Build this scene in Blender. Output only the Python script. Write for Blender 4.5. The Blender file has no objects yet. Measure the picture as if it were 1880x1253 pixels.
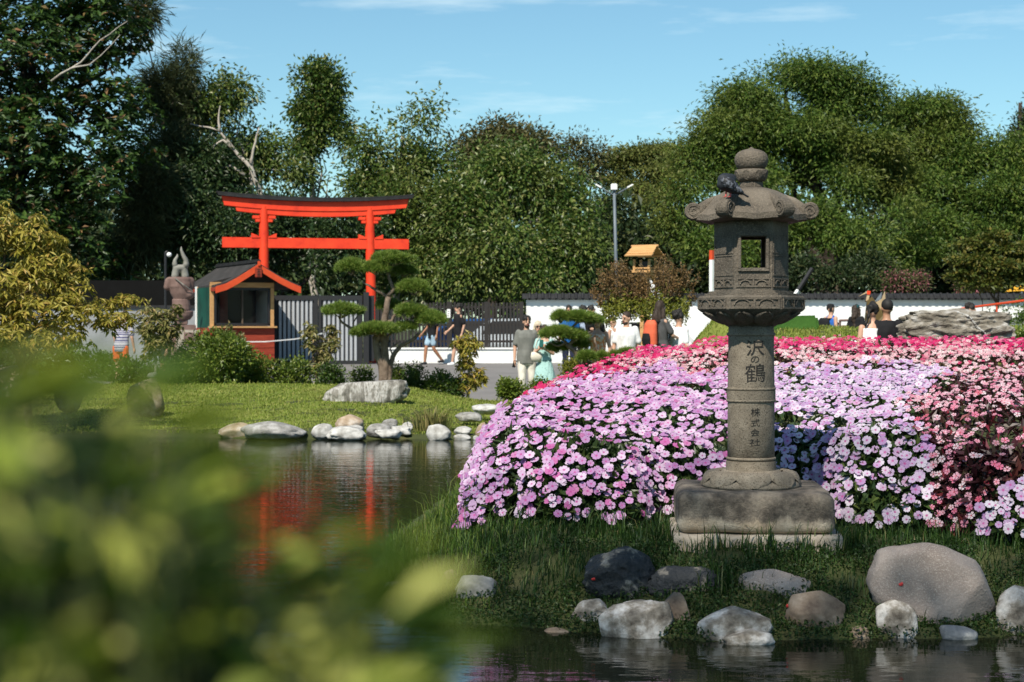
import bpy, bmesh, math, random
import numpy as np
from mathutils import Vector, Matrix, Euler, noise

# ------------------------------------------------------------------ camera, sky, sun, exposure
F = 3133.0            # focal length in pixels of the 1880 px wide photograph
EYE = 1.66            # camera height over the pond
YH = 600.0            # row of the horizon
SC = bpy.context.scene
COL = SC.collection
PI = math.pi
R = math.radians

cam_d = bpy.data.cameras.new('camera')
cam = bpy.data.objects.new('camera', cam_d)
COL.objects.link(cam)
cam.location = (0, 0, EYE)
cam.rotation_euler = (PI / 2 - math.atan((626.5 - YH) / F), 0, 0)
cam_d.sensor_width = 36.0
cam_d.lens = F / 1880 * 36
cam_d.clip_start = 0.05
cam_d.clip_end = 2000
cam_d.dof.use_dof = True
cam_d.dof.focus_distance = 12.5
cam_d.dof.aperture_fstop = 5.0
SC.camera = cam

SUN = Vector((-0.26, -0.60, 0.75)).normalized()
world = bpy.data.worlds.new('World')
SC.world = world
world.use_nodes = True
wn, wl = world.node_tree.nodes, world.node_tree.links
wn.clear()
w_out = wn.new('ShaderNodeOutputWorld')
w_bg = wn.new('ShaderNodeBackground')
w_bg.inputs['Strength'].default_value = 0.095
w_sky = wn.new('ShaderNodeTexSky')
w_sky.sky_type = 'NISHITA'
w_sky.sun_disc = False
w_sky.sun_elevation = math.asin(SUN.z)
w_sky.sun_rotation = math.atan2(SUN.x, SUN.y)
w_sky.air_density = 1.0
w_sky.dust_density = 0.25
w_sky.ozone_density = 1.6
w_tint = wn.new('ShaderNodeMix'); w_tint.data_type = 'RGBA'; w_tint.blend_type = 'MULTIPLY'
w_tint.inputs['Factor'].default_value = 1.0
w_tint.inputs['B'].default_value = (0.70, 0.94, 0.94, 1)
w_tc = wn.new('ShaderNodeTexCoord')
w_map = wn.new('ShaderNodeMapping'); w_map.inputs['Scale'].default_value = (5.0, 3.0, 34.0)
w_noise = wn.new('ShaderNodeTexNoise')
w_noise.inputs['Scale'].default_value = 1.3; w_noise.inputs['Detail'].default_value = 6; w_noise.inputs['Roughness'].default_value = 0.6
w_ramp = wn.new('ShaderNodeValToRGB')
w_ramp.color_ramp.elements[0].position = 0.56; w_ramp.color_ramp.elements[0].color = (0.0, 0.0, 0.0, 1)
w_ramp.color_ramp.elements[1].position = 0.80; w_ramp.color_ramp.elements[1].color = (0.42, 0.42, 0.42, 1)
w_mix = wn.new('ShaderNodeMix'); w_mix.data_type = 'RGBA'
w_mix.inputs['B'].default_value = (8.2, 9.2, 9.2, 1)
wl.new(w_tc.outputs['Generated'], w_map.inputs['Vector'])
wl.new(w_map.outputs['Vector'], w_noise.inputs['Vector'])
wl.new(w_noise.outputs['Fac'], w_ramp.inputs['Fac'])
wl.new(w_sky.outputs['Color'], w_tint.inputs['A'])
wl.new(w_tint.outputs['Result'], w_mix.inputs['A'])
wl.new(w_ramp.outputs['Color'], w_mix.inputs['Factor'])
wl.new(w_mix.outputs['Result'], w_bg.inputs['Color'])
wl.new(w_bg.outputs['Background'], w_out.inputs['Surface'])

sun_d = bpy.data.lights.new('sun', 'SUN')
sun_d.energy = 4.8
sun_d.angle = R(0.5)
sun_d.color = (1.0, 0.93, 0.80)
sun_o = bpy.data.objects.new('sun', sun_d)
COL.objects.link(sun_o)
sun_o.location = (-20, -14, 24)
sun_o.rotation_euler = SUN.to_track_quat('Z', 'Y').to_euler()

SC.view_settings.view_transform = 'Standard'
SC.view_settings.look = 'None'
SC.view_settings.exposure = 0.48
SC.view_settings.gamma = 1.0
SC.render.engine = 'CYCLES'
SC.cycles.max_bounces = 6
SC.cycles.diffuse_bounces = 3
SC.cycles.glossy_bounces = 3
SC.cycles.transmission_bounces = 3
SC.cycles.caustics_reflective = False
SC.cycles.caustics_refractive = False
SC.cycles.sample_clamp_indirect = 4.0

rng = np.random.default_rng(7)
random.seed(7)


# ------------------------------------------------------------------ helpers
def P(px, py, D):
    return Vector(((px - 940) / F * D, D, EYE + (YH - py) / F * D))


def X(px, D):
    return (px - 940) / F * D


def Zp(py, D):
    return EYE + (YH - py) / F * D


def sst(a, b, x):
    t = np.clip((x - a) / (b - a), 0, 1)
    return t * t * (3 - 2 * t)


def tag(o, label=None, cat=None, group=None, kind=None):
    if label: o['label'] = label
    if cat: o['category'] = cat
    if group: o['group'] = group
    if kind: o['kind'] = kind
    return o


def root(name, label, cat, loc=(0, 0, 0), rz=0.0, group=None):
    o = bpy.data.objects.new(name, None)
    o.empty_display_size = 0.1
    COL.objects.link(o)
    o.location = loc
    o.rotation_euler = (0, 0, rz)
    return tag(o, label, cat, group)


def rmat(o):
    return Matrix.LocRotScale(o.location, o.rotation_euler, o.scale)


def link(name, me, mats, parent=None, local=False):
    o = bpy.data.objects.new(name, me)
    COL.objects.link(o)
    if mats is not None:
        for m in (mats if isinstance(mats, (list, tuple)) else [mats]):
            me.materials.append(m)
    if parent is not None:
        o.parent = parent
        if not local:      # geometry given in world coordinates
            M = rmat(parent)
            if parent.parent is not None:
                M = rmat(parent.parent) @ parent.matrix_parent_inverse @ M
            o.matrix_parent_inverse = M.inverted()
    return o


def np_mesh(name, V, Fc, smooth=False):
    """V (n,3), Fc a list of int arrays (m,k)"""
    V = np.asarray(V, dtype=np.float32)
    me = bpy.data.meshes.new(name)
    me.vertices.add(len(V))
    me.vertices.foreach_set('co', V.ravel())
    Fc = [np.asarray(f, dtype=np.int32) for f in Fc if len(f)]
    loops = np.concatenate([f.ravel() for f in Fc])
    tot = np.concatenate([np.full(len(f), f.shape[1], dtype=np.int32) for f in Fc])
    start = np.concatenate([[0], np.cumsum(tot)[:-1]]).astype(np.int32)
    me.loops.add(len(loops))
    me.loops.foreach_set('vertex_index', loops)
    me.polygons.add(len(tot))
    me.polygons.foreach_set('loop_start', start)
    me.polygons.foreach_set('use_smooth', np.full(len(tot), smooth))
    me.update(calc_edges=True)
    return me


class MB:
    """collects simple shapes into one mesh"""
    def __init__(s):
        s.v, s.f = [], []

    def add(s, verts, faces):
        b = len(s.v)
        s.v.extend([tuple(v) for v in verts])
        s.f.extend([tuple(i + b for i in f) for f in faces])
        return s

    def box(s, c, size, rot=None):
        hx, hy, hz = size[0] / 2, size[1] / 2, size[2] / 2
        vs = [Vector((x, y, z)) for x in (-hx, hx) for y in (-hy, hy) for z in (-hz, hz)]
        if rot is not None:
            M = Euler(rot).to_matrix() if not isinstance(rot, Matrix) else rot
            vs = [M @ v for v in vs]
        c = Vector(c)
        return s.add([v + c for v in vs], [(0, 1, 3, 2), (4, 6, 7, 5), (0, 4, 5, 1), (2, 3, 7, 6), (0, 2, 6, 4), (1, 5, 7, 3)])

    def tube(s, pts, rad, n=8, cap=True):
        pts = [Vector(p) for p in pts]
        if not isinstance(rad, (list, tuple)): rad = [rad] * len(pts)
        rings = []
        up = Vector((0.13, 0.31, 1)).normalized()
        prev = None
        for i, p in enumerate(pts):
            d = (pts[min(i + 1, len(pts) - 1)] - pts[max(i - 1, 0)])
            d = d.normalized() if d.length > 1e-9 else Vector((0, 0, 1))
            if prev is None:
                a = d.cross(Vector((0, 1, 0)) if abs(d.y) < .9 else Vector((1, 0, 0))).normalized()
            else:
                a = (prev - d * prev.dot(d)).normalized()
            prev = a
            b = d.cross(a)
            rings.append([p + (a * math.cos(2 * PI * k / n) + b * math.sin(2 * PI * k / n)) * rad[i] for k in range(n)])
        vs = [v for r in rings for v in r]
        fs = []
        for i in range(len(pts) - 1):
            for k in range(n):
                fs.append((i * n + k, i * n + (k + 1) % n, (i + 1) * n + (k + 1) % n, (i + 1) * n + k))
        if cap:
            fs.append(tuple(range(n - 1, -1, -1)))
            fs.append(tuple(range((len(pts) - 1) * n, len(pts) * n)))
        return s.add(vs, fs)

    def lathe(s, prof, n=32, c=(0, 0, 0), phase=0.0, cap=True, sq=None):
        vs, fs = [], []
        for r, z in prof:
            for k in range(n):
                a = 2 * PI * k / n + phase
                vs.append((c[0] + r * math.cos(a), c[1] + r * math.sin(a), c[2] + z))
        for i in range(len(prof) - 1):
            for k in range(n):
                fs.append((i * n + k, i * n + (k + 1) % n, (i + 1) * n + (k + 1) % n, (i + 1) * n + k))
        if cap:
            fs.append(tuple(range(n - 1, -1, -1)))
            fs.append(tuple(range((len(prof) - 1) * n, len(prof) * n)))
        return s.add(vs, fs)

    def prism(s, poly, y0, y1):
        """poly in x,z extruded along y"""
        n = len(poly)
        vs = [(x, y0, z) for x, z in poly] + [(x, y1, z) for x, z in poly]
        fs = [tuple(range(n)), tuple(range(2 * n - 1, n - 1, -1))]
        for k in range(n):
            fs.append((k, k + n, (k + 1) % n + n, (k + 1) % n))
        return s.add(vs, fs)

    def ell(s, c, r, n=10, m=7, rot=None):
        vs, fs = [], []
        M = Euler(rot).to_matrix() if rot else None
        c = Vector(c)
        for i in range(m + 1):
            th = PI * i / m
            for k in range(n):
                v = Vector((r[0] * math.sin(th) * math.cos(2 * PI * k / n), r[1] * math.sin(th) * math.sin(2 * PI * k / n), -r[2] * math.cos(th)))
                if M: v = M @ v
                vs.append(c + v)
        for i in range(m):
            for k in range(n):
                fs.append((i * n + k, i * n + (k + 1) % n, (i + 1) * n + (k + 1) % n, (i + 1) * n + k))
        return s.add(vs, fs)

    def loft(s, secs, n=14):
        """secs: (centre, rx, ry) horizontal ellipses bottom to top"""
        vs, fs = [], []
        for c, rx, ry in secs:
            for k in range(n):
                a = 2 * PI * k / n
                vs.append((c[0] + rx * math.cos(a), c[1] + ry * math.sin(a), c[2]))
        for i in range(len(secs) - 1):
            for k in range(n):
                fs.append((i * n + k, i * n + (k + 1) % n, (i + 1) * n + (k + 1) % n, (i + 1) * n + k))
        fs.append(tuple(range(n - 1, -1, -1)))
        fs.append(tuple(range((len(secs) - 1) * n, len(secs) * n)))
        return s.add(vs, fs)

    def capsule(s, a, b, ra, rb, n=10):
        a, b = Vector(a), Vector(b)
        d = (b - a)
        L = d.length
        d = d / L if L > 1e-9 else Vector((0, 0, 1))
        pts, rs = [], []
        for t in (-1.0, -0.8, -0.45):
            pts.append(a + d * (ra * t)); rs.append(max(ra * math.sqrt(max(0, 1 - t * t)), ra * .02))
        pts.append(a); rs.append(ra)
        pts.append(b); rs.append(rb)
        for t in (0.45, 0.8, 1.0):
            pts.append(b + d * (rb * t)); rs.append(max(rb * math.sqrt(max(0, 1 - t * t)), rb * .02))
        return s.tube(pts, rs, n)

    def mesh(s, name, smooth=False):
        me = bpy.data.meshes.new(name)
        me.from_pydata(s.v, [], s.f)
        if smooth:
            me.polygons.foreach_set('use_smooth', [True] * len(me.polygons))
        me.update()
        bm = bmesh.new(); bm.from_mesh(me)
        bmesh.ops.recalc_face_normals(bm, faces=bm.faces)
        bm.to_mesh(me); bm.free()
        return me

    def build(s, name, mat, parent=None, local=False, smooth=False, bevel=0, kind=None, label=None):
        me = s.mesh(name, smooth)
        if bevel:
            bm = bmesh.new(); bm.from_mesh(me)
            es = [e for e in bm.edges if len(e.link_faces) == 2 and e.calc_face_angle(0) > 0.5]
            bmesh.ops.bevel(bm, geom=es, offset=bevel, segments=2, affect='EDGES', clamp_overlap=True)
            bm.to_mesh(me); bm.free()
        o = link(name, me, mat, parent, local)
        if kind: o['kind'] = kind
        if label: o['label'] = label
        return o

    def fuse(s, name, mat, parent, voxel=0.016, smooth_it=3, local=True, jitter=0):
        """one continuous surface out of overlapping volumes"""
        me = s.mesh(name)
        o = bpy.data.objects.new('tmp', me)
        COL.objects.link(o)
        m = o.modifiers.new('r', 'REMESH'); m.mode = 'VOXEL'; m.voxel_size = voxel
        if smooth_it:
            k = o.modifiers.new('s', 'SMOOTH'); k.iterations = smooth_it; k.factor = 0.5
        dg = bpy.context.evaluated_depsgraph_get()
        res = bpy.data.meshes.new_from_object(o.evaluated_get(dg))
        bpy.data.objects.remove(o); bpy.data.meshes.remove(me)
        if jitter:
            nv_ = len(res.vertices)
            co_ = np.empty(nv_ * 3, np.float32); no_ = np.empty(nv_ * 3, np.float32)
            res.vertices.foreach_get('co', co_); res.vertices.foreach_get('normal', no_)
            co_ = co_.reshape(-1, 3); no_ = no_.reshape(-1, 3)
            q_ = co_ * jitter[1] * np.array([1, 1, jitter[2]])
            amp_ = 0
            for k_ in range(9):
                w_ = rng.standard_normal(3) * (1.6 if k_ < 5 else 3.6)
                amp_ = amp_ + np.sin(q_ @ w_ + rng.uniform(0, 6.28)) * (.30 if k_ < 5 else .16)
            co_ = co_ + no_ * (jitter[0] * amp_)[:, None]
            res.vertices.foreach_set('co', co_.astype(np.float32).ravel())
        res.polygons.foreach_set('use_smooth', [True] * len(res.polygons))
        res.name = name
        return link(name, res, mat, parent, local)


# ------------------------------------------------------------------ materials
def new_mat(name):
    m = bpy.data.materials.new(name)
    m.use_nodes = True
    nt = m.node_tree
    nt.nodes.clear()
    out = nt.nodes.new('ShaderNodeOutputMaterial')
    bs = nt.nodes.new('ShaderNodeBsdfPrincipled')
    nt.links.new(bs.outputs[0], out.inputs['Surface'])
    return m, nt, bs, out


def ramp(nt, stops):
    r = nt.nodes.new('ShaderNodeValToRGB')
    el = r.color_ramp.elements
    while len(el) < len(stops): el.new(0.5)
    for e, (p, c) in zip(el, stops):
        e.position = p
        e.color = (c[0], c[1], c[2], 1)
    return r


def nnoise(nt, scale, detail=4, rough=0.55, coord='Object', mapping=None):
    tc = nt.nodes.new('ShaderNodeTexCoord')
    n = nt.nodes.new('ShaderNodeTexNoise')
    n.inputs['Scale'].default_value = scale
    n.inputs['Detail'].default_value = detail
    n.inputs['Roughness'].default_value = rough
    if mapping:
        mp = nt.nodes.new('ShaderNodeMapping')
        mp.inputs['Scale'].default_value = mapping
        nt.links.new(tc.outputs[coord], mp.inputs['Vector'])
        nt.links.new(mp.outputs['Vector'], n.inputs['Vector'])
    else:
        nt.links.new(tc.outputs[coord], n.inputs['Vector'])
    return n


def bump(nt, bs, src, strength=0.3, dist=0.02, chain=None):
    b = nt.nodes.new('ShaderNodeBump')
    b.inputs['Strength'].default_value = strength
    b.inputs['Distance'].default_value = dist
    nt.links.new(src, b.inputs['Height'])
    if chain is not None: nt.links.new(chain.outputs['Normal'], b.inputs['Normal'])
    nt.links.new(b.outputs['Normal'], bs.inputs['Normal'])
    return b


def mat_rough(name, stops, scale=6.0, rough=0.85, bscale=40, bstr=0.3, bdist=0.01, detail=6, mapping=None, spec=0.3, speck=None, coord='Object'):
    m, nt, bs, out = new_mat(name)
    n = nnoise(nt, scale, detail, 0.6, mapping=mapping, coord=coord)
    r = ramp(nt, stops)
    nt.links.new(n.outputs['Fac'], r.inputs['Fac'])
    col = r.outputs['Color']
    if speck:
        n3 = nnoise(nt, speck[0], 2, 0.7, coord=coord)
        r3 = ramp(nt, [(speck[1], (0, 0, 0)), (speck[2], (1, 1, 1))])
        nt.links.new(n3.outputs['Fac'], r3.inputs['Fac'])
        mx = nt.nodes.new('ShaderNodeMix'); mx.data_type = 'RGBA'
        nt.links.new(r3.outputs['Color'], mx.inputs['Factor'])
        nt.links.new(col, mx.inputs['A'])
        mx.inputs['B'].default_value = (*speck[3], 1)
        col = mx.outputs['Result']
    nt.links.new(col, bs.inputs['Base Color'])
    bs.inputs['Roughness'].default_value = rough
    bs.inputs['Specular IOR Level'].default_value = spec
    if bstr:
        n2 = nnoise(nt, bscale, 5, 0.6, coord=coord, mapping=mapping)
        bump(nt, bs, n2.outputs['Fac'], bstr, bdist)
    return m


def mat_plain(name, c, rough=0.6, var=0.15, scale=5, spec=0.4, bstr=0.1):
    lo = tuple(v * (1 - var) for v in c); hi = tuple(min(1, v * (1 + var)) for v in c)
    return mat_rough(name, [(0.3, lo), (0.7, hi)], scale, rough, bscale=scale * 8, bstr=bstr, bdist=0.004, spec=spec)


def mat_leaf(name, stops, rough=0.45, trans=0.35, spec=0.35, patch=None):
    """leaf colour differs leaf by leaf; light passes through"""
    m, nt, bs, out = new_mat(name)
    g = nt.nodes.new('ShaderNodeNewGeometry')
    oi = nt.nodes.new('ShaderNodeObjectInfo')
    ad = nt.nodes.new('ShaderNodeMath'); ad.operation = 'ADD'
    fr = nt.nodes.new('ShaderNodeMath'); fr.operation = 'FRACT'
    nt.links.new(g.outputs['Random Per Island'], ad.inputs[0])
    nt.links.new(oi.outputs['Random'], ad.inputs[1])
    nt.links.new(ad.outputs[0], fr.inputs[0])
    r = ramp(nt, stops)
    nt.links.new(fr.outputs[0], r.inputs['Fac'])
    col = r.outputs['Color']
    if patch:     # (scale, colour, amount) : branches that have turned another hue
        n = nnoise(nt, patch[0], 3, 0.6)
        r2 = ramp(nt, [(0.5, (0, 0, 0)), (0.68, (patch[2],) * 3)])
        nt.links.new(n.outputs['Fac'], r2.inputs['Fac'])
        mx = nt.nodes.new('ShaderNodeMix'); mx.data_type = 'RGBA'
        nt.links.new(r2.outputs['Color'], mx.inputs['Factor'])
        nt.links.new(col, mx.inputs['A'])
        mx.inputs['B'].default_value = (*patch[1], 1)
        col = mx.outputs['Result']
    nt.links.new(col, bs.inputs['Base Color'])
    bs.inputs['Roughness'].default_value = rough
    bs.inputs['Specular IOR Level'].default_value = spec
    tr = nt.nodes.new('ShaderNodeBsdfTranslucent')
    nt.links.new(col, tr.inputs['Color'])
    mix = nt.nodes.new('ShaderNodeMixShader')
    mix.inputs['Fac'].default_value = trans
    nt.links.new(bs.outputs[0], mix.inputs[1])
    nt.links.new(tr.outputs[0], mix.inputs[2])
    nt.links.new(mix.outputs[0], out.inputs['Surface'])
    return m


def mat_flower(name, stops, eye, trans=0.25):
    m = mat_leaf(name, stops, rough=0.6, trans=trans, spec=0.2)
    nt = m.node_tree
    at = nt.nodes.new('ShaderNodeAttribute'); at.attribute_name = 'rad'
    r = ramp(nt, [(0.10, (1, 1, 1)), (0.34, (0, 0, 0))])
    nt.links.new(at.outputs['Fac'], r.inputs['Fac'])
    mx = nt.nodes.new('ShaderNodeMix'); mx.data_type = 'RGBA'
    bs = [n for n in nt.nodes if n.type == 'BSDF_PRINCIPLED'][0]
    tr = [n for n in nt.nodes if n.type == 'BSDF_TRANSLUCENT'][0]
    src = bs.inputs['Base Color'].links[0].from_socket
    nt.links.new(r.outputs['Color'], mx.inputs['Factor'])
    nt.links.new(src, mx.inputs['A'])
    mx.inputs['B'].default_value = (*eye, 1)
    nt.links.new(mx.outputs['Result'], bs.inputs['Base Color'])
    nt.links.new(mx.outputs['Result'], tr.inputs['Color'])
    return m


M = {}
M['granite'] = mat_rough('lantern_granite', [(0.28, (0.058, 0.048, 0.038)), (0.5, (0.118, 0.099, 0.078)), (0.72, (0.185, 0.156, 0.124))], 6, 0.9, 70, 1.0, 0.010, 8,
                         speck=(115, 0.55, 0.66, (0.20, 0.165, 0.125)))
M['granite_pale'] = mat_rough('pillar_granite', [(0.28, (0.15, 0.122, 0.090)), (0.5, (0.22, 0.182, 0.137)), (0.72, (0.285, 0.24, 0.184))], 9, 0.9, 90, 0.8, 0.006, 8,
                              speck=(120, 0.54, 0.66, (0.075, 0.060, 0.046)))
M['block_stone'] = mat_rough('base_block_stone', [(0.25, (0.05, 0.045, 0.04)), (0.45, (0.15, 0.13, 0.105)), (0.7, (0.27, 0.235, 0.19))], 4.5, 0.95, 55, 1.0, 0.012, 9,
                             speck=(120, 0.58, 0.66, (0.32, 0.28, 0.23)))
M['mortar'] = mat_rough('pale_render', [(0.3, (0.24, 0.19, 0.14)), (0.55, (0.36, 0.315, 0.26)), (0.75, (0.44, 0.40, 0.34))], 5, 0.9, 40, 0.5, 0.006, 7)
M['ink'] = mat_plain('carved_ink', (0.022, 0.02, 0.018), 0.9)
M['asphalt'] = mat_rough('path_asphalt', [(0.3, (0.15, 0.142, 0.138)), (0.7, (0.20, 0.19, 0.185))], 0.9, 0.9, 60, 0.3, 0.004, 8)
M['soil'] = mat_rough('ground_soil', [(0.3, (0.028, 0.034, 0.012)), (0.55, (0.05, 0.06, 0.018)), (0.75, (0.085, 0.075, 0.035))], 1.6, 0.95, 30, 0.6, 0.02, 8)
M['red'] = mat_rough('vermilion_paint', [(0.25, (0.52, 0.028, 0.010)), (0.42, (0.70, 0.040, 0.011)), (0.7, (0.80, 0.058, 0.015))], 3.5, 0.6, 30, 0.2, 0.003, 5, spec=0.35)
M['redwood'] = mat_rough('red_stained_wood', [(0.3, (0.20, 0.024, 0.012)), (0.7, (0.33, 0.05, 0.022))], 3, 0.65, 20, 0.3, 0.004, 6, mapping=(1, 8, 8))
M['orangered'] = mat_rough('orange_red_board', [(0.3, (0.52, 0.055, 0.016)), (0.7, (0.66, 0.085, 0.024))], 3, 0.55, 20, 0.15, 0.003)
M['timber'] = mat_rough('yellow_timber', [(0.3, (0.42, 0.22, 0.085)), (0.7, (0.56, 0.33, 0.14))], 4, 0.65, 30, 0.3, 0.004, 6, mapping=(1, 8, 8))
M['black_roof'] = mat_rough('black_roof', [(0.3, (0.010, 0.010, 0.011)), (0.7, (0.026, 0.026, 0.028))], 5, 0.7, 40, 0.5, 0.01)
M['grey_roof'] = mat_rough('dark_shingle', [(0.3, (0.020, 0.019, 0.019)), (0.7, (0.052, 0.049, 0.048))], 4, 0.85, 30, 0.6, 0.015)
M['black'] = mat_plain('black_paint', (0.016, 0.016, 0.018), 0.5)
M['blackwood'] = mat_plain('black_stained_wood', (0.02, 0.017, 0.016), 0.75)
M['steel'] = mat_plain('grey_sheet', (0.36, 0.375, 0.40), 0.5, 0.08, spec=0.4)
M['white_wall'] = mat_rough('white_plaster', [(0.25, (0.60, 0.60, 0.58)), (0.45, (0.72, 0.73, 0.72)), (0.7, (0.80, 0.81, 0.80))], 1.6, 0.85, 20, 0.15, 0.006, 7)
M['grey_wall'] = mat_rough('grey_plaster', [(0.3, (0.20, 0.21, 0.22)), (0.7, (0.30, 0.31, 0.33))], 1.2, 0.85, 20, 0.2, 0.006, 7)
M['green'] = mat_plain('dark_green_panel', (0.004, 0.055, 0.038), 0.6, 0.4, 2, spec=.25)
M['dark_room'] = mat_plain('dark_interior', (0.02, 0.016, 0.014), 0.8)
M['white'] = mat_plain('white_paint', (0.78, 0.78, 0.77), 0.5, 0.05)
M['statue_red'] = mat_rough('red_granite', [(0.3, (0.11, 0.064, 0.054)), (0.7, (0.205, 0.132, 0.112))], 3, 0.7, 60, 0.25, 0.005, 8)
M['statue_grey'] = mat_rough('grey_horn_stone', [(0.3, (0.15, 0.145, 0.125)), (0.7, (0.29, 0.28, 0.245))], 5, 0.6, 50, 0.3, 0.006)
M['bark'] = mat_rough('brown_bark', [(0.3, (0.05, 0.036, 0.026)), (0.7, (0.13, 0.098, 0.072))], 6, 0.9, 25, 0.8, 0.02, 7, mapping=(2, 2, .6))
M['bark_dark'] = mat_rough('dark_bark', [(0.3, (0.022, 0.016, 0.013)), (0.7, (0.06, 0.045, 0.035))], 3, 0.9, 15, 0.8, 0.03)
M['bark_pale'] = mat_rough('pale_bark', [(0.3, (0.27, 0.235, 0.20)), (0.7, (0.46, 0.42, 0.37))], 3, 0.85, 18, 0.5, 0.02)
M['bark_pine'] = mat_rough('pine_bark', [(0.3, (0.09, 0.062, 0.046)), (0.7, (0.24, 0.178, 0.135))], 9, 0.9, 40, 1.0, 0.015, 7)
M['lamp_grey'] = mat_plain('grey_lamp_metal', (0.12, 0.145, 0.17), 0.5)

def glass_mat(name, tint):
    m, nt, bs, out = new_mat(name)
    bs.inputs['Base Color'].default_value = (*tint, 1)
    bs.inputs['Roughness'].default_value = 0.03
    bs.inputs['Alpha'].default_value = 0.22
    bs.inputs['Specular IOR Level'].default_value = 0.35
    return m
M['pane'] = glass_mat('window_glass', (0.02, 0.02, 0.022))

# water
m, nt, bs, out = new_mat('pond_water')
bs.inputs['Base Color'].default_value = (0.010, 0.012, 0.006, 1)
bs.inputs['Roughness'].default_value = 0.015
bs.inputs['IOR'].default_value = 1.333
bs.inputs['Specular IOR Level'].default_value = 0.5
wv = nnoise(nt, 1.0, 3, 0.5, mapping=(2.6, 9.5, 1))
wv2 = nnoise(nt, 1.0, 2, 0.5, mapping=(0.6, 1.6, 1))
b1 = bump(nt, bs, wv.outputs['Fac'], 0.13, 0.025)
b2 = bump(nt, bs, wv2.outputs['Fac'], 0.08, 0.04, chain=b1)
M['water'] = m


# ------------------------------------------------------------------ terrain
XE_Y = [8.6, 9.2, 9.7, 10.6, 13, 16, 18, 22, 25.5, 28]
XE_X = [-.1, -.35, -.62, -.92, -.98, -.72, -.40, .45, 1.2, 1.6]
YF_X = [-1, -.37, .33, 1.03, 2.7, 5, 12]
YF_Y = [9.9, 9.58, 9.25, 8.98, 9.12, 9.3, 9.3]
BY = [9.0, 9.9, 10.6, 11.2, 12, 13, 16, 19, 22, 24, 26, 28.5, 60]
BZ = [.30, .37, .38, .42, .52, .62, .78, .94, 1.02, .98, .5, .12, .12]
GY = [0, 30, 35, 38, 41, 51, 60, 140]
GZ = [.1, .07, .08, .22, .42, .55, .6, .8]


def d_island(x, y):
    return np.minimum((x - np.interp(y, XE_Y, XE_X)) * 0.9, (y - np.interp(x, YF_X, YF_Y)))


def shore_far(x):
    return 25.25 + 0.22 * np.sin(x * 0.9 + .4) + 0.15 * np.sin(2.3 * x)


def ground(x, y):
    x = np.asarray(x, float); y = np.asarray(y, float)
    # island with its flower hill
    d = d_island(x, y)
    bank = np.where(d < 0, np.maximum(-.5, d * 0.9), 0.37 * sst(-0.12, 0.95, d) - 0.005)
    hill = np.interp(y, BY, BZ)
    hill = hill - .11 * (1 - sst(1.3, 3.0, x)) * sst(13, 18, y)
    hf = sst(0.2, .82, x - np.interp(y, XE_Y, XE_X)) * sst(9.6, 10.6, y)
    isl = np.where(d > 0, bank + (np.maximum(hill - 0.37, 0)) * hf, bank)
    # far side: lawn, path
    g = np.interp(y, GY, GZ)
    df = y - shore_far(x)
    lawn = np.interp(df, [-.7, 0, .25, 3.6, 7.0, 8.2, 9.5], [-.5, -.01, .09, .34, .56, .45, 0.0])
    lw = 1 - sst(-2.6, -0.2, x)
    lw2 = 0.42 + 0.58 * lw
    back = sst(7.4, 9.4, df)
    far = np.where(df > 0, lawn * lw2 * (1 - back) + g * back, np.maximum(-.5, df * .8))
    pond_side = 1 - sst(1.2, 2.4, x)
    far = np.where(df > 0, far, far * pond_side + (1 - pond_side) * isl)
    z = np.maximum(isl * (y < 30) + (y >= 30) * -1, far)
    # right hand side behind the flowers: high lawn, then down to the path
    rt = sst(3.1, 4.2, x)
    berm = np.interp(y, [21, 23.5, 25.5, 27.5, 30, 35, 39], [1.0, 1.05, 1.35, 1.62, 1.55, .8, .42]) + .03 * np.sin(x * 1.7)
    z = np.where((y > 20.5) & (x > 2.5), z * (1 - rt * sst(20.5, 22.5, y) * (1 - sst(37, 40, y))) + berm * rt * sst(20.5, 22.5, y) * (1 - sst(37, 40, y)), z)
    # grass mound left of the lantern
    mo = np.exp(-(((x - 3.75) / .75) ** 4 + ((y - 33.2) / 1.5) ** 4))
    z = z + mo * 0.85 * (1 - .0)
    # near bank below the camera
    near = 0.12 * (1 - sst(2.2, 3.6, y)) - 0.6 * sst(2.6, 4.0, y)
    z = np.where(y < 4.2, near, z)
    return z


def gz(x, y):
    return float(ground(np.array([x]), np.array([y]))[0])


def axis(parts):
    a = [np.arange(s, e, st) for s, e, st in parts]
    return np.concatenate(a + [[parts[-1][1]]])


gx = axis([(-150, -40, 10), (-40, -16, 2), (-16, -2, .35), (-2, 5, .1), (5, 9, .25), (9, 20, 1), (20, 40, 2), (40, 150, 10)])
gy = axis([(-30, -6, 3), (-6, 4.4, .4), (4.4, 8.6, .35), (8.6, 14, .1), (14, 27, .16), (27, 42, .25), (42, 56, .7), (56, 90, 3), (90, 400, 30)])
GXX, GYY = np.meshgrid(gx, gy)
GZZ = ground(GXX, GYY)
nx, ny = len(gx), len(gy)
idx = np.arange(nx * ny).reshape(ny, nx)
quads = np.stack([idx[:-1, :-1], idx[:-1, 1:], idx[1:, 1:], idx[1:, :-1]], -1).reshape(-1, 4)
rough_z = 0.012 * rng.standard_normal(GZZ.shape) * (GYY < 30)
gv = np.stack([GXX, GYY, GZZ + rough_z], -1).reshape(-1, 3)
gr = link('ground', np_mesh('ground', gv, [quads], True), M['soil'])
tag(gr, kind='structure')
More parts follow.
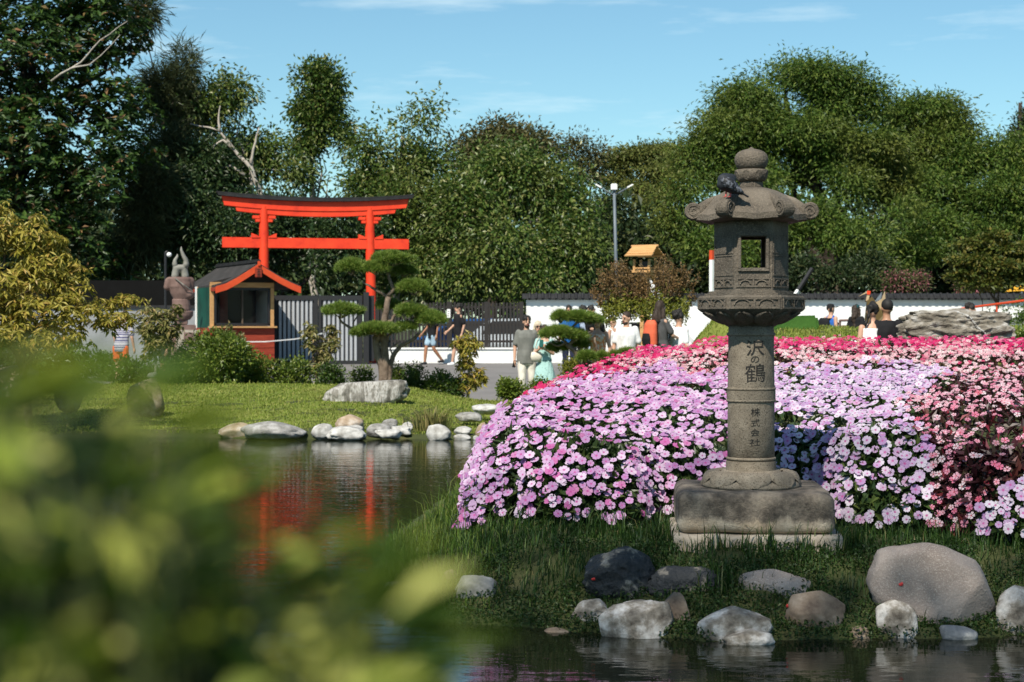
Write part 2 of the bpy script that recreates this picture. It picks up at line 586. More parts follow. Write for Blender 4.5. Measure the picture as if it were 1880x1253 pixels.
# the path: the same grid lifted a little, from behind the lawn to the wall
qc = gv[quads].mean(1)
yE = 34.0 + 0.25 * np.sin(qc[:, 0] * .7)
sel = (qc[:, 1] > yE) & (qc[:, 1] < 51.9) & (qc[:, 0] > -19) & (qc[:, 0] < 18) & ~((qc[:, 0] > 2.9) & (qc[:, 1] < 38.5)) & ~((qc[:, 0] < -5.2) & (qc[:, 1] < 37.5))
pq = quads[sel]
used, inv = np.unique(pq, return_inverse=True)
pv = gv[used] + np.array([0, 0, .012])
pv[:, 2] = ground(pv[:, 0], pv[:, 1]) + .012
tag(link('path', np_mesh('path', pv, [inv.reshape(-1, 4)], True), M['asphalt']), kind='structure')
# turf under the lawn blades
for nm, cond in (('lawn', (qc[:, 1] > 25.5) & (qc[:, 1] < 34.3) & (qc[:, 0] > -14) & (qc[:, 0] < 2.0) & (gv[quads][:, :, 2].min(1) > .06)),
                 ('high_lawn', (qc[:, 1] > 22.6) & (qc[:, 1] < 38.4) & (qc[:, 0] > 3.0) & (qc[:, 0] < 14))):
    used, inv = np.unique(quads[cond], return_inverse=True)
    pv = gv[used].copy(); pv[:, 2] = ground(pv[:, 0], pv[:, 1]) + .006
    M['turf_sheet'] = M.get('turf_sheet') or mat_rough('turf', [(.3, (.11, .14, .025)), (.55, (.165, .195, .036)), (.75, (.22, .21, .06))], 1.3, .95, 60, .6, .02, 8)
    tag(link(nm, np_mesh(nm, pv, [inv.reshape(-1, 4)], True), M['turf_sheet']), kind='structure')
# water
wy = np.array([2.6, 27.5]); 
tag(link('water', np_mesh('water', [(-40, 2.6, 0), (9, 2.6, 0), (9, 27.2, 0), (-40, 27.2, 0)], [[(0, 1, 2, 3)]]), M['water']), kind='structure')


# ------------------------------------------------------------------ foliage generators
def unit(v):
    return v / np.maximum(np.linalg.norm(v, axis=-1, keepdims=True), 1e-9)


def leaf_arrays(pos, dirv, nrm, L, Wd, fold=0.25):
    """four-cornered leaves folded along the midrib: V (4N,3), T (2N,3)"""
    d = unit(dirv)
    s = unit(np.cross(d, nrm))
    n = np.cross(s, d)
    L = np.asarray(L)[:, None]; Wd = np.asarray(Wd)[:, None]
    base = pos
    mid = pos + d * L * 0.48
    a = mid + s * Wd * .5 + n * Wd * fold
    b = mid - s * Wd * .5 + n * Wd * fold
    tip = pos + d * L - n * L * 0.10
    V = np.stack([base, a, tip, b], 1).reshape(-1, 3)
    i = np.arange(len(pos))[:, None] * 4
    T = np.concatenate([i + np.array([0, 1, 2]), i + np.array([0, 2, 3])])
    return V, T


def blade_arrays(pos, h, w, lean, az):
    """grass blades of two pieces: V (5N), T(3N)"""
    c, s = np.cos(az), np.sin(az)
    side = np.stack([-s, c, 0 * c], -1) * (w / 2)[:, None]
    ld = np.stack([c, s, 0 * c], -1)
    up = np.array([0, 0, 1.0])
    m = pos + ld * (lean * .3)[:, None] + up * (h * .6)[:, None]
    t = pos + ld * lean[:, None] + up * (h * (1 - .25 * np.minimum(lean / h, 1)))[:, None]
    V = np.stack([pos - side, pos + side, m + side * .75, m - side * .75, t], 1).reshape(-1, 3)
    i = np.arange(len(pos))[:, None] * 5
    T = np.concatenate([i + np.array([0, 1, 2]), i + np.array([0, 2, 3]), i + np.array([3, 2, 4])])
    return V, T


def rdir(n):
    return unit(rng.standard_normal((n, 3)))


def crown_mesh(name, blobs, n_clump, per, clump_r, leaf, mode='tuft', flat=1.0, shell=0.55, droop=0.3, gap=None, width=0.45, cl_flat=1.0):
    """blobs: (cx,cy,cz,rx,ry,rz) ; leaf: length"""
    B = np.array(blobs, float)
    wgt = (B[:, 3] * B[:, 5]) ** 1.0
    pick = rng.choice(len(B), n_clump, p=wgt / wgt.sum())
    dirs = rdir(n_clump)
    rad = shell + (1 - shell) * rng.random(n_clump) ** 0.6
    rad *= 1 + 0.16 * rng.standard_normal(n_clump) * (rng.random(n_clump) < .35)
    cc = B[pick, :3] + dirs * B[pick, 3:6] * rad[:, None]
    if gap:       # ragged crown: drop clumps where a coarse noise is low
        keep = np.array([noise.noise(Vector(c) * gap[0]) > gap[1] for c in cc])
        cc, dirs, pick = cc[keep], dirs[keep], pick[keep]
    n = len(cc)
    outw = unit(cc - B[pick, :3] + np.array([0, 0, .25]) * B[pick, 5:6])
    if mode == 'whorl':
        k = per
        az = np.tile(np.arange(k) * 2 * PI / k, (n, 1)) + rng.random((n, 1)) * 6.28 + .3 * rng.standard_normal((n, k))
        dd = np.stack([np.cos(az), np.sin(az), np.full_like(az, 0)], -1)
        ax = unit(outw * .7 + np.array([0, 0, .8]) + .35 * rdir(n))[:, None, :]
        dd = dd - (dd * ax).sum(-1, keepdims=True) * ax
        dd = unit(dd) + ax * (0.25 + .35 * rng.standard_normal((n, k, 1))) - np.array([0, 0, droop])
        pos = cc[:, None, :] + .25 * clump_r * rng.standard_normal((n, k, 3))
        nr = np.broadcast_to(ax, dd.shape) + .3 * rng.standard_normal(dd.shape)
    else:
        pos = cc[:, None, :] + clump_r * rng.standard_normal((n, per, 3)) * np.array([1, 1, cl_flat])
        dd = unit(pos - cc[:, None, :]) * .6 + outw[:, None, :] * .6 + .5 * rng.standard_normal((n, per, 3)) - np.array([0, 0, droop])
        nr = outw[:, None, :] * .7 + np.array([0, 0, .8]) * flat + .55 * rng.standard_normal((n, per, 3))
    pos, dd, nr = pos.reshape(-1, 3), dd.reshape(-1, 3), nr.reshape(-1, 3)
    L = leaf * (0.7 + .6 * rng.random(len(pos)))
    V, T = leaf_arrays(pos, dd, nr, L, L * width)
    return np_mesh(name, V, [T]), cc


def wobble(a, b, n=6, amp=.1):
    a, b = Vector(a), Vector(b)
    L = (b - a).length
    out = []
    for i in range(n + 1):
        t = i / n
        p = a.lerp(b, t)
        if 0 < i < n:
            p += Vector((random.uniform(-1, 1), random.uniform(-1, 1), random.uniform(-.5, .5))) * amp * L * math.sin(PI * t)
        out.append(p)
    return out


def taper(r0, r1, n):
    return [r0 + (r1 - r0) * i / n for i in range(n + 1)]


def D_far(b):
    return b[1] > 54


def tree(name, label, base, blobs, n_clump, per, clump_r, leaf, lmat, bmat, trunk_r, top=None, limbs=5, cat='tree', group=None, pale=None, twigs=0, **kw):
    rt = root(name, label, cat, base, group=group)
    if D_far(base):
        sh_ = clump_r * (.75 if kw.get('cl_flat', 1) > .5 else .35)
        blobs = [(b[0], b[1], b[2], max(b[3] - sh_, b[3] * .45), max(b[4] - sh_, b[4] * .45), max(b[5] - sh_, b[5] * .45)) for b in blobs]
        if kw.get('mode') != 'whorl' and lmat not in (G['casuarina'], G['pale']) and kw.get('shell', .55) > .3:
            sub_ = []
            for b in blobs:
                sub_.append((b[0], b[1], b[2], b[3] * .72, b[4] * .72, b[5] * .72))
                for k in range(9):
                    v = Vector((random.gauss(0, 1), random.gauss(0, 1) - .5, random.gauss(0, 1) + .25)).normalized()
                    q_ = random.uniform(.30, .50)
                    sub_.append((b[0] + v.x * b[3] * .72, b[1] + v.y * b[4] * .72, b[2] + v.z * b[5] * .72, b[3] * q_, b[4] * q_, b[5] * q_ * .85))
            blobs = sub_
        if kw.get('mode') != 'whorl' and lmat is not G['casuarina']:
            leaf *= .72; per = int(per * 1.75)
    me, cc = crown_mesh('crown', blobs, n_clump, per, clump_r, leaf, **kw)
    link('crown', me, lmat, rt)
    mb = MB()
    B = sorted(blobs, key=lambda b: -b[3] * b[5])[:40]
    b0 = B[0]
    if top is None: top = (b0[0], b0[1], b0[2])
    tp = wobble(base, top, 7, .05)
    tp[0] = Vector(base) - Vector((0, 0, .3))
    mb.tube(tp, taper(trunk_r, trunk_r * .35, 7), 9)
    for b in B[:limbs]:
        st = tp[random.randint(2, 5)]
        e = Vector(b[:3]) + Vector((random.uniform(-.4, .4) * b[3], random.uniform(-.4, .4) * b[4], random.uniform(0, .5) * b[5]))
        mb.tube(wobble(st, e, 6, .09), taper(trunk_r * .45, trunk_r * .08, 6), 6)
    for i in range(twigs):
        c = Vector(cc[random.randrange(len(cc))])
        mb.tube(wobble(c + (Vector(b0[:3]) - c) * random.uniform(.3, .6), c, 4, .1), taper(trunk_r * .12, trunk_r * .03, 4), 4)
    mb.build('trunk', bmat, rt, smooth=True)
    for pl in (pale or []):
        pts, r0, r1 = pl
        m2 = MB()
        q = []
        for i in range(len(pts) - 1):
            seg = wobble(pts[i], pts[i + 1], 3, .05)
            q += seg[:-1]
        q.append(Vector(pts[-1]))
        m2.tube(q, taper(r0, r1, len(q) - 1), 7)
        m2.build('limb', M['bark_pale'], rt, smooth=True)
    return rt


def blob(px, py, D, wpx, hpx, dy=None):
    """crown lobe from its size in the photograph, at distance D"""
    c = P(px, py, D)
    rx, rz = wpx / F * D, hpx / F * D
    return (c.x, c.y, c.z, rx, dy if dy else (rx + rz) * .5, rz)

# ------------------------------------------------------------------ structures at the far side of the path
# white garden wall with a dark tile cap
def wall_run(name, label, cat, x0, x1, y0, y1, zb, zt, thick, mat, cap=None, parts=None):
    a, b = Vector((x0, y0, 0)), Vector((x1, y1, 0))
    ang = math.atan2(b.y - a.y, b.x - a.x)
    L = (b - a).length
    rt = root(name, label, cat, ((a + b) / 2 + Vector((0, 0, zb))), ang)
    MB().box((0, 0, (zt - zb) / 2 - .15), (L, thick, zt - zb + .3)).build('wall_body', mat, rt, local=True)
    return rt, L

WD = 51.6
wz0 = .45
rt, L = wall_run('garden_wall', 'long white plastered garden wall with a dark tiled cap behind the visitors', 'wall', X(966, WD), 34, WD, WD, wz0, Zp(549, WD), .25, M['white_wall'])
mb = MB(); mt = MB()
hcap = Zp(549, WD) - wz0
mb.prism([(-.30, hcap), (.30, hcap), (.12, hcap + .13), (0, hcap + .16), (-.12, hcap + .13)], -L / 2 - .12, L / 2 + .12)
for v in range(len(mb.v)):
    x, y, z = mb.v[v]; mb.v[v] = (y, x, z)
mb.build('roof_cap', M['black_roof'], rt, local=True)
n = int(L / .2)
t1 = MB()
for k in range(n):
    x = -L / 2 + .1 + k * .2
    t1.tube([(x, -.31, hcap - .01), (x, -.12, hcap + .155)], .045, 6)
t1.build('tile_row', M['black_roof'], rt, local=True, kind='stuff')
MB().box((0, -.14, hcap - .06), (L, .06, .05)).build('cornice', M['white_wall'], rt, local=True)
MB().box((-L / 2 + .75, -.128, hcap - .62), (.62, .012, .30)).build('blank_panel', M['white_wall'], rt, local=True)

rt, L = wall_run('low_wall', 'low white wall along the path under the black slat fence', 'wall', X(700, WD), X(964, WD), WD - .3, WD - .3, .35, Zp(641, WD), .3, M['white_wall'])
MB().box((0, -.01, Zp(641, WD) - .35 + .02), (L, .36, .05)).build('coping', M['white_wall'], rt, local=True)

# black slat fence on the low wall
fx0, fx1 = X(692, WD), X(958, WD)
fzb, fzt = Zp(641, WD) + .05, Zp(556, WD)
rt = root('slat_fence', 'black wooden fence of narrow upright slats on the low white wall', 'fence', ((fx0 + fx1) / 2, WD - .3, fzb))
me_s = MB().box((0, 0, (fzt - fzb) / 2), (.062, .022, fzt - fzb)).mesh('slat')
me_s.materials.append(M['blackwood'])
k = 0
x = fx0 + .05
while x < fx1:
    o = link('slat', me_s, None, rt, local=True); o.location = (x - rt.location.x, 0, random.uniform(-.02, .02))
    x += .105; k += 1
for zz in (.18, (fzt - fzb) * .5, fzt - fzb - .14):
    MB().box((0, .035, zz), (fx1 - fx0, .04, .07)).build('rail', M['blackwood'], rt, local=True)
for px in (694, 826, 893, 957):
    MB().box((X(px, WD) - rt.location.x, .02, (fzt - fzb) / 2), (.13, .09, fzt - fzb + .04)).build('post', M['blackwood'], rt, local=True)
# notice on the fence
rt = root('notice', 'small white notice on the black slat fence beside the walking visitors', 'sign', (X(824.5, WD), WD - .36, Zp(584, WD)))
MB().box((0, 0, .13), (.10, .012, .26)).build('board', M['white'], rt, local=True)
for zz in (.20, .12, .06):
    MB().box((0, -.008, zz), (.035, .003, .022)).build('mark', M['ink'], rt, local=True)
# dark building edge and parked blue car shapes behind the fence
def car(px, D, c, label):
    rt = root('parked_car', label, 'car', (X(px, D), D, .55), group='cars parked behind the slat fence')
    mb = MB()
    mb.prism([(-2.0, .25), (-2.05, .7), (-1.3, .85), (-.7, 1.35), (.8, 1.38), (1.5, .9), (2.05, .75), (2.05, .25)], -.8, .8)
    mb.build('body', mat_plain('car_paint', c, .25, .05, spec=.6), rt, local=True, bevel=.08, smooth=True)
    g = MB(); g.prism([(-.95, .88), (-.6, 1.28), (.72, 1.30), (1.25, .9)], -.815, .815); g.build('window', M['black'], rt, local=True)
    for sx in (-1.25, 1.25):
        for sy in (-.75, .75):
            w = MB(); w.lathe([(.0, -.1), (.3, -.1), (.32, 0), (.3, .1), (0, .1)], 18)
            o = w.build('wheel', M['black'], rt, local=True); o.rotation_euler = (PI / 2, 0, 0); o.location = (sx, sy, .3)
    return rt
car(865, 56.0, (.012, .06, .19), 'blue parked car glimpsed between the fence slats')
car(938, 55.0, (.30, .33, .36), 'grey parked car glimpsed at the wall end of the slat fence')

# grey wall far left
rt, L = wall_run('grey_wall', 'grey plastered wall behind the yellow-leaved tree at the left edge', 'wall', X(-140, 52), X(366, 52), 52, 52, .3, Zp(566, 52), .2, M['grey_wall'])
MB().box((0, 0, Zp(566, 52) - .3 + .04), (L, .34, .08)).build('coping', M['black_roof'], rt, local=True)
MB().box((0, .25, Zp(566, 52) - .3 + .45), (L, .05, .8)).build('dark_screen', mat_plain('matt_black', (.006, .006, .006), .9, spec=.1), rt, local=True)

# ---------------------------------------------------------------- torii gate
TD = 51.3
tc = Vector((X(585, TD), TD, 0))
rt = root('torii_gate', 'tall vermilion torii gate with a black curved top over the path', 'gate', (tc.x, tc.y, gz(tc.x, tc.y)), R(13))
tz0 = rt.location.z
s = TD / F
def tz(py): return EYE + (YH - py) * s - tz0
cs = 1 / math.cos(R(13))
for sx, lean in ((-1, .0), (1, -.09)):
    mb = MB()
    x = sx * 97 * s * cs
    pts = [(x - lean * .0, 0, -.4), (x, 0, 0), (x + lean * .5, 0, tz(530)), (x + lean, 0, tz(381))]
    mb.tube(pts, [.165, .16, .148, .135], 20)
    mb.build('pillar', M['red'], rt, local=True, smooth=False)
    # stepped brackets each side of the pillar top
    for d in (-1, 1):
        b = MB()
        b.box((x + lean + d * .235, 0, tz(401)), (.22, .24, .10))
        b.box((x + lean + d * .185, 0, tz(407)), (.14, .22, .10))
        b.build('bracket', M['red'], rt, local=True, bevel=.012)
        w = MB(); xx = x + lean * .6
        w.prism([(xx + d * .12, tz(438.5)), (xx + d * .37, tz(438.5)), (xx + d * .37, tz(430)), (xx + d * .12, tz(436))], -.1, .1)
        w.build('wedge', M['red'], rt, local=True)
MB().box((-.06, .0, tz(447.5)), (333 * s * cs, .16, 19 * s)).build('lower_beam', M['red'], rt, local=True, bevel=.008)
def curved_beam(name, xl, xr, pt, pb, ht, slant, yw, mat, sag=.14):
    mb = MB(); n = 24
    vs, fs = [], []
    for i in range(n + 1):
        t = i / n * 2 - 1
        up = sag * t * t
        for (zz, sl) in ((tz(pb), -slant), (tz(pt), 0)):
            x = (xl + xr) / 2 + t * ((xr - xl) / 2 + sl)
            for y in (-yw / 2, yw / 2):
                vs.append((x, y, zz + up))
    for i in range(n):
        a, b = i * 4, i * 4 + 4
        fs += [(a, b, b + 1, a + 1), (a + 2, a + 3, b + 3, b + 2), (a, a + 2, b + 2, b), (a + 1, b + 1, b + 3, a + 3)]
    fs += [(0, 1, 3, 2), (n * 4, n * 4 + 2, n * 4 + 3, n * 4 + 1)]
    mb.add(vs, fs)
    return mb.build(name, mat, rt, local=True, bevel=.006)
w = s * cs
curved_beam('upper_beam', -172 * w, 163 * w, 369.5, 389, .28, .09, .24, M['red'])
curved_beam('under_beam', -148 * w, 140 * w, 389.2, 399, .15, .05, .19, M['red'])
curved_beam('top_roof', -179 * w, 170 * w, 366.5, 371.5, .08, .03, .46, M['black_roof'])
curved_beam('roof_ridge', -180.5 * w, 171.5 * w, 363.5, 366.4, .05, .0, .34, M['black_roof'])
for px, py in ((690, 376), (560, 385), (470, 370), (720, 385)):
    pass

# ---------------------------------------------------------------- guard booth
BD = 47.0
s = BD / F
bx = X(445, BD)
brz = R(-2)
rt = root('guard_booth', 'small wooden booth with a curved dark gable roof and red weatherboards', 'booth', (bx, BD + .0, gz(bx, BD)), R(25))
bz0 = rt.location.z
def bz(py): return EYE + (YH - py) * s - bz0
hw = .88; dep = 1.5
zs = bz(602); zt = bz(527)
# base boards
nb = 6
hb = zs / nb
for i in range(nb):
    mt = M['timber'] if i == 0 else M['redwood']
    for nm, c, sz in (('plank', (0, -.02, hb * (i + .5)), (2 * hw + .05, .035, hb - .012)), ('plank', (-hw - .02, dep / 2, hb * (i + .5)), (.035, dep, hb - .012)), ('plank', (hw + .02, dep / 2, hb * (i + .5)), (.035, dep, hb - .012))):
        o = MB().box(c, sz).build(nm, mt, rt, local=True)
        o.rotation_euler = (R(-1.2), 0, 0) if 'plank' == nm and sz[0] > 1 else (0, 0, 0)
MB().box((0, dep / 2, -.25 + zs / 2), (2 * hw - .04, dep - .05, zs + .45)).build('base_core', M['dark_room'], rt, local=True)
MB().box((0, -.05, zs + .015), (2 * hw + .16, .16, .05)).build('sill_shelf', M['timber'], rt, local=True, bevel=.006)
# posts and lintel
for sx in (-1, 1):
    for yy in (.03, dep - .04):
        MB().box((sx * (hw - .03), yy, (zs + zt) / 2 + .02), (.10, .10, zt - zs)).build('post', M['timber'], rt, local=True, bevel=.006)
MB().box((0, .03, zt + .05), (2 * hw + .04, .10, .14)).build('lintel', M['timber'], rt, local=True, bevel=.006)
# window in the front
wf = root('window', None, None); wf.parent = rt; wf.location = (0, .02, 0)
def wbar(c, sz): return MB().box(c, sz)
zw0, zw1 = zs + .05, zt - .03
f = MB()
f.box((0, 0, zw0 + .04), (2 * hw - .18, .05, .08)).box((0, 0, zw1 - .03), (2 * hw - .18, .05, .06))
f.box((-hw + .12, 0, (zw0 + zw1) / 2), (.06, .05, zw1 - zw0)).box((hw - .12, 0, (zw0 + zw1) / 2), (.06, .05, zw1 - zw0))
f.build('frame', M['black'], wf, local=True)
MB().box((0, -.01, (zw0 + zw1) / 2), (.045, .045, zw1 - zw0 - .1)).build('mullion', M['bark'], wf, local=True)
for sx in (-1, 1):
    MB().box((sx * .385, .012, (zw0 + zw1) / 2), (.70, .008, zw1 - zw0 - .1)).build('pane', M['pane'], wf, local=True)
# inside: dark room with a pale side wall
MB().box((0, dep - .1, (zs + zt) / 2), (2 * hw - .1, .05, zt - zs)).build('back_wall', M['dark_room'], rt, local=True)
MB().box((hw - .06, dep / 2 + .05, (zs + zt) / 2), (.05, dep - .3, zt - zs)).build('side_wall', M['white_wall'], rt, local=True)
MB().box((0, dep / 2, zt + .02), (2 * hw - .1, dep - .2, .03)).build('ceiling', M['dark_room'], rt, local=True)
MB().box((-.28, .9, zs + .5), (.22, .06, 1.0)).build('cupboard', M['redwood'], rt, local=True)
MB().box((-hw - .0, dep / 2, (zs + zt) / 2 - .02), (.05, dep - .2, zt - zs)).build('side_panel', M['green'], rt, local=True)
MB().box((-hw - .03, dep - .05, (zs + zt) / 2), (.06, .06, zt - zs + .05)).build('corner_strip', M['white'], rt, local=True)
# roof: gable facing the path, slopes sweep up at the eaves
prof = [(-1.20, bz(531)), (-.9, bz(525)), (-.6, bz(514.5)), (-.3, bz(502)), (0, bz(489)), (.3, bz(501)), (.6, bz(512.5)), (.9, bz(522)), (1.20, bz(530))]
cx0 = .33
y0, y1 = -.42, dep + 2.2
mb = MB(); vs = []; fs = []
for j, yy in enumerate((y0, y1)):
    for x, z in prof: vs.append((x + cx0, yy, z))
    for x, z in prof: vs.append((x + cx0, yy, z + .09))
n = len(prof)
for i in range(n - 1):
    fs += [(i, i + 1, 2 * n + i + 1, 2 * n + i), (n + i, 3 * n + i, 3 * n + i + 1, n + i + 1), (i, n + i, n + i + 1, i + 1), (2 * n + i, 2 * n + i + 1, 3 * n + i + 1, 3 * n + i)]
fs += [(0, 2 * n, 3 * n, n), (n - 1, 2 * n - 1, 4 * n - 1, 3 * n - 1)]
mb.add(vs, fs).build('roof', M['grey_roof'], rt, local=True)
roof_o = rt.children[-1] if rt.children else None
for i in range(1, 9):     # roofing courses
    for sd in (0, 1):
        pass
for sd in (-1, 1):        # barge boards
    pr = [p for p in prof if p[0] * sd >= 0]
    pr.sort(key=lambda p: abs(p[0]))
    b = MB(); vs = []; fs = []
    for yy in (y0 - .06, y0 - .005):
        for k, (x, z) in enumerate(pr): vs += [(x + cx0, yy, z - .13), (x + cx0, yy, z + .05)]
    m_ = len(pr) * 2
    for k in range(len(pr) - 1):
        a = 2 * k
        fs += [(a, a + 2, a + 3, a + 1), (m_ + a, m_ + a + 1, m_ + a + 3, m_ + a + 2), (a, m_ + a, m_ + a + 2, a + 2), (a + 1, a + 3, m_ + a + 3, m_ + a + 1)]
    fs += [(0, 1, m_ + 1, m_), (m_ - 2, 2 * m_ - 2, 2 * m_ - 1, m_ - 1)]
    b.add(vs, fs).build('barge_board', M['orangered'], rt, local=True)
MB().box((-1.20 + cx0, (y0 + y1) / 2, bz(531) - .02), (.05, y1 - y0, .10)).build('fascia', M['redwood'], rt, local=True)
MB().box((cx0, (y0 + y1) / 2 + .02, bz(489) + .12), (.16, y1 - y0 + .12, .12)).build('ridge_cap', M['black_roof'], rt, local=True, bevel=.03)
MB().box((cx0, y0 - .09, bz(485)), (.09, .03, .13)).build('ridge_end', M['orangered'], rt, local=True, bevel=.01)
pl = MB().box((cx0 - .02, y0 - .09, bz(501.5)), (.20, .05, .27)).build('plaque', M['redwood'], rt, local=True, bevel=.02)
gl = MB()
for (x, z, wx, wz_) in ((0, .085, .09, .014), (0, .06, .014, .05), (0, .035, .07, .012), (-.03, .0, .012, .045), (.03, .0, .012, .045), (0, .018, .06, .01), (0, -.02, .06, .01), (0, -.05, .1, .013), (-.03, -.085, .012, .04), (.03, -.085, .012, .04), (0, -.105, .06, .01), (0, -.07, .06, .01)):
    gl.box((cx0 - .02 + x, y0 - .118, bz(501.5) + z), (wx, .006, wz_))
gl.build('plaque_lettering', M['ink'], pl, local=True)
gw = MB(); gw.prism([(-.95, zt + .1), (1.0, zt + .1), (cx0 + .5, bz(507)), (cx0, bz(494)), (cx0 - .5, bz(507))], .02, .06)
gw.build('gable_wall', M['dark_room'], rt, local=True)

# ---------------------------------------------------------------- corrugated double gate
GD = 50.2
s = GD / F
gxl, gxr = X(503, GD), X(666, GD)
g0 = gz((gxl + gxr) / 2, GD)
rt = root('corrugated_gate', 'black framed double gate filled with light grey corrugated sheet', 'gate', ((gxl + gxr) / 2, GD, g0), R(2))
W = gxr - gxl
zt = EYE + (YH - 543) * s - g0
for cx, wd in ((-W * .25 - .0, W * .5 - .02), (W * .25, W * .5 - .02)):
    lf = root('gate_leaf', None, None); lf.parent = rt; lf.location = (cx, 0, 0)
    MB().box((0, .03, zt / 2 + .05), (wd - .1, .02, zt - .2)).build('backing_sheet', M['black'], lf, local=True)
    for c, sz in (((0, 0, zt - .07), (wd, .08, .14)), ((0, 0, .06), (wd, .08, .12)), ((-wd / 2 + .04, 0, zt / 2), (.08, .085, zt)), ((wd / 2 - .06, 0, zt / 2), (.12, .085, zt))):
        MB().box(c, sz).build('frame', M['black'], lf, local=True)
    n = 8
    me = MB().prism([(-.045, .0), (.045, .0), (.03, -.035), (-.03, -.035)], .12, zt - .14)
    me.v = [(a, c_, b) for a, b, c_ in me.v]
    me = me.mesh('corrugation'); me.materials.append(M['steel'])
    for i in range(n):
        o = link('corrugation', me, None, lf, local=True)
        o.location = (-wd / 2 + .13 + (wd - .30) * (i + .35) / (n - .4), .02, 0)
MB().box((W / 2 + .10, 0, zt / 2), (.16, .16, zt + .2)).build('gate_post', M['black'], rt, local=True)
MB().box((-W / 2 - .03, .05, zt / 2), (.10, .12, zt)).build('gate_post', M['black'], rt, local=True)
MB().box((W / 2 + .24, .1, zt / 2 + .05), (.18, .04, zt - .1)).build('side_screen', M['black'], rt, local=True)
MB().box((-.03, -.06, 1.05), (.05, .05, .14)).build('latch', M['black'], rt, local=True)

# barrier tape between the booth and the saplings
tp = MB()
pts = [P(449, 627, 46.3), P(490, 626.5, 46.0), P(540, 622, 42), P(568, 617, 38), P(592, 611, 36.2)]
for i in range(len(pts) - 1):
    a, b = pts[i], pts[i + 1]
    tp.add([a, b, b + Vector((0, .01, -.03)), a + Vector((0, .01, -.03)), a + Vector((0, .012, 0)), b + Vector((0, .012, 0)), b + Vector((0, .022, -.03)), a + Vector((0, .022, -.03))],
           [(0, 1, 2, 3), (4, 7, 6, 5), (0, 4, 5, 1), (3, 2, 6, 7)])
tag(tp.build('barrier_tape', M['white']), 'thin white barrier tape strung from the booth to the golden saplings', 'tape')

# ---------------------------------------------------------------- horned statue
SD = 43.5
s = SD / F
sx = X(331, SD)
s0 = gz(sx, SD)
rt = root('horned_statue', 'headless red granite torso statue with a grey two-horned helmet on a stone pedestal', 'statue', (sx, SD, s0), R(14))
def q(px, py, dy=0): return Vector(((px - 331) * s, dy, EYE + (YH - py) * s - s0))
mb = MB()
mb.loft([(q(331, 588), .24, .2), (q(333, 580), .30, .24), (q(333, 571), .31, .25)], 16)
mb.fuse('hips', M['statue_red'], rt, .02)
mb = MB()
mb.loft([(q(333, 570.5), .25, .2), (q(333, 560), .235, .2), (q(332, 549), .22, .19)], 16)
mb.fuse('waist', M['statue_red'], rt, .02)
mb = MB()
mb.loft([(q(334, 551), .20, .17), (q(333, 540), .27, .22), (q(331, 525), .31, .25), (q(329, 512), .33, .24), (q(329, 509), .27, .2)], 16)
mb.capsule(q(312, 518), q(308, 527), .13, .10).capsule(q(349, 517), q(351, 527), .12, .09)
mb.ell(q(346, 541, -.06), (.15, .15, .13)).ell(q(331, 524, -.06), (.30, .20, .20))
mb.fuse('torso', M['statue_red'], rt, .02)
mb = MB(); mb.capsule(q(321, 512, -.26), q(336, 524, -.33), .014, .014).capsule(q(336, 524, -.33), q(352, 535, -.22), .014, .014)
mb.build('strap', M['statue_grey'], rt, local=True)
mb = MB()
mb.box(q(332, 591), (.34, .30, .16)); mb.build('neck_block', M['statue_red'], rt, local=True, bevel=.02)
mb = MB()
mb.capsule(q(322, 507), q(324, 494), .10, .09).capsule(q(340, 507), q(338, 494), .095, .09).capsule(q(324, 493), q(338, 492), .095, .09)
mb.fuse('helmet', M['statue_grey'], rt, .02)
for pts, rr in (([(324, 492), (321, 484), (322, 478), (326, 471), (326, 467)], .075), ([(339, 492), (342, 484), (341, 477), (336, 468), (333, 459), (333, 453)], .085)):
    h = MB(); pp = [q(*p) for p in pts]
    h.tube(pp, [rr * (1 - i / (len(pp) - .85)) ** .7 for i in range(len(pp))], 12)
    h.build('horn', M['statue_grey'], rt, local=True, smooth=True)
pd = MB(); pd.box(q(336, 602), (.62, .5, .15)); pd.build('plinth_cap', M['statue_red'], rt, local=True, bevel=.015)
pd = MB(); zc = q(338, 608).z; pd.box((q(338, 608).x, 0, zc / 2 - .1), (.72, .56, zc + .2)); pd.build('pedestal', M['statue_red'], rt, local=True, bevel=.015)
pd = MB(); pd.box((q(342, 622).x, -.29, q(342, 624).z), (.55, .03, .5)); pd.build('front_panel', M['mortar'], rt, local=True)
pd = MB(); pd.box((q(345, 622).x, -.315, q(342, 623).z), (.24, .03, .34)); pd.build('plaque', M['statue_red'], rt, local=True)

# ---------------------------------------------------------------- lamps
LD = 54.0
s = LD / F
lx = X(1131, LD)
rt = root('lamp_post', 'tall grey floodlight post with a white box and two arms', 'street lamp', (lx, LD, gz(lx, LD)))
top = EYE + (YH - 350) * s - rt.location.z
MB().tube([(0, 0, -.2), (0, 0, 3), (-.06, 0, top)], [.065, .055, .045], 12).build('pole', M['lamp_grey'], rt, local=True, smooth=True)
MB().box((-.07, -.05, top + .10), (.2, .16, .2)).build('floodlight', M['white'], rt, local=True, bevel=.02)
for d in (-1, 1):
    MB().tube([(-.06, 0, top - .16), (d * .42 - .06, 0, top + .08)], .02, 6).build('arm', M['lamp_grey'], rt, local=True)
    MB().box((d * .5 - .06, -.02, top + .13), (.22, .12, .05), (0, -d * .5, 0)).build('lamp_head', M['white'], rt, local=True, bevel=.01)
LD = 46
lx = X(304, LD)
rt = root('garden_lamp', 'thin black lamp post with a small white globe head beside the horned statue', 'street lamp', (lx, LD, gz(lx, LD)))
top = Zp(464, LD) - rt.location.z
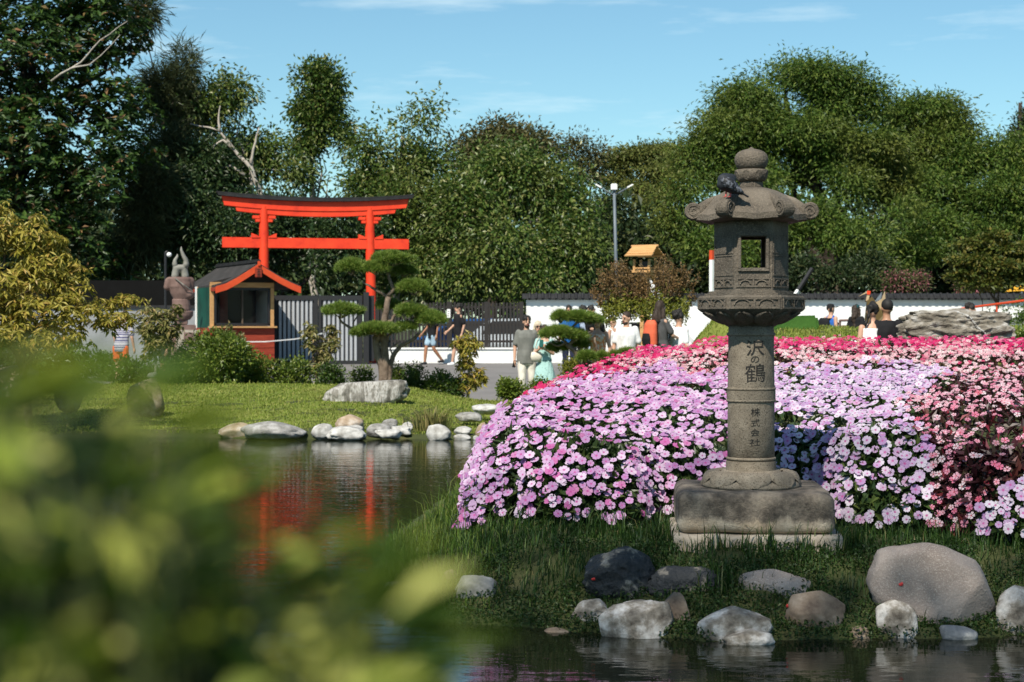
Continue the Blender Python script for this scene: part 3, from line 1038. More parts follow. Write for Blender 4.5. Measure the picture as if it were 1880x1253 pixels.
MB().tube([(0, 0, -.2), (0, 0, top)], .035, 8).build('pole', M['black'], rt, local=True)
MB().tube([(0, 0, top), (.06, 0, top + .03)], .03, 8).build('bracket', M['black'], rt, local=True)
MB().ell((.10, 0, top - .06), (.07, .07, .065)).build('globe', M['white'], rt, local=True, smooth=True)

# ---------------------------------------------------------------- wooden birdhouse on a post, leaning beams, red crane
HD = 36.0
s = HD / F
hx = X(1184, HD)
rt = root('birdhouse', 'wooden birdhouse with a layered plank roof on a tall post behind the brown-tipped tree', 'birdhouse', (hx, HD, gz(hx, HD)), R(-28))
h0 = rt.location.z
def hz(py): return EYE + (YH - py) * s - h0
MB().box((0, 0, hz(505) / 2 - .1), (.16, .16, hz(505) + .2)).build('post', M['timber'], rt, local=True)
for i in (0, 1):
    MB().box((0, (i * 2 - 1) * .0, hz(499) + .0 - i * .05), (.42 - .1 * i, .42 - .1 * i, .05)).build('platform', M['timber'], rt, local=True)
for sx in (-1, 1):
    for sy in (-1, 1):
        MB().box((sx * .17, sy * .17, hz(488)), (.045, .045, .26)).build('corner_post', M['timber'], rt, local=True)
    MB().box((sx * .17, 0, hz(493)), (.02, .3, .03)).build('rail', M['timber'], rt, local=True)
    MB().box((0, sx * .17, hz(493)), (.3, .02, .03)).build('rail', M['timber'], rt, local=True)
MB().box((0.02, 0, hz(489)), (.12, .12, .2)).build('feeder', M['black'], rt, local=True)
for sd in (-1, 1):
    for k in range(4):
        o = MB().box((0, sd * (.06 + .085 * k), hz(455.5 + 4.6 * k) - .0), (.56 + .02 * k, .11, .022), (sd * -.62 + sd * .08 * k, 0, 0)).build('plank', M['timber'], rt, local=True)
MB().tube([(-.31, 0, hz(452)), (.31, 0, hz(452))], .025, 8).build('ridge', M['timber'], rt, local=True)

def beam(name, label, a, b, w, mats, cat='beam'):
    rt = root(name, label, cat, (a.x, a.y, min(a.z, b.z)))
    mid = a.lerp(b, mats[1])
    MB().tube([a, mid], w, 4).build('lower_piece', mats[0], rt)
    MB().tube([mid + (b - a).normalized() * .002, b], w * 1.02, 4).build('upper_piece', mats[2], rt)
    return rt
a = P(1312, 600, 40); a.z = gz(a.x, 40) - .05
a1 = P(1336, 622, 40); a1.z = gz(X(1336, 40), 40) - .05
beam('leaning_beam', 'long white beam leaning up behind the brown-tipped tree', a1, P(1188, 516, 41), .085, (M['white'], .9, M['white']))
a = Vector((X(1307, 39), 39, gz(X(1307, 39), 39) - .05))
beam('marker_post', 'upright white post with an orange top beside the stone lantern', a, P(1307, 460, 39), .062, (M['white'], .93, M['orangered']), 'post')
a = Vector((X(1360, 41.5), 41.5, gz(X(1360, 41.5), 41.5) - .05))
beam('tilted_arm', 'tilted white arm with a dark tip behind the stone lantern', a, P(1491, 493, 42), .05, (M['white'], .80, M['black']))

# paper crane sculpture
KD = 39.0
s = KD / F
kx = X(1608, KD)
rt = root('crane_sculpture', 'large folded paper crane sculpture with brown wings and a red beak tip', 'sculpture', (kx, KD, gz(kx, KD)))
k0 = rt.location.z
def kq(px, py, dy=0): return Vector(((px - 1608) * s, dy, EYE + (YH - py) * s - k0))
def fold(name, pts, mat, th=.05):
    vs = [kq(*p) for p in pts]; n = len(vs)
    b = [v + Vector((0, th, 0)) for v in vs]
    fs = [tuple(range(n)), tuple(range(2 * n - 1, n - 1, -1))] + [(i, i + n, (i + 1) % n + n, (i + 1) % n) for i in range(n)]
    return MB().add(vs + b, fs).build(name, mat, rt, local=True)
M['crane_brown'] = mat_plain('crane_bronze_paper', (0.10, 0.065, 0.018), .5)
M['crane_tan'] = mat_plain('crane_tan_paper', (0.50, 0.36, 0.22), .6)
fold('wing', [(1583, 585, -.3), (1590, 553, -.1), (1601, 545, 0), (1622, 577, -.05), (1612, 610, -.3), (1588, 612, -.3)], M['crane_brown'])
fold('back_panel', [(1590, 553, .12), (1597, 540, .12), (1606, 551, .12), (1600, 560, .12)], M['black'])
fold('tail', [(1610, 556, .15), (1622, 549, .15), (1628, 535, .2), (1630, 560, .2), (1637, 580, .3), (1620, 585, .2)], M['crane_tan'])
fold('tail_fold', [(1611, 553, .25), (1624, 536, .28), (1622, 550, .26)], M['lamp_grey'])
fold('neck', [(1590, 553, .0), (1592, 541, 0), (1598, 537, 0), (1594, 553, .0)], M['crane_tan'])
fold('head', [(1590, 538, -.02), (1593, 534, -.02), (1598, 535, -.02), (1597, 541, -.02), (1592, 541, -.02)], M['red'])
fold('beak', [(1575, 545, -.05), (1591, 535.5, -.03), (1591, 538.5, -.03)], M['crane_tan'], .02)
fold('base_fold', [(1586, 611, -.2), (1614, 608, -.2), (1620, 636, 0), (1590, 636, 0)], M['crane_brown'], .3)

# clipped grass block, bench box, yellow canopy and rails at the right
rt = root('grass_block', 'clipped green turf block with sloping sides beside the lantern', 'hedge', (X(1452, 27), 27.3, gz(X(1452, 27), 27.3)))
s = 27 / F
z0 = rt.location.z
def bq(px, py): return ((px - 1452) * s, EYE + (YH - py) * s - z0)
mb = MB(); mb.prism([bq(1385, 640), bq(1514, 640), bq(1506, 579), bq(1468, 580), bq(1395, 612)], -.1, 1.0)
M['turf'] = mat_rough('clipped_turf', [(0.3, (0.035, 0.10, 0.015)), (0.7, (0.06, 0.15, 0.025))], 6, .95, 120, .8, .02, 8)
mb.build('turf_body', M['turf'], rt, local=True, bevel=.04)
BX = 29.0
rt = root('bench_box', 'red-brown slatted wooden box with a grey lid behind the big grey rock', 'box', (X(1885, BX), BX, gz(X(1885, BX), BX)))
z0 = rt.location.z
s = BX / F
hb_ = EYE + (YH - 604) * s - z0
MB().box((0, 0, hb_ + .04), (.75, .5, .08)).build('lid', M['lamp_grey'], rt, local=True, bevel=.01)
for i in range(9):
    MB().box((-.33 + i * .0825, -.2, hb_ / 2), (.075, .03, hb_)).build('slat', M['redwood'], rt, local=True)
MB().box((0, .02, hb_ / 2 - .05), (.68, .4, hb_ - .02)).build('box_core', M['dark_room'], rt, local=True)
yc = root('yellow_canopy', 'yellow peaked canopy beyond the white wall at the right edge', 'tent', (X(1895, 62), 62, .7))
s = 62 / F
zz = EYE + (YH - 535) * s - .7; zp = EYE + (YH - 518) * s - .7
b = MB(); b.add([(-.62, -.6, zz), (1.4, -.6, zz), (1.4, 1.4, zz), (-.62, 1.4, zz), (.3, .4, zp + .25)], [(0, 1, 4), (1, 2, 4), (2, 3, 4), (3, 0, 4), (0, 3, 2, 1)])
b.build('canopy_roof', mat_plain('yellow_cloth', (.75, .38, .03), .7), yc, local=True)
for xx in (-.55, 1.35):
    for yy in (-.55, 1.35):
        MB().box((xx, yy, zz / 2), (.05, .05, zz)).build('leg', M['lamp_grey'], yc, local=True)
rl = root('path_railing', 'low red railing rising along the white wall at the right', 'railing', (X(1840, 44), 44, gz(X(1840, 44), 44)))
MB().tube([P(1765, 567, 45), P(1890, 551, 43)], .03, 6).build('rail', M['orangered'], rl)
for px in (1775, 1830, 1885):
    t_ = (px - 1765) / 125
    p = P(px, 567 - 16 * t_, 45 - 2 * t_)
    MB().tube([p, (p.x, p.y, gz(p.x, p.y) - .1)], .025, 6).build('rail_post', M['orangered'], rl)
fr = root('wooden_frame', 'low red-brown wooden frame standing before the white wall between two visitors', 'railing', (X(1553, 43), 43, gz(X(1553, 43), 43)))
for py in (589, 600):
    MB().tube([P(1541, py, 43), P(1566, py - 1, 43)], .03, 4).build('rail', M['statue_red'], fr)
for px in (1542, 1565):
    p = P(px, 588, 43); MB().tube([p, (p.x, p.y, fr.location.z - .1)], .03, 4).build('frame_post', M['statue_red'], fr)
db = root('dark_stall', 'small dark stall table behind the brown-tipped tree', 'table', (X(1178, 44), 44, gz(X(1178, 44), 44)))
s = 44 / F
zz = EYE + (YH - 594) * s - db.location.z
MB().box((0, 0, zz), (.62, .5, .05)).build('table_top', M['black'], db, local=True)
MB().box((0, 0, zz / 2), (.5, .4, zz - .03)).build('table_cloth', M['blackwood'], db, local=True)

# ------------------------------------------------------------------ trees beyond the wall
G = {}
G['magnolia'] = mat_leaf('magnolia_leaf', [(0, (.014, .036, .008)), (.55, (.036, .075, .014)), (.92, (.065, .115, .022)), (.95, (.20, .11, .05)), (1, (.27, .16, .08))], .40, .15, .28)
G['mid'] = mat_leaf('broad_leaf', [(0, (.030, .070, .012)), (.5, (.078, .130, .022)), (.82, (.15, .195, .042)), (1, (.28, .27, .10))], .4, .25, .35, patch=(.5, (.17, .185, .05), .45))
G['mid_top'] = G['mid']
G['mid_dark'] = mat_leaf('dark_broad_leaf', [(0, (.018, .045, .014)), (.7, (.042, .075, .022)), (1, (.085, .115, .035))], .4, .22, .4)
G['mid_brown'] = mat_leaf('browning_leaf', [(0, (.05, .06, .02)), (.6, (.10, .105, .035)), (1, (.17, .13, .055))], .5, .25, .3)
G['tipu'] = mat_leaf('feathery_leaf', [(0, (.042, .09, .013)), (.6, (.095, .155, .025)), (1, (.18, .225, .045))], .5, .30, .3, patch=(.22, (.20, .19, .045), .6))
G['pale'] = mat_leaf('pale_leaf', [(0, (.09, .12, .03)), (.6, (.16, .18, .045)), (1, (.24, .24, .07))], .5, .35, .3)
G['casuarina'] = mat_leaf('casuarina_needle', [(0, (.04, .058, .025)), (.7, (.075, .095, .04)), (1, (.12, .125, .055))], .5, .2, .3)
G['woods'] = mat_leaf('woods_leaf', [(0, (.018, .035, .012)), (.7, (.04, .065, .02)), (1, (.085, .09, .03))], .5, .2, .3)
G['gold'] = mat_leaf('golden_leaf', [(0, (.13, .135, .018)), (.4, (.30, .26, .036)), (.8, (.45, .38, .085)), (1, (.44, .28, .075))], .45, .35, .3)
G['sap'] = mat_leaf('sapling_leaf', [(0, (.10, .12, .03)), (.5, (.20, .19, .06)), (.85, (.32, .28, .11)), (1, (.38, .27, .13))], .45, .35, .3)
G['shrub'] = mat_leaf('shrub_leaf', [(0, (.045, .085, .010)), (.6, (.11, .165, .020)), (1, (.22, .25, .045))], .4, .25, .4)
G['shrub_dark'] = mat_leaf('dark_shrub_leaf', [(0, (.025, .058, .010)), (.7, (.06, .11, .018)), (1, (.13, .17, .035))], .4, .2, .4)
G['brown_tip'] = mat_leaf('brown_tip_leaf', [(0, (.12, .075, .03)), (.6, (.20, .125, .05)), (1, (.28, .17, .075))], .5, .3, .3)
G['yellow_green'] = mat_leaf('yellow_green_leaf', [(0, (.10, .12, .015)), (.6, (.20, .21, .03)), (1, (.30, .28, .05))], .45, .35, .3)
G['maple'] = mat_leaf('maple_leaf', [(0, (.045, .07, .012)), (.6, (.10, .12, .02)), (1, (.20, .16, .035))], .5, .3, .3)
G['needle'] = mat_leaf('pine_needle', [(0, (.05, .11, .012)), (.5, (.13, .21, .028)), (1, (.27, .31, .07))], .45, .2, .35)
G['flowering'] = mat_leaf('pinkish_leaf', [(0, (.05, .07, .02)), (.6, (.11, .12, .04)), (.7, (.25, .08, .09)), (1, (.36, .14, .16))], .5, .25, .3)

def base_at(px, D, dz=-.1):
    x = X(px, D)
    return (x, D, gz(x, D) + dz)

# magnolia filling the left edge
tree('magnolia_tree', 'huge dark glossy magnolia tree with brown seed pods filling the upper left corner', base_at(40, 55),
     [blob(30, 110, 54.0, 185, 120), blob(180, 60, 55.0, 110, 90), blob(210, 200, 54.0, 95, 80), blob(60, 260, 53.5, 170, 110), blob(240, 290, 54.0, 70, 65),
      blob(170, 330, 53.5, 120, 80), blob(40, 400, 53.5, 140, 90), blob(150, 450, 54.0, 110, 80), blob(-130, 250, 55.0, 160, 260), blob(110, -20, 55.0, 190, 80), blob(200, 530, 55.0, 60, 45)],
     3000, 13, 0.25, .265, G['magnolia'], M['bark_dark'], .38, top=tuple(P(60, 120, 55)), limbs=8, mode='whorl', droop=.05, width=.42, shell=.25, gap=(.55, -.42), twigs=30,
     pale=[([P(95, 150, 52.0), P(150, 115, 52.0), P(185, 75, 52.1), P(235, 40, 52.2)], .035, .010), ([P(130, 127, 51.9), P(165, 120, 51.9), P(222, 65, 52.0)], .03, .008)])
tree('casuarina_tree', 'feathery grey-green casuarina with drooping needles behind the magnolia', base_at(300, 59),
     [blob(338, 130, 59, 26, 55), blob(300, 170, 59, 45, 50), blob(330, 210, 59, 40, 45), blob(262, 22, 59, 32, 40), blob(262, 420, 56, 40, 70), blob(275, 350, 56, 55, 60), blob(310, 290, 58, 60, 60), blob(225, 470, 56, 35, 40)],
     1700, 16, .19, .40, G['casuarina'], M['bark_dark'], .2, top=tuple(P(320, 150, 59)), limbs=5, droop=.45, width=.05, shell=.2, twigs=20)
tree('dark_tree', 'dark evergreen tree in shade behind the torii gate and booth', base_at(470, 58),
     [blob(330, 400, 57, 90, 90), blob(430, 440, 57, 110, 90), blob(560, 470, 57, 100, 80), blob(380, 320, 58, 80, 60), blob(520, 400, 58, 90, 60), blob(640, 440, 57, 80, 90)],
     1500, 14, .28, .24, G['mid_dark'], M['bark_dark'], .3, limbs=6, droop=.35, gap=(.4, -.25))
T2 = 60
tree('pale_limbed_tree', 'tree with bare whitish curving limbs and hanging twigs above the torii gate', base_at(490, T2),
     [blob(430, 185, T2, 55, 45), blob(375, 215, T2 - .5, 50, 50), blob(470, 230, T2, 45, 55), blob(490, 290, T2 + .5, 45, 50), blob(400, 300, T2 + 1, 65, 60), blob(350, 330, T2 - 1, 45, 60), blob(545, 310, T2 - .6, 38, 30), blob(440, 335, T2, 60, 30)],
     560, 25, .34, .25, G['mid'], M['bark_pale'], .17, top=tuple(P(462, 290, T2 - 1.2)), limbs=3, droop=.55, gap=(.6, -.1), twigs=25,
     pale=[([P(486, 375, T2 - 2.4), P(462, 310, T2 - 2.4), P(430, 275, T2 - 2.3), P(402, 240, T2 - 2.4), P(350, 228, T2 - 2.3)], .095, .02),
           ([P(461, 305, T2 - 2.4), P(470, 260, T2 - 2.3), P(476, 235, T2 - 2.3)], .055, .02),
           ([P(430, 276, T2 - 2.3), P(410, 258, T2 - 2.4), P(388, 272, T2 - 2.4)], .07, .02),
           ([P(404, 243, T2 - 2.4), P(402, 215, T2 - 2.3), P(405, 195, T2 - 2.3)], .05, .015),
           ([P(450, 322, T2 - 2.4), P(425, 305, T2 - 2.4), P(395, 310, T2 - 2.4), P(388, 345, T2 - 2.4)], .06, .012)])
tree('columnar_tree', 'tall narrow leafy tree rising against the sky above the torii gate', base_at(590, 62),
     [blob(*b[:2], 62, *b[2:]) for b in ((556, 148, 16, 22), (585, 138, 24, 24), (612, 152, 24, 26), (640, 158, 16, 14), (600, 186, 36, 24), (556, 200, 26, 24), (588, 226, 36, 20), (622, 236, 24, 18), (642, 262, 18, 16), (566, 262, 34, 24), (600, 290, 44, 24), (556, 312, 42, 24), (636, 310, 30, 20), (590, 335, 55, 20))],
     430, 25, .24, .25, G['mid_top'], M['bark_pale'], .16, top=tuple(P(588, 150, 62)), limbs=6, droop=.3, gap=(.6, -.15), shell=.35, twigs=12)
tree('leaning_tree', 'leafy tree whose crown leans up to the right beside the columnar tree', base_at(720, 60),
     [blob(800, 195, 60, 16, 16), blob(775, 215, 60, 28, 24), blob(730, 245, 60, 48, 35), blob(690, 275, 60, 45, 38), blob(740, 310, 60, 70, 50), blob(680, 340, 60, 60, 45), blob(760, 400, 59, 80, 65), blob(720, 480, 59, 80, 60), blob(800, 490, 58.5, 70, 50)],
     800, 27, .35, .25, G['mid'], M['bark_pale'], .2, top=tuple(P(740, 250, 60)), limbs=6, droop=.35, gap=(.55, -.18), shell=.45)
tree('rounded_tree', 'broad rounded evergreen tree with pale leaf tips above the slat fence', base_at(950, 58),
     [blob(880, 320, 60, 90, 60), blob(960, 345, 59, 90, 65), blob(850, 400, 58, 90, 70), blob(1040, 400, 58, 75, 65), blob(940, 440, 57, 110, 75), blob(1060, 470, 57.5, 50, 65), blob(860, 490, 57, 90, 55), blob(980, 520, 56.5, 70, 35), blob(1010, 350, 59, 60, 45)],
     1250, 29, .38, .25, G['mid'], M['bark_pale'], .28, limbs=8, droop=.5, gap=(.5, -.16), twigs=25)
tree('brown_crowned_tree', 'taller tree with a browning dome crown behind the rounded evergreen', base_at(900, 72),
     [blob(890, 245, 72, 65, 36), blob(940, 275, 72, 75, 45), blob(985, 275, 73, 40, 38), blob(850, 285, 72, 55, 40), blob(920, 320, 72, 100, 45)],
     850, 15, .30, .27, G['mid_brown'], M['bark_dark'], .3, limbs=4, droop=.3, gap=(.4, -.25))
tree('airy_tree', 'thin airy tree with sparse flat sprays of leaves against the sky', base_at(1090, 82),
     [blob(1045, 270, 82, 32, 10), blob(1072, 262, 82, 14, 9), blob(1085, 290, 82, 35, 9), blob(1050, 300, 82, 38, 10), blob(1098, 275, 82, 22, 8), blob(1075, 318, 82, 40, 10), blob(1030, 285, 82, 15, 9)],
     240, 8, .25, .24, G['mid_brown'], M['bark_dark'], .16, top=tuple(P(1068, 300, 82)), limbs=7, droop=.1, shell=.1)
tree('flat_topped_tree', 'pale green flat-topped tree with dark spreading limbs behind the lamp post', base_at(1170, 85),
     [blob(1175, 285, 85, 65, 16), blob(1215, 285, 85, 50, 18), blob(1140, 300, 85, 45, 14), blob(1220, 315, 84, 55, 16), blob(1170, 345, 84, 45, 13), blob(1190, 375, 83, 40, 14), blob(1225, 350, 84, 40, 18), blob(1130, 330, 85, 35, 12)],
     780, 14, .30, .27, G['pale'], M['bark_dark'], .42, top=tuple(P(1165, 360, 85)), limbs=8, droop=.2, shell=.2, cl_flat=.5)
tree('understory_tree', 'dim olive green tree filling the gap under the flat-topped tree', base_at(1140, 80),
     [blob(1120, 400, 80, 50, 55), blob(1150, 440, 80, 60, 50), blob(1210, 450, 80, 60, 60), blob(1120, 480, 79, 60, 40), blob(1200, 510, 78, 70, 30)],
     800, 14, .30, .25, G['woods'], M['bark_dark'], .3, limbs=4, droop=.3, gap=(.4, -.2))
RT = 68
tree('spreading_tree', 'large spreading feathery-leaved tree behind the stone lantern, tallest at the right', base_at(1530, RT),
     [blob(1440, 140, RT, 75, 42), blob(1520, 150, RT, 75, 50), blob(1370, 170, RT, 65, 55), blob(1340, 240, RT - 1, 65, 50), blob(1580, 190, RT, 50, 40), blob(1290, 300, RT - 1, 60, 45), blob(1400, 230, RT, 95, 70), blob(1460, 190, RT + 1, 150, 75), blob(1440, 280, RT, 120, 70), blob(1330, 280, RT, 70, 60), blob(1360, 330, RT - 1, 70, 50), blob(1590, 270, RT - 1, 60, 50),
      blob(1240, 350, RT - 2, 50, 45), blob(1270, 410, RT - 2, 65, 45), blob(1320, 460, RT - 3, 70, 45), blob(1480, 250, RT - 1, 90, 45), blob(1410, 330, RT - 2, 60, 35), blob(1540, 340, RT - 2, 60, 40), blob(1450, 420, RT - 3, 60, 45), blob(1500, 400, RT - 3, 60, 40), blob(1580, 440, RT - 4, 70, 45), blob(1620, 500, RT - 4, 55, 25), blob(1640, 390, RT - 4, 60, 35)],
     2300, 36, .42, .26, G['tipu'], M['bark_dark'], .42, top=tuple(P(1500, 210, RT)), limbs=12, droop=.35, gap=(.33, -.30), shell=.5, width=.34, cl_flat=.5,
     pale=[])
tree('second_spreading_tree', 'second feathery-leaved tree at the right with sky showing through its middle', base_at(1690, 70),
     [blob(1650, 215, 70, 55, 35), blob(1710, 200, 70, 50, 30), blob(1740, 240, 70, 40, 45), blob(1695, 270, 70, 85, 60), blob(1640, 330, 69, 80, 55), blob(1760, 300, 69, 50, 50), blob(1620, 265, 69, 50, 35), blob(1680, 350, 68, 75, 35), blob(1740, 310, 69, 45, 30), blob(1720, 420, 67, 70, 45), blob(1770, 370, 68, 35, 40), blob(1690, 460, 66, 60, 35)],
     1150, 36, .42, .26, G['tipu'], M['bark_dark'], .34, top=tuple(P(1680, 240, 70)), limbs=8, droop=.35, gap=(.33, -.34), shell=.5, width=.34, cl_flat=.5)
tree('edge_tree', 'feathery green tree cut by the right edge of the picture', base_at(1860, 68),
     [blob(1830, 290, 69, 50, 40), blob(1880, 300, 68, 50, 55), blob(1840, 360, 67, 60, 45), blob(1900, 400, 67, 50, 60), blob(1830, 420, 67, 50, 35), blob(1950, 300, 68, 60, 120)],
     560, 36, .48, .26, G['tipu'], M['bark_dark'], .32, limbs=5, droop=.35, gap=(.33, -.2), shell=.6, width=.34, cl_flat=.55)
tree('distant_tree', 'dark spiky tree top poking above the right edge tree', base_at(1875, 95),
     [blob(1872, 230, 95, 10, 30), blob(1860, 245, 95, 12, 14), blob(1885, 215, 95, 14, 20), blob(1890, 260, 95, 30, 30)],
     190, 12, .25, .26, G['woods'], M['bark_dark'], .3, top=tuple(P(1872, 190, 95)), limbs=4, droop=.2, shell=.2)
tree('maple_tree', 'small layered yellowish green maple before the white wall at the right', base_at(1822, 48),
     [blob(1800, 450, 48, 45, 9), blob(1850, 460, 48, 55, 10), blob(1790, 480, 47.5, 50, 9), blob(1840, 492, 47.5, 60, 10), blob(1770, 505, 47.5, 30, 8), blob(1875, 510, 48, 45, 11), blob(1815, 520, 47.5, 55, 9), blob(1825, 437, 48, 25, 8), blob(1890, 475, 48, 40, 12)],
     900, 12, .13, .13, G['maple'], M['bark'], .05, top=tuple(P(1822, 470, 48)), limbs=7, droop=.1, shell=.1, cl_flat=.35, width=.6)
for i, (px, py, w_, h_, lab) in enumerate(((1668, 520, 40, 22, 'pink-flowering shrub behind the white wall, under the second feathery tree'), (1790, 528, 22, 14, 'small reddish-flowering shrub behind the white wall beside the layered maple'))):
    D = 55
    tree('flowering_shrub', lab, base_at(px, D), [blob(px, py, D, w_, h_), blob(px - w_ * .6, py + 5, D, w_ * .6, h_)], 170, 12, .15, .14, G['flowering'], M['bark'], .05, cat='shrub', limbs=2, droop=.2, group='flowering shrubs behind the wall')
tree('fallow_tree', 'low gnarled tree with a thick leaning limb behind the wall right of the lantern', base_at(1522, 57),
     [blob(1560, 510, 57, 60, 18), blob(1480, 500, 58, 30, 25), blob(1600, 490, 58, 40, 25)], 260, 12, .2, .2, G['woods'], M['bark'], .26, top=tuple(P(1540, 500, 57)), limbs=3, droop=.2)
for i, px in enumerate((1320, 1425, 1660)):
    pass

# far wood closing the view
wb = []
for k in range(46):
    px = -900 + k * 85 + rng.uniform(-25, 25)
    D = rng.uniform(92, 104)
    top = 415 + rng.uniform(-25, 30) - (90 if px < 300 or px > 1400 else 0)
    wb.append(blob(px, (top + 560) / 2, D, 95, (560 - top) / 2))
for k in range(40):
    px = -400 + k * 68 + rng.uniform(-20, 20)
    D = rng.uniform(73, 77)
    wb.append(blob(px, rng.uniform(480, 500), D, 75, 90, dy=1.5))
me, _ = crown_mesh('woods', wb, 9500, 13, .5, .44, droop=.25, shell=.35)
tag(link('woods', me, G['woods']), kind='stuff')

# unseen tree added behind the camera, crown shaped to thin the sun
def added_shade_tree(label, c, r, n):
    b = (c[0], c[1], c[2], r[0], r[1], r[2])
    return tree('added_shade_tree', label, (c[0] - .3, c[1], gz(c[0], c[1]) - .3), [b], n, 12, .42, .24, G['mid_dark'], M['bark_dark'], .2, limbs=3, droop=.3, shell=.15, top=(c[0], c[1], c[2]), group='unseen trees added to shade the near bank')
SHADE = []

# ------------------------------------------------------------------ garden plants at the far shore
D = 25.5
tree('golden_tree', 'golden-leaved drooping tree at the left edge behind the blurred bush', base_at(60, D + .5),
     [blob(60, 440, D, 60, 28), blob(-20, 420, D, 60, 50), blob(90, 490, D, 70, 30), blob(10, 520, D - .3, 90, 35), blob(130, 525, D, 45, 26), blob(180, 562, D, 55, 16), blob(100, 570, D - .4, 90, 30), blob(225, 548, D, 30, 8), blob(60, 615, D - .5, 110, 25), blob(-40, 580, D, 110, 60), blob(190, 590, D - .2, 35, 12), blob(218, 582, D - .2, 30, 14), blob(205, 600, D - .1, 30, 10), blob(70, 405, D, 22, 10), blob(105, 455, D + .3, 15, 10), blob(-30, 380, D, 30, 14)],
     1150, 9, .07, .125, G['gold'], M['bark'], .07, top=tuple(P(40, 540, D)), limbs=10, mode='whorl', droop=.75, width=.30, shell=.55, twigs=30)

def sapling(label, px, py0, py1, D, blobs, n, lmat, stems=1, group=None, leaf=.13, name='sapling', per=8, **kw):
    b = base_at(px, D, 0)
    rt = root(name, label, 'tree' if name == 'sapling' else 'shrub', b, group=group)
    me, cc = crown_mesh('crown', blobs, n, per, .05, leaf, mode='whorl', droop=.6, width=.32, shell=.15, **kw)
    link('crown', me, lmat, rt)
    mb = MB()
    for k in range(stems):
        off = (k - (stems - 1) / 2) * .10
        c = Vector(blobs[min(k, len(blobs) - 1)][:3])
        mb.tube([Vector(b) + Vector((off, 0, -.1)), Vector(b) + Vector((off * 1.6, 0, .35)), c], [.03, .025, .012], 7)
    for k in range(14):
        c = Vector(cc[random.randrange(len(cc))])
        z = c.z - .1
        mb.tube([(b[0] + (c.x - b[0]) * .25, b[1], max(b[2] + .2, z - .15)), c], [.010, .005], 5)
    mb.build('trunk', M['bark_pale'] if stems == 1 else M['bark'], rt, smooth=True)
    return rt
D = 33.0
sapling('small tree with drooping tan-green leaves on a thin pale trunk beside the round shrub', 286, 0, 0, D,
        [blob(283, 585, D, 34, 26), blob(290, 620, D, 34, 24), blob(262, 605, D, 18, 18), blob(310, 600, D, 25, 22), blob(325, 570, D - .2, 10, 14), blob(276, 648, D, 18, 12)], 210, G['sap'])
D = 35.0
sapling('two-stemmed sapling with pale golden leaves in front of the corrugated gate', 590, 0, 0, D,
        [blob(568, 612, D, 16, 22), blob(608, 630, D, 20, 18), blob(588, 650, D, 24, 22), blob(578, 680, D, 14, 16), blob(610, 605, D, 10, 12)], 125, G['sap'], stems=2)
D = 33.6
sapling('slender sapling with drooping golden leaves beside the grey path', 860, 0, 0, D,
        [blob(862, 618, D, 9, 12), blob(858, 640, D, 22, 16), blob(840, 628, D, 12, 8), blob(875, 632, D, 14, 8), blob(855, 668, D, 14, 18), blob(862, 700, D, 20, 20), blob(882, 690, D, 9, 14)], 130, G['gold'])

def shrub(label, px, py0, py1, wpx, D, lmat, n, leaf=.07, group=None, name='shrub', per=11, round_=True):
    zt, b = Zp(py0, D), base_at(px, D, 0)
    h = max(.2, zt - b[2]); w = wpx / F * D / 2
    rt = root(name, label, 'shrub', b, group=group)
    bl = [(b[0], D, b[2] + h * .5, w * .85, w * .75, h * .48)]
    for k in range(6):
        a = random.uniform(0, 6.28)
        bl.append((b[0] + math.cos(a) * w * .55, D + math.sin(a) * w * .5, b[2] + h * random.uniform(.35, .7), w * .45, w * .45, h * .3))
    me, cc = crown_mesh('foliage', bl, n, per, .045, leaf, droop=.0, width=.5, shell=.6)
    link('foliage', me, lmat, rt)
    mb = MB()
    for k in range(10):
        c = Vector(cc[random.randrange(len(cc))])
        mb.tube(wobble((b[0] + random.uniform(-.06, .06), D + random.uniform(-.06, .06), b[2] - .1), c, 3, .08), taper(.018, .006, 3), 5)
    mb.build('stem', M['bark'], rt)
    return rt
SG = 'shrubs edging the lawn'
shrub('big round leafy green shrub in front of the red booth', 388, 608, 703, 165, 33.4, G['shrub'], 1250, .075)
shrub('sapling-like pale shrub rising behind the big round shrub', 425, 600, 640, 70, 35.6, G['sap'], 150, .10)
shrub('medium green shrub to the right of the big round shrub', 478, 652, 697, 70, 34.2, G['shrub'], 330, .07)
shrub('low spreading green shrub left of the two-stemmed sapling', 537, 655, 698, 80, 34.3, G['shrub'], 380, .07)
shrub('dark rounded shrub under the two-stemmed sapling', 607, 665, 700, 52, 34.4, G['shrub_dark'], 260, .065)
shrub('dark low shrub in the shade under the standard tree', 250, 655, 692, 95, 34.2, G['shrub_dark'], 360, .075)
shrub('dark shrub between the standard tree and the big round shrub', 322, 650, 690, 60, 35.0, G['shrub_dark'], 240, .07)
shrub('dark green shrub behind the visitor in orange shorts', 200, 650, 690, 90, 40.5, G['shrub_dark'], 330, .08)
shrub('small yellow-green bush left of the cloud-pruned pine trunk', 665, 673, 700, 40, 34.2, G['shrub'], 170, .06)
shrub('small bush directly behind the cloud-pruned pine trunk', 726, 672, 702, 44, 34.4, G['shrub'], 180, .06)
shrub('dark compact bush right of the cloud-pruned pine trunk', 762, 670, 708, 42, 34.0, G['shrub_dark'], 200, .06)
shrub('loose leggy bush left of the slender golden sapling', 805, 682, 718, 52, 33.9, G['shrub'], 190, .065)
shrub('dark tiny bush between the leggy bush and the golden sapling', 836, 695, 722, 30, 33.6, G['shrub_dark'], 110, .06)
shrub('loose dark green bush at the feet of the man in grey', 938, 700, 738, 48, 33.2, G['shrub'], 180, .07)
shrub('small bush in front of the teal dress', 993, 696, 735, 36, 32.8, G['shrub'], 120, .065)
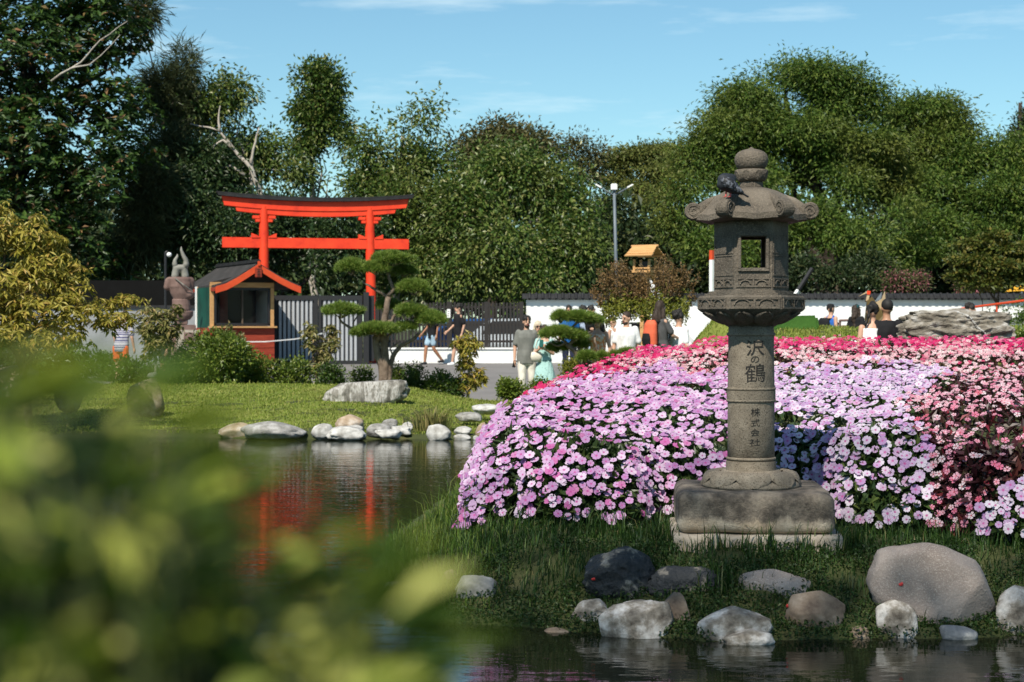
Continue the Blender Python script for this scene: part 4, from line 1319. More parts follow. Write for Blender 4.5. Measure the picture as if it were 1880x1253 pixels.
shrub('yellowish round bush beside the small pine behind the flowers', 1052, 655, 730, 42, 31.6, G['yellow_green'], 250, .06)
shrub('brown-tinged bush behind the flower bed beside the turf mound', 1290, 640, 690, 40, 29.5, G['maple'], 120, .07)
shrub('olive bush behind the big grey rock at the right edge', 1880, 610, 690, 60, 24.5, G['shrub'], 260, .06)
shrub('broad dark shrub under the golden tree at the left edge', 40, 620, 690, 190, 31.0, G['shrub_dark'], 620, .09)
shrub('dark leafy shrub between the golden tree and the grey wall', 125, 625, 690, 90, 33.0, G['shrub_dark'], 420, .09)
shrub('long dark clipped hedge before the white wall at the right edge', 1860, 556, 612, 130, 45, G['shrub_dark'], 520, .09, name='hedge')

# iris clump between the shore stones
D = 25.7
bx_, by_ = X(790, D), D
n = 260
pos = np.stack([bx_ + .16 * rng.standard_normal(n), by_ + .12 * rng.standard_normal(n), np.full(n, .05)], -1)
az = np.arctan2(pos[:, 1] - by_, pos[:, 0] - bx_)
V, T = blade_arrays(pos, rng.uniform(.25, .5, n), rng.uniform(.012, .022, n), rng.uniform(.05, .3, n), az)
rt = root('iris_clump', 'clump of upright sword-like iris leaves among the white shore stones', 'plant', (bx_, by_, .05))
link('blades', np_mesh('blades', V, [T]), G['sap'], rt)

# ------------------------------------------------------------------ cloud-pruned pines
def pine(name, label, base, trunk_pts, branches, pads, D, nlen=.105, dens=1.0):
    rt = root(name, label, 'pine', tuple(base))
    mb = MB(); n = len(trunk_pts)
    for pts, rr in trunk_pts:
        q = []
        for i in range(len(pts) - 1):
            q += wobble(pts[i], pts[i + 1], 3, .04)[:-1]
        q.append(Vector(pts[-1]))
        mb.tube(q, taper(rr[0], rr[1], len(q) - 1), 9)
    mb.build('trunk', M['bark_pine'], rt, smooth=True)
    for pts, r0, r1 in branches:
        b = MB(); q = []
        for i in range(len(pts) - 1):
            q += wobble(pts[i], pts[i + 1], 3, .08)[:-1]
        q.append(Vector(pts[-1]))
        b.tube(q, taper(r0, r1, len(q) - 1), 7)
        b.build('branch', M['bark_pine'], rt, smooth=True)
    for (px, py, wpx, hpx, dd) in pads:
        c = P(px, py, D + dd); rx, rz = wpx / F * D, hpx * 1.22 / F * D
        nt = int(430 * dens * (rx / .35) ** 1.4)
        # tufts over the top and rim of a flattened pad
        dv = rdir(nt); dv[:, 2] = np.abs(dv[:, 2]) * 1.1 - .28
        lump = np.array([1 + .42 * noise.noise(Vector(v) * 2.6 + Vector((px, py, 0))) for v in dv])
        tc_ = np.array(c) + dv * np.array([rx * .92, rx * .75, rz * .85]) * (lump * (.65 + .35 * rng.random(nt) ** .5))[:, None]
        k = 34
        axis_ = unit(dv * np.array([.9, .9, .5]) + np.array([0, 0, .75]))
        nd = axis_[:, None, :] * rng.uniform(.25, 1.2, (nt, k, 1)) + .75 * rdir(nt * k).reshape(nt, k, 3)
        pp = np.repeat(tc_[:, None, :], k, 1).reshape(-1, 3)
        nd = unit(nd.reshape(-1, 3))
        Ln = nlen * rng.uniform(.6, 1.25, len(pp))
        sd = unit(np.cross(nd, rdir(len(pp)))) * .0055
        V = np.stack([pp - sd, pp + sd, pp + nd * Ln[:, None]], 1).reshape(-1, 3)
        o = link('needle_pad', np_mesh('needle_pad', V, [np.arange(len(V)).reshape(-1, 3)]), G['needle'], rt)
        # twigs under the pad
        b = MB()
        for j in range(7):
            a = random.uniform(0, 6.28); f = random.uniform(.3, .8)
            b.tube(wobble(c + Vector((0, 0, -rz * .75)), c + Vector((math.cos(a) * rx * f, math.sin(a) * rx * f * .7, -rz * .1)), 3, .1), taper(.016, .006, 3), 5)
        b.build('twig', M['bark_pine'], o)
    return rt
D = 33.0
def p_(x, y, d=0): return P(x, y, D + d)
zb = gz(X(705, D), D)
bs_ = Vector((X(705, D), D, zb - .1))
pine('cloud_pine', 'tall cloud-pruned pine with many flat needle pads in front of the torii gate', bs_,
     [([bs_, p_(702, 672), p_(694, 655), p_(690, 630), p_(698, 612)], (.095, .06)), ([bs_ + Vector((.03, 0, 0)), p_(708, 672), p_(706, 640), p_(703, 600), p_(710, 570), p_(713, 545)], (.09, .055)),
      ([bs_ + Vector((.06, 0, 0)), p_(717, 668), p_(724, 650), p_(735, 636), p_(758, 624), p_(770, 612)], (.06, .028))],
     [([p_(712, 546), p_(700, 538), p_(682, 528), p_(665, 518)], .035, .018), ([p_(713, 543), p_(724, 532), p_(716, 515), p_(712, 502), p_(720, 492)], .042, .022),
      ([p_(724, 532), p_(738, 524), p_(752, 535)], .03, .015), ([p_(706, 592), p_(720, 590), p_(730, 570), p_(742, 556), p_(752, 553)], .04, .02),
      ([p_(700, 612), p_(670, 610), p_(648, 604), p_(628, 592), p_(622, 580)], .04, .018), ([p_(648, 604), p_(650, 590), p_(656, 580)], .02, .012),
      ([p_(706, 640), p_(712, 620), p_(722, 608), p_(735, 600)], .03, .015), ([p_(720, 650), p_(716, 640), p_(728, 632), p_(734, 628)], .018, .01), ([p_(690, 640), p_(686, 620), p_(692, 612)], .04, .02)],
     [(720, 478, 38, 13, .0), (690, 494, 24, 12, -.15), (645, 492, 27, 15, 0), (742, 500, 24, 9, .35), (759, 530, 31, 14, 0), (712, 562, 22, 10, .4), (628, 572, 36, 13, -.1), (756, 574, 32, 14, -.05), (790, 588, 27, 15, -.15), (694, 606, 40, 11, -.25), (745, 602, 18, 7, -.1), (660, 612, 14, 7, -.15)], D)
D = 30.5
zb = gz(X(1078, D), D)
bs_ = Vector((X(1078, D), D, zb - .1))
pine('small_pine', 'small cloud-pruned pine leaning left among the visitors behind the flowers', bs_,
     [([bs_, p_(1078, 690), p_(1068, 665), p_(1058, 648), p_(1040, 632)], (.07, .04))],
     [([p_(1050, 640), p_(1038, 628), p_(1028, 620)], .035, .018), ([p_(1045, 634), p_(1060, 618), p_(1052, 600), p_(1060, 592)], .035, .018), ([p_(1040, 630), p_(1025, 636), p_(1010, 630)], .025, .01), ([p_(1066, 662), p_(1085, 668), p_(1110, 678), p_(1140, 668), p_(1150, 660)], .03, .012), ([p_(1066, 664), p_(1090, 676), p_(1105, 680)], .025, .012), ([p_(1100, 664), p_(1103, 655), p_(1095, 640), p_(1092, 620)], .026, .018)],
     [(1030, 584, 15, 10, 0), (1062, 584, 26, 9, 0), (1082, 588, 22, 9, .15), (1025, 614, 34, 12, -.1), (1055, 618, 24, 10, 0), (1022, 640, 16, 9, .2), (1066, 634, 14, 8, .25), (1077, 657, 16, 9, -.1), (1107, 657, 9, 8, -.1), (1130, 655, 10, 6, -.1), (1150, 652, 18, 9, -.1)], D)

# tree with upright brown shoots
D = 33.2
rt = root('brown_tipped_tree', 'small tree with upright brown shoots and yellow-green lower leaves above the visitors', 'tree', base_at(1186, D, 0))
b0 = Vector(base_at(1186, D, -.1))
mb = MB()
mb.tube([b0, P(1184, 650, D), P(1186, 610, D), P(1185, 570, D)], [.07, .055, .05, .035], 9)
mb.tube([P(1190, 700, D), P(1180, 655, D - .05), P(1172, 630, D - .05), P(1166, 604, D - .05)], [.05, .035, .028, .02], 8)
mb.build('trunk', M['bark'], rt, smooth=True)
br = MB(); posb, posg = [], []
for k in range(46):
    t = (k + .5) / 46
    fx = -1 + 2 * t + random.uniform(-.07, .07)
    fy = random.uniform(-.8, .8)
    st = P(1185 + fx * 40, 578 + abs(fx) * -6, D + fy * .3)
    hh = (1 - abs(fx) ** 2.2) * 45 + 60 + random.uniform(-22, 18)
    if -.28 < fx < .12: hh *= .8
    en = P(1185 + fx * 97, 585 - hh, D + fy * .8)
    pts = [st, st.lerp(en, .5) + Vector((fx * .12, 0, -.08)), en]
    br.tube(pts, [.014, .009, .004], 5)
    for j in range(34):
        u = random.uniform(.25, 1.0)
        c = pts[0].lerp(pts[1], u * 2) if u < .5 else pts[1].lerp(pts[2], u * 2 - 1)
        (posb if u > random.uniform(.3, .6) else posg).append(c + Vector((random.gauss(0, .028), random.gauss(0, .028), random.gauss(0, .02))))
for k in range(1150):
    fx = random.uniform(-1, 1)
    c = P(1185 + fx * 78, 572 - random.gauss(6, 11) + abs(fx) * 12 * random.random(), D + random.gauss(0, .35))
    posg.append(c)
br.build('branches', M['bark'], rt)
for nm, ps, lm, sz in (('brown_leaves', posb, G['brown_tip'], .062), ('green_leaves', posg, G['yellow_green'], .072)):
    ps = np.array(ps); n = len(ps); rep = 5 if nm[0] == 'b' else 3
    ps = np.repeat(ps, rep, 0) + .025 * rng.standard_normal((n * rep, 3))
    dd = rdir(len(ps)) + np.array([0, 0, .3])
    V, T = leaf_arrays(ps, dd, rdir(len(ps)) + np.array([0, 0, .6]), sz * rng.uniform(.6, 1.2, len(ps)), sz * .5 * rng.uniform(.7, 1.2, len(ps)))
    link(nm, np_mesh(nm, V, [T]), lm, rt)

# ------------------------------------------------------------------ stone lantern
LD = 10.4
s = LD / F
LX = X(1379, LD)
LZ = .33
RZ = R(-4)
lan = root('stone_lantern', 'tall weathered granite stone lantern with carved Japanese writing on its round pillar', 'stone lantern', (LX, LD, LZ), RZ)
def lz(py): return EYE + (YH - py) * s - LZ
m, nt, bs, out = new_mat('stained_block')
n1 = nnoise(nt, 7, 10, .7); r1 = ramp(nt, [(.32, (.022, .019, .016)), (.46, (.085, .07, .055)), (.56, (.17, .14, .11)), (.7, (.28, .235, .18))])
nt.links.new(n1.outputs['Fac'], r1.inputs['Fac'])
tc = nt.nodes.new('ShaderNodeTexCoord'); sp = nt.nodes.new('ShaderNodeSeparateXYZ')
nt.links.new(tc.outputs['Object'], sp.inputs[0])
n2 = nnoise(nt, 5, 6, .65, mapping=(1.6, 1.6, .5))
ma = nt.nodes.new('ShaderNodeMath'); ma.operation = 'MULTIPLY_ADD'
nt.links.new(n2.outputs['Fac'], ma.inputs[0]); ma.inputs[1].default_value = .22; nt.links.new(sp.outputs['Z'], ma.inputs[2])
r2 = ramp(nt, [(.050, (1, 1, 1)), (.085, (0, 0, 0))])
nt.links.new(ma.outputs[0], r2.inputs['Fac'])
n3 = nnoise(nt, 6, 6, .6); r3 = ramp(nt, [(.3, (.30, .225, .15)), (.7, (.48, .41, .32))])
nt.links.new(n3.outputs['Fac'], r3.inputs['Fac'])
mx = nt.nodes.new('ShaderNodeMix'); mx.data_type = 'RGBA'
nt.links.new(r2.outputs['Color'], mx.inputs['Factor']); nt.links.new(r1.outputs['Color'], mx.inputs['A']); nt.links.new(r3.outputs['Color'], mx.inputs['B'])
nt.links.new(mx.outputs['Result'], bs.inputs['Base Color']); bs.inputs['Roughness'].default_value = .95
nb_ = nnoise(nt, 60, 8, .7); bump(nt, bs, nb_.outputs['Fac'], 1.0, .014)
M['stained'] = m

def rough_box(size, seg, amp, rnd, seed=0.0):
    bm = bmesh.new()
    bmesh.ops.create_cube(bm, size=1)
    bmesh.ops.subdivide_edges(bm, edges=bm.edges, cuts=seg, use_grid_fill=True)
    for v in bm.verts:
        p = Vector((v.co.x * size[0], v.co.y * size[1], v.co.z * size[2]))
        h = Vector(size) / 2
        inner = Vector([max(-h[i] + rnd, min(h[i] - rnd, p[i])) for i in range(3)])
        d = p - inner
        if d.length > 1e-6: p = inner + d.normalized() * min(rnd, d.length if d.length < rnd else rnd)
        q_ = p * 5 + Vector((seed, seed, seed))
        p += Vector((noise.noise(q_), noise.noise(q_ + Vector((9, 0, 0))), noise.noise(q_ + Vector((0, 9, 0))))) * amp
        v.co = p
    me = bpy.data.meshes.new('box'); bm.to_mesh(me); bm.free()
    me.polygons.foreach_set('use_smooth', [True] * len(me.polygons))
    return me
hp = lz(966)
o = link('plinth', rough_box((.995, .995, hp + .25), 18, .012, .02, 3), M['mortar'], lan, local=True); o.location = (0.008, 0, (hp - .25) / 2)
o = link('base_block', rough_box((.915, .915, lz(893) - hp), 22, .010, .055, 8), M['stained'], lan, local=True); o.location = (0, 0, (hp + lz(893)) / 2 + .001)
# lotus foot
def petals(n, r0, z0, r1, z1, wd, th, mat, parent, phase=0, bulge=0.0):
    for k in range(n):
        a = 2 * PI * (k + .5) / n + phase
        mb = MB(); c0 = Vector((r0, 0, z0)); c1 = Vector((r1, 0, z1))
        d = (c1 - c0); L = d.length; d.normalize(); nrm = Vector((d.z, 0, -d.x))
        if nrm.x < 0: nrm = -nrm
        vs, fs = [], []; nu, nv = 6, 8
        for i in range(nu + 1):
            u = i / nu
            w = wd * (math.sin(PI * min(1, .12 + u * .8)) ** .7) * (1 if u < 1 else .35)
            for j in range(nv + 1):
                v = j / nv * 2 - 1
                hgt = th * (1 - v * v) * (.45 + .55 * math.sin(PI * min(1, u * .9 + .1))) + th * .5 * (abs(v) > .72) * (abs(v) < .99) * (u > .1) + bulge * math.sin(PI * min(1, u * .96 + .02))
                rr = c0 + d * L * u + nrm * hgt
                ang = a + v * w / max(.05, rr.x)
                vs.append((rr.x * math.cos(ang), rr.x * math.sin(ang), rr.z))
        for i in range(nu):
            for j in range(nv):
                q0 = i * (nv + 1) + j
                fs.append((q0, q0 + 1, q0 + nv + 2, q0 + nv + 1))
        mb.add(vs, fs).build('petal', mat, parent, local=True, smooth=True)
lf = MB().lathe([(.10, lz(862)), (.172, lz(862.5)), (.182, lz(866)), (.20, lz(871)), (.25, lz(876)), (.285, lz(883)), (.297, lz(889)), (.295, lz(893))], 48).build('lotus_foot', M['granite_pale'], lan, local=True, smooth=True)
petals(8, .185, lz(867), .298, lz(892), .115, .020, M['granite_pale'], lf, PI / 8, .034)
# pillar with rings
pil = MB().lathe([(.13, lz(600)), (.137, lz(599)), (.139, lz(616)), (.138, lz(640)), (.142, lz(711)), (.142, lz(780)), (.144, lz(862))], 64).build('pillar', M['granite_pale'], lan, local=True, smooth=True)
def ring(y, r, hgt, nm='ring'):
    pr = [(r - .02, lz(y) - hgt / 2)] + [(r + hgt * .42 * math.sin(PI * t / 6) , lz(y) - hgt / 2 * math.cos(PI * t / 6)) for t in range(7)] + [(r - .02, lz(y) + hgt / 2)]
    return MB().lathe(pr, 64).build(nm, M['granite_pale'], pil, local=True, smooth=True)
ring(614, .139, .022); ring(714, .1425, .018); ring(735.5, .1425, .02); ring(841.5, .144, .018)
MB().lathe([(.13, lz(733)), (.148, lz(732.5)), (.148, lz(717)), (.13, lz(716.5))], 64).build('band', M['granite_pale'], pil, local=True, smooth=False)
MB().lathe([(.13, lz(862.4)), (.152, lz(862)), (.152, lz(846)), (.13, lz(845.5))], 64).build('band', M['granite_pale'], pil, local=True, smooth=False)
# carved writing, wrapped round the pillar
def inscription(ch, pxc, pyc, wpx, hpx, rad):
    cu = bpy.data.curves.new('glyph', 'FONT'); cu.body = ch; cu.size = 1; cu.align_x = 'CENTER'; cu.resolution_u = 3
    cu.offset = 0.0
    ob = bpy.data.objects.new('glyph', cu); COL.objects.link(ob)
    dg = bpy.context.evaluated_depsgraph_get()
    me = bpy.data.meshes.new_from_object(ob.evaluated_get(dg))
    bpy.data.objects.remove(ob)
    bm = bmesh.new(); bm.from_mesh(me)
    xs = [v.co.x for v in bm.verts]; ys = [v.co.y for v in bm.verts]
    if not xs: bm.free(); return
    cx, cy = (min(xs) + max(xs)) / 2, (min(ys) + max(ys)) / 2
    sx, sy = wpx * s / (max(xs) - min(xs)), hpx * s / (max(ys) - min(ys))
    for v in bm.verts: v.co = Vector(((v.co.x - cx) * sx, 0, (v.co.y - cy) * sy + .10 * (v.co.x - cx) * sx * .6))
    for k in range(-6, 7):
        bmesh.ops.bisect_plane(bm, geom=bm.verts[:] + bm.edges[:] + bm.faces[:], plane_co=(k * .009, 0, 0), plane_no=(1, 0, 0))
    x0 = (pxc - 1379) * s
    phi0 = math.asin(x0 / .142) - math.atan2(LX, LD) * 1.0 - RZ
    for v in bm.verts:
        a = phi0 + v.co.x / rad
        v.co = Vector((math.sin(a) * (rad + .0012), -math.cos(a) * (rad + .0012), lz(pyc) + v.co.z))
    bm.to_mesh(me); bm.free()
    me.materials.clear()
    link('inscription', me, M['ink'], pil, local=True)
for ch, px, py, w_, h_ in (('沢', 1387, 638.5, 33, 27), ('の', 1386, 659.5, 15, 12), ('鶴', 1387, 684, 38, 34)):
    inscription(ch, px, py, w_, h_, .1415)
for ch, px, py, w_, h_ in (('株', 1387, 755, 17, 15), ('式', 1387, 774.5, 16, 14), ('会', 1386, 792, 16, 13), ('社', 1386, 810, 20, 13)):
    inscription(ch, px, py, w_, h_, .1435)
# platform under the light chamber
plat = MB()
plat.lathe([(.13, lz(602)), (.15, lz(599)), (.20, lz(589)), (.27, lz(579)), (.31, lz(572))], 6)
plat.lathe([(.31, lz(572)), (.322, lz(569)), (.322, lz(547)), (.312, lz(544)), (.312, lz(543.5))], 6)
plat.lathe([(.283, lz(544)), (.283, lz(539.5))], 6)
plat.lathe([(.255, lz(540)), (.255, lz(535.5)), (.235, lz(535))], 6)
platf = plat.build('platform', M['granite'], lan, local=True, bevel=.004)
petals(12, .17, lz(594), .296, lz(573), .062, .016, M['granite'], platf, 0)
def face_bits(parent, Rr, z0, z1, cells, arch=True, skip=(), proud=.009, bw=.011):
    ap = Rr * math.cos(PI / 6); wd = Rr
    for k in range(6):
        if k in skip: continue
        a = -PI / 2 + k * PI / 3
        Mx = Matrix.Rotation(a + PI / 2, 3, 'Z')
        mb = MB()
        def bx(x, z, w, h): mb.box(Mx @ Vector((x, -ap, z)), (w, proud * 2, h), Mx)
        bx(0, z1 - bw / 2, wd - .02, bw); bx(0, z0 + bw / 2, wd - .02, bw)
        for c in range(cells + 1):
            x = -wd / 2 + .016 + (wd - .032) * c / cells
            bx(x, (z0 + z1) / 2, bw, z1 - z0 - 2 * bw)
        if arch:
            for c in range(cells):
                xc = -wd / 2 + .016 + (wd - .032) * (c + .5) / cells; rr = (wd - .032) / cells * .32
                pts = [Mx @ Vector((xc + rr * math.cos(t), -ap - .003, z0 + bw + (z1 - z0 - 2 * bw) * .25 + rr * .75 * math.sin(t))) for t in np.linspace(0, PI, 7)]
                mb.tube(pts, .006, 5)
        mb.build('carved_panel', M['granite'], parent, local=True)
face_bits(platf, .322, lz(568), lz(548), 2)
# light chamber: six faces, window front and back, thin walls
cz0, cz1 = lz(535), lz(408)
Rc = .225; ap = Rc * math.cos(PI / 6); th = .045
cham = MB()
cham.lathe([(Rc, cz0), (Rc, cz0 + .10)], 6)
cham.lathe([(Rc, lz(424)), (Rc, cz1)], 6)
for k in range(6):
    a = k * PI / 3
    Mx = Matrix.Rotation(a, 3, 'Z')
    w0, w1 = cz0 + .10, lz(424)
    if k in (0, 3):
        for sx in (-1, 1):
            cham.box(Mx @ Vector((sx * (Rc / 2 + .0735) / 2, -ap + th / 2, (w0 + w1) / 2)), (Rc / 2 - .0735, th, w1 - w0), Mx)
        cham.box(Mx @ Vector((0, -ap + th / 2, (w0 + lz(494)) / 2)), (.147, th - .002, lz(494) - w0), Mx)
        cham.box(Mx @ Vector((0, -ap + th / 2, (w1 + lz(438)) / 2)), (.147, th - .002, w1 - lz(438)), Mx)
    else:
        cham.box(Mx @ Vector((0, -ap + th / 2, (w0 + w1) / 2)), (Rc - .002, th, w1 - w0), Mx)
chm = cham.build('light_chamber', M['granite'], lan, local=True)
face_bits(chm, Rc, lz(529), lz(512), 2, bw=.009, proud=.007)
face_bits(chm, Rc, lz(508), lz(470), 1, arch=False, skip=(0, 3), bw=.008, proud=.004)
face_bits(chm, Rc, lz(468), lz(432), 1, arch=False, skip=(0, 3), bw=.008, proud=.004)
for k in (0, 3):
    wfm = MB()
    Mx = Matrix.Rotation(k * PI / 3, 3, 'Z')
    for c, sz in (((0, 0, lz(434)), (.185, .02, .018)), ((0, 0, lz(498)), (.185, .02, .018)), ((-.083, 0, lz(466)), (.018, .02, .196)), ((.083, 0, lz(466)), (.018, .02, .196))):
        wfm.box(Mx @ Vector((c[0], -ap - .004, c[2])), sz, Mx)
    wfm.build('window_frame', M['granite'], chm, local=True, bevel=.003)
# roof
prof = [(.055, 345.5), (.10, 346.5), (.16, 351.5), (.215, 360), (.258, 371), (.295, 383), (.325, 391), (.352, 394)]
na = 72
vs, fs = [], []
def hexr(a):
    b = (a % (PI / 3)) - PI / 6
    return math.cos(PI / 6) / math.cos(b)
for i, (r_, y_) in enumerate(prof):
    for k in range(na):
        a = 2 * PI * k / na
        t = i / (len(prof) - 1)
        hx_ = 1 + (hexr(a) - 1) * min(1, t * 1.6)
        c_ = abs(((a + PI / 6) % (PI / 3)) - PI / 6) / (PI / 6)   # 0 at a corner, 1 mid-face
        z = lz(y_) - .012 * t * t * c_ ** 1.5
        vs.append((r_ * hx_ * math.cos(a), r_ * hx_ * math.sin(a), z))
low = []
for (r_, y_, sag) in ((.352, 404.5, .012), (.325, 407, .012), (.22, 409, 0.0), (.05, 409, 0)):
    for k in range(na):
        a = 2 * PI * k / na
        c_ = abs(((a + PI / 6) % (PI / 3)) - PI / 6) / (PI / 6)
        vs.append((r_ * hexr(a) * math.cos(a), r_ * hexr(a) * math.sin(a), lz(y_) - sag * c_ ** 1.5))
nr = len(prof) + 4
for i in range(nr - 1):
    for k in range(na):
        fs.append((i * na + k, (i + 1) * na + k, (i + 1) * na + (k + 1) % na, i * na + (k + 1) % na))
fs.append(tuple(range(na))); fs.append(tuple(range((nr - 1) * na + na - 1, (nr - 1) * na - 1, -1)))
roof = MB().add(vs, fs).build('roof', M['granite'], lan, local=True, smooth=False)
for p_i in roof.data.polygons: p_i.use_smooth = True
try: roof.data.set_sharp_from_angle(angle=R(38))
except Exception: pass
for k in range(6):
    a = k * PI / 3
    Mx = Matrix.Rotation(a, 3, 'Z')
    mb = MB()
    pts = [(.20, 357.5), (.25, 367), (.295, 379), (.33, 390), (.352, 396)]
    mb.tube([Mx @ Vector((r_, 0, lz(y_) - .012)) for r_, y_ in pts], [.012, .026, .036, .042, .04], 10)
    rb = mb.build('corner_rib', M['granite'], roof, local=True, smooth=True)
    cb = MB(); cc_ = Vector((.352, 0, lz(388.5)))
    n = 20
    prf = [(.0, -.036), (.046, -.036), (.053, -.03), (.053, .03), (.046, .036), (.0, .036)]
    vs, fs = [], []
    for r_, yy in prf:
        for j in range(n):
            t = 2 * PI * j / n
            vs.append(Mx @ (cc_ + Vector((r_ * math.cos(t), yy, r_ * math.sin(t)))))
    for i in range(len(prf) - 1):
        for j in range(n): fs.append((i * n + j, i * n + (j + 1) % n, (i + 1) * n + (j + 1) % n, (i + 1) * n + j))
    cb.add(vs, fs)
    for sd in (-1, 1):
        sp_ = [Mx @ (cc_ + Vector(((.008 + .0125 * t / PI / 1.2) * math.cos(t), sd * .037, (.008 + .0125 * t / PI / 1.2) * math.sin(t)))) for t in np.linspace(0, 4.2 * PI * .95, 34)]
        cb.tube(sp_, .0042, 5)
    cb.build('scroll', M['granite'], roof, local=True, smooth=False)
# finial
MB().lathe([(.07, lz(347)), (.073, lz(345)), (.070, lz(335.5)), (.06, lz(335))], 40).build('finial_neck', M['granite'], lan, local=True, smooth=False)
cup = MB().lathe([(.06, lz(335.2)), (.078, lz(334)), (.092, lz(329)), (.098, lz(322)), (.100, lz(314)), (.094, lz(312.5)), (.05, lz(312))], 40).build('finial_cup', M['granite'], lan, local=True, smooth=True)
petals(8, .084, lz(332), .101, lz(315), .034, .007, M['granite'], cup, 0)
MB().lathe([(.05, lz(313)), (.074, lz(312)), (.090, lz(307.5)), (.099, lz(301)), (.1025, lz(295)), (.100, lz(289)), (.092, lz(284)), (.078, lz(280)), (.058, lz(277)), (.036, lz(275.2)), (.018, lz(274)), (.008, lz(272)), (.002, lz(270.5))], 48).build('finial_ball', M['granite'], lan, local=True, smooth=True)

# pigeon
M['feather'] = mat_rough('dark_feathers', [(0.3, (.010, .011, .014)), (.7, (.03, .033, .04))], 30, .55, 90, .3, .003)
M['feather_pale'] = mat_rough('checkered_feathers', [(.46, (.012, .013, .016)), (.56, (.11, .12, .145))], 55, .6, 90, .3, .003, 3)
M['pink'] = mat_plain('pink_leg', (.45, .09, .08), .6)
pg = root('pigeon', 'dark speckled pigeon preening on the lantern roof', 'pigeon', tuple(P(1337, 361, 10.12)))
s2 = 10.12 / F
def pq(px, py, dy=0): return Vector(((px - 1337) * s2, dy, (361 - py) * s2))
mb = MB()
mb.capsule(pq(1331, 335), pq(1345, 345), .048, .040).capsule(pq(1345, 345), pq(1362, 355), .036, .014).capsule(pq(1327, 330), pq(1329, 338), .034, .045)
mb.ell(pq(1345, 328, .03), (.026, .026, .024)).capsule(pq(1331, 328, .02), pq(1345, 326, .03), .035, .024).capsule(pq(1345, 328, .03), pq(1352, 333, .035), .010, .003)
mb.fuse('body', M['feather'], pg, .006, 3)
mb = MB(); mb.ell(pq(1336, 338, -.038), (.052, .016, .032), rot=(0, .55, 0)); mb.ell(pq(1350, 347, -.028), (.05, .012, .018), rot=(0, .6, 0))
mb.build('wing', M['feather_pale'], pg, local=True, smooth=True)
mb = MB(); mb.box(pq(1365, 357, 0), (.07, .035, .008), (0, .55, 0)); mb.build('tail', M['feather'], pg, local=True, bevel=.003)
for px in (1333, 1341):
    mb = MB(); mb.tube([pq(px, 352, .0), pq(px - 1, 361.5, -.004)], .0055, 6); f0 = pq(px - 1, 361.5, -.004)
    for d in (-.012, 0, .012): mb.tube([f0, f0 + Vector((-.016 + abs(d) * .4, d - .006, -.003))], [.004, .002], 5)
    mb.build('leg', M['pink'], pg, local=True)

# ------------------------------------------------------------------ stones
ST = {}
ST['white'] = mat_rough('white_shore_stone', [(.30, (.20, .185, .165)), (.5, (.41, .40, .38)), (.68, (.56, .55, .535))], 8, .8, 30, .5, .01, 8)
ST['tan'] = mat_rough('tan_shore_stone', [(.30, (.22, .15, .09)), (.5, (.37, .285, .21)), (.68, (.50, .45, .40))], 7, .85, 30, .5, .01, 8)
ST['grey'] = mat_rough('grey_shore_stone', [(.30, (.12, .115, .105)), (.5, (.26, .25, .235)), (.68, (.42, .41, .40))], 7, .85, 30, .6, .01, 8)
ST['streak'] = mat_rough('streaked_rock', [(.36, (.09, .085, .072)), (.48, (.24, .225, .20)), (.55, (.46, .445, .42)), (.62, (.20, .185, .16)), (.75, (.30, .28, .25))], 2.2, .9, 9, 1.0, .04, 10, mapping=(4, 2, 1.1))
ST['boulder'] = mat_rough('smooth_boulder', [(.25, (.17, .135, .115)), (.5, (.26, .215, .19)), (.75, (.33, .285, .26))], 3, .9, 70, .8, .008, 9, speck=(130, .52, .66, (.34, .30, .27)))
ST['brown'] = mat_rough('brown_stone', [(.3, (.085, .06, .045)), (.5, (.18, .135, .10)), (.7, (.30, .245, .195))], 9, .9, 50, .6, .008, 9)
ST['black'] = mat_rough('black_white_rock', [(.47, (.012, .014, .017)), (.55, (.03, .031, .033)), (.60, (.17, .15, .125)), (.72, (.34, .31, .27))], 8, .7, 26, 1.0, .025, 10, spec=.5)
ST['lime'] = mat_rough('lime_marked_stone', [(.34, (.075, .062, .05)), (.47, (.21, .185, .155)), (.56, (.40, .375, .35)), (.68, (.60, .58, .56))], 9, .85, 40, .8, .012, 9)
ST['blue'] = mat_rough('bluish_stone', [(.3, (.07, .08, .09)), (.5, (.15, .16, .175)), (.65, (.38, .37, .35))], 9, .75, 40, .6, .01, 8)
ST['vein'] = mat_rough('rough_grey_rock', [(.30, (.07, .06, .045)), (.5, (.22, .195, .16)), (.66, (.44, .42, .39))], 5, .95, 12, 1.0, .05, 10, mapping=(1, 1, 2))

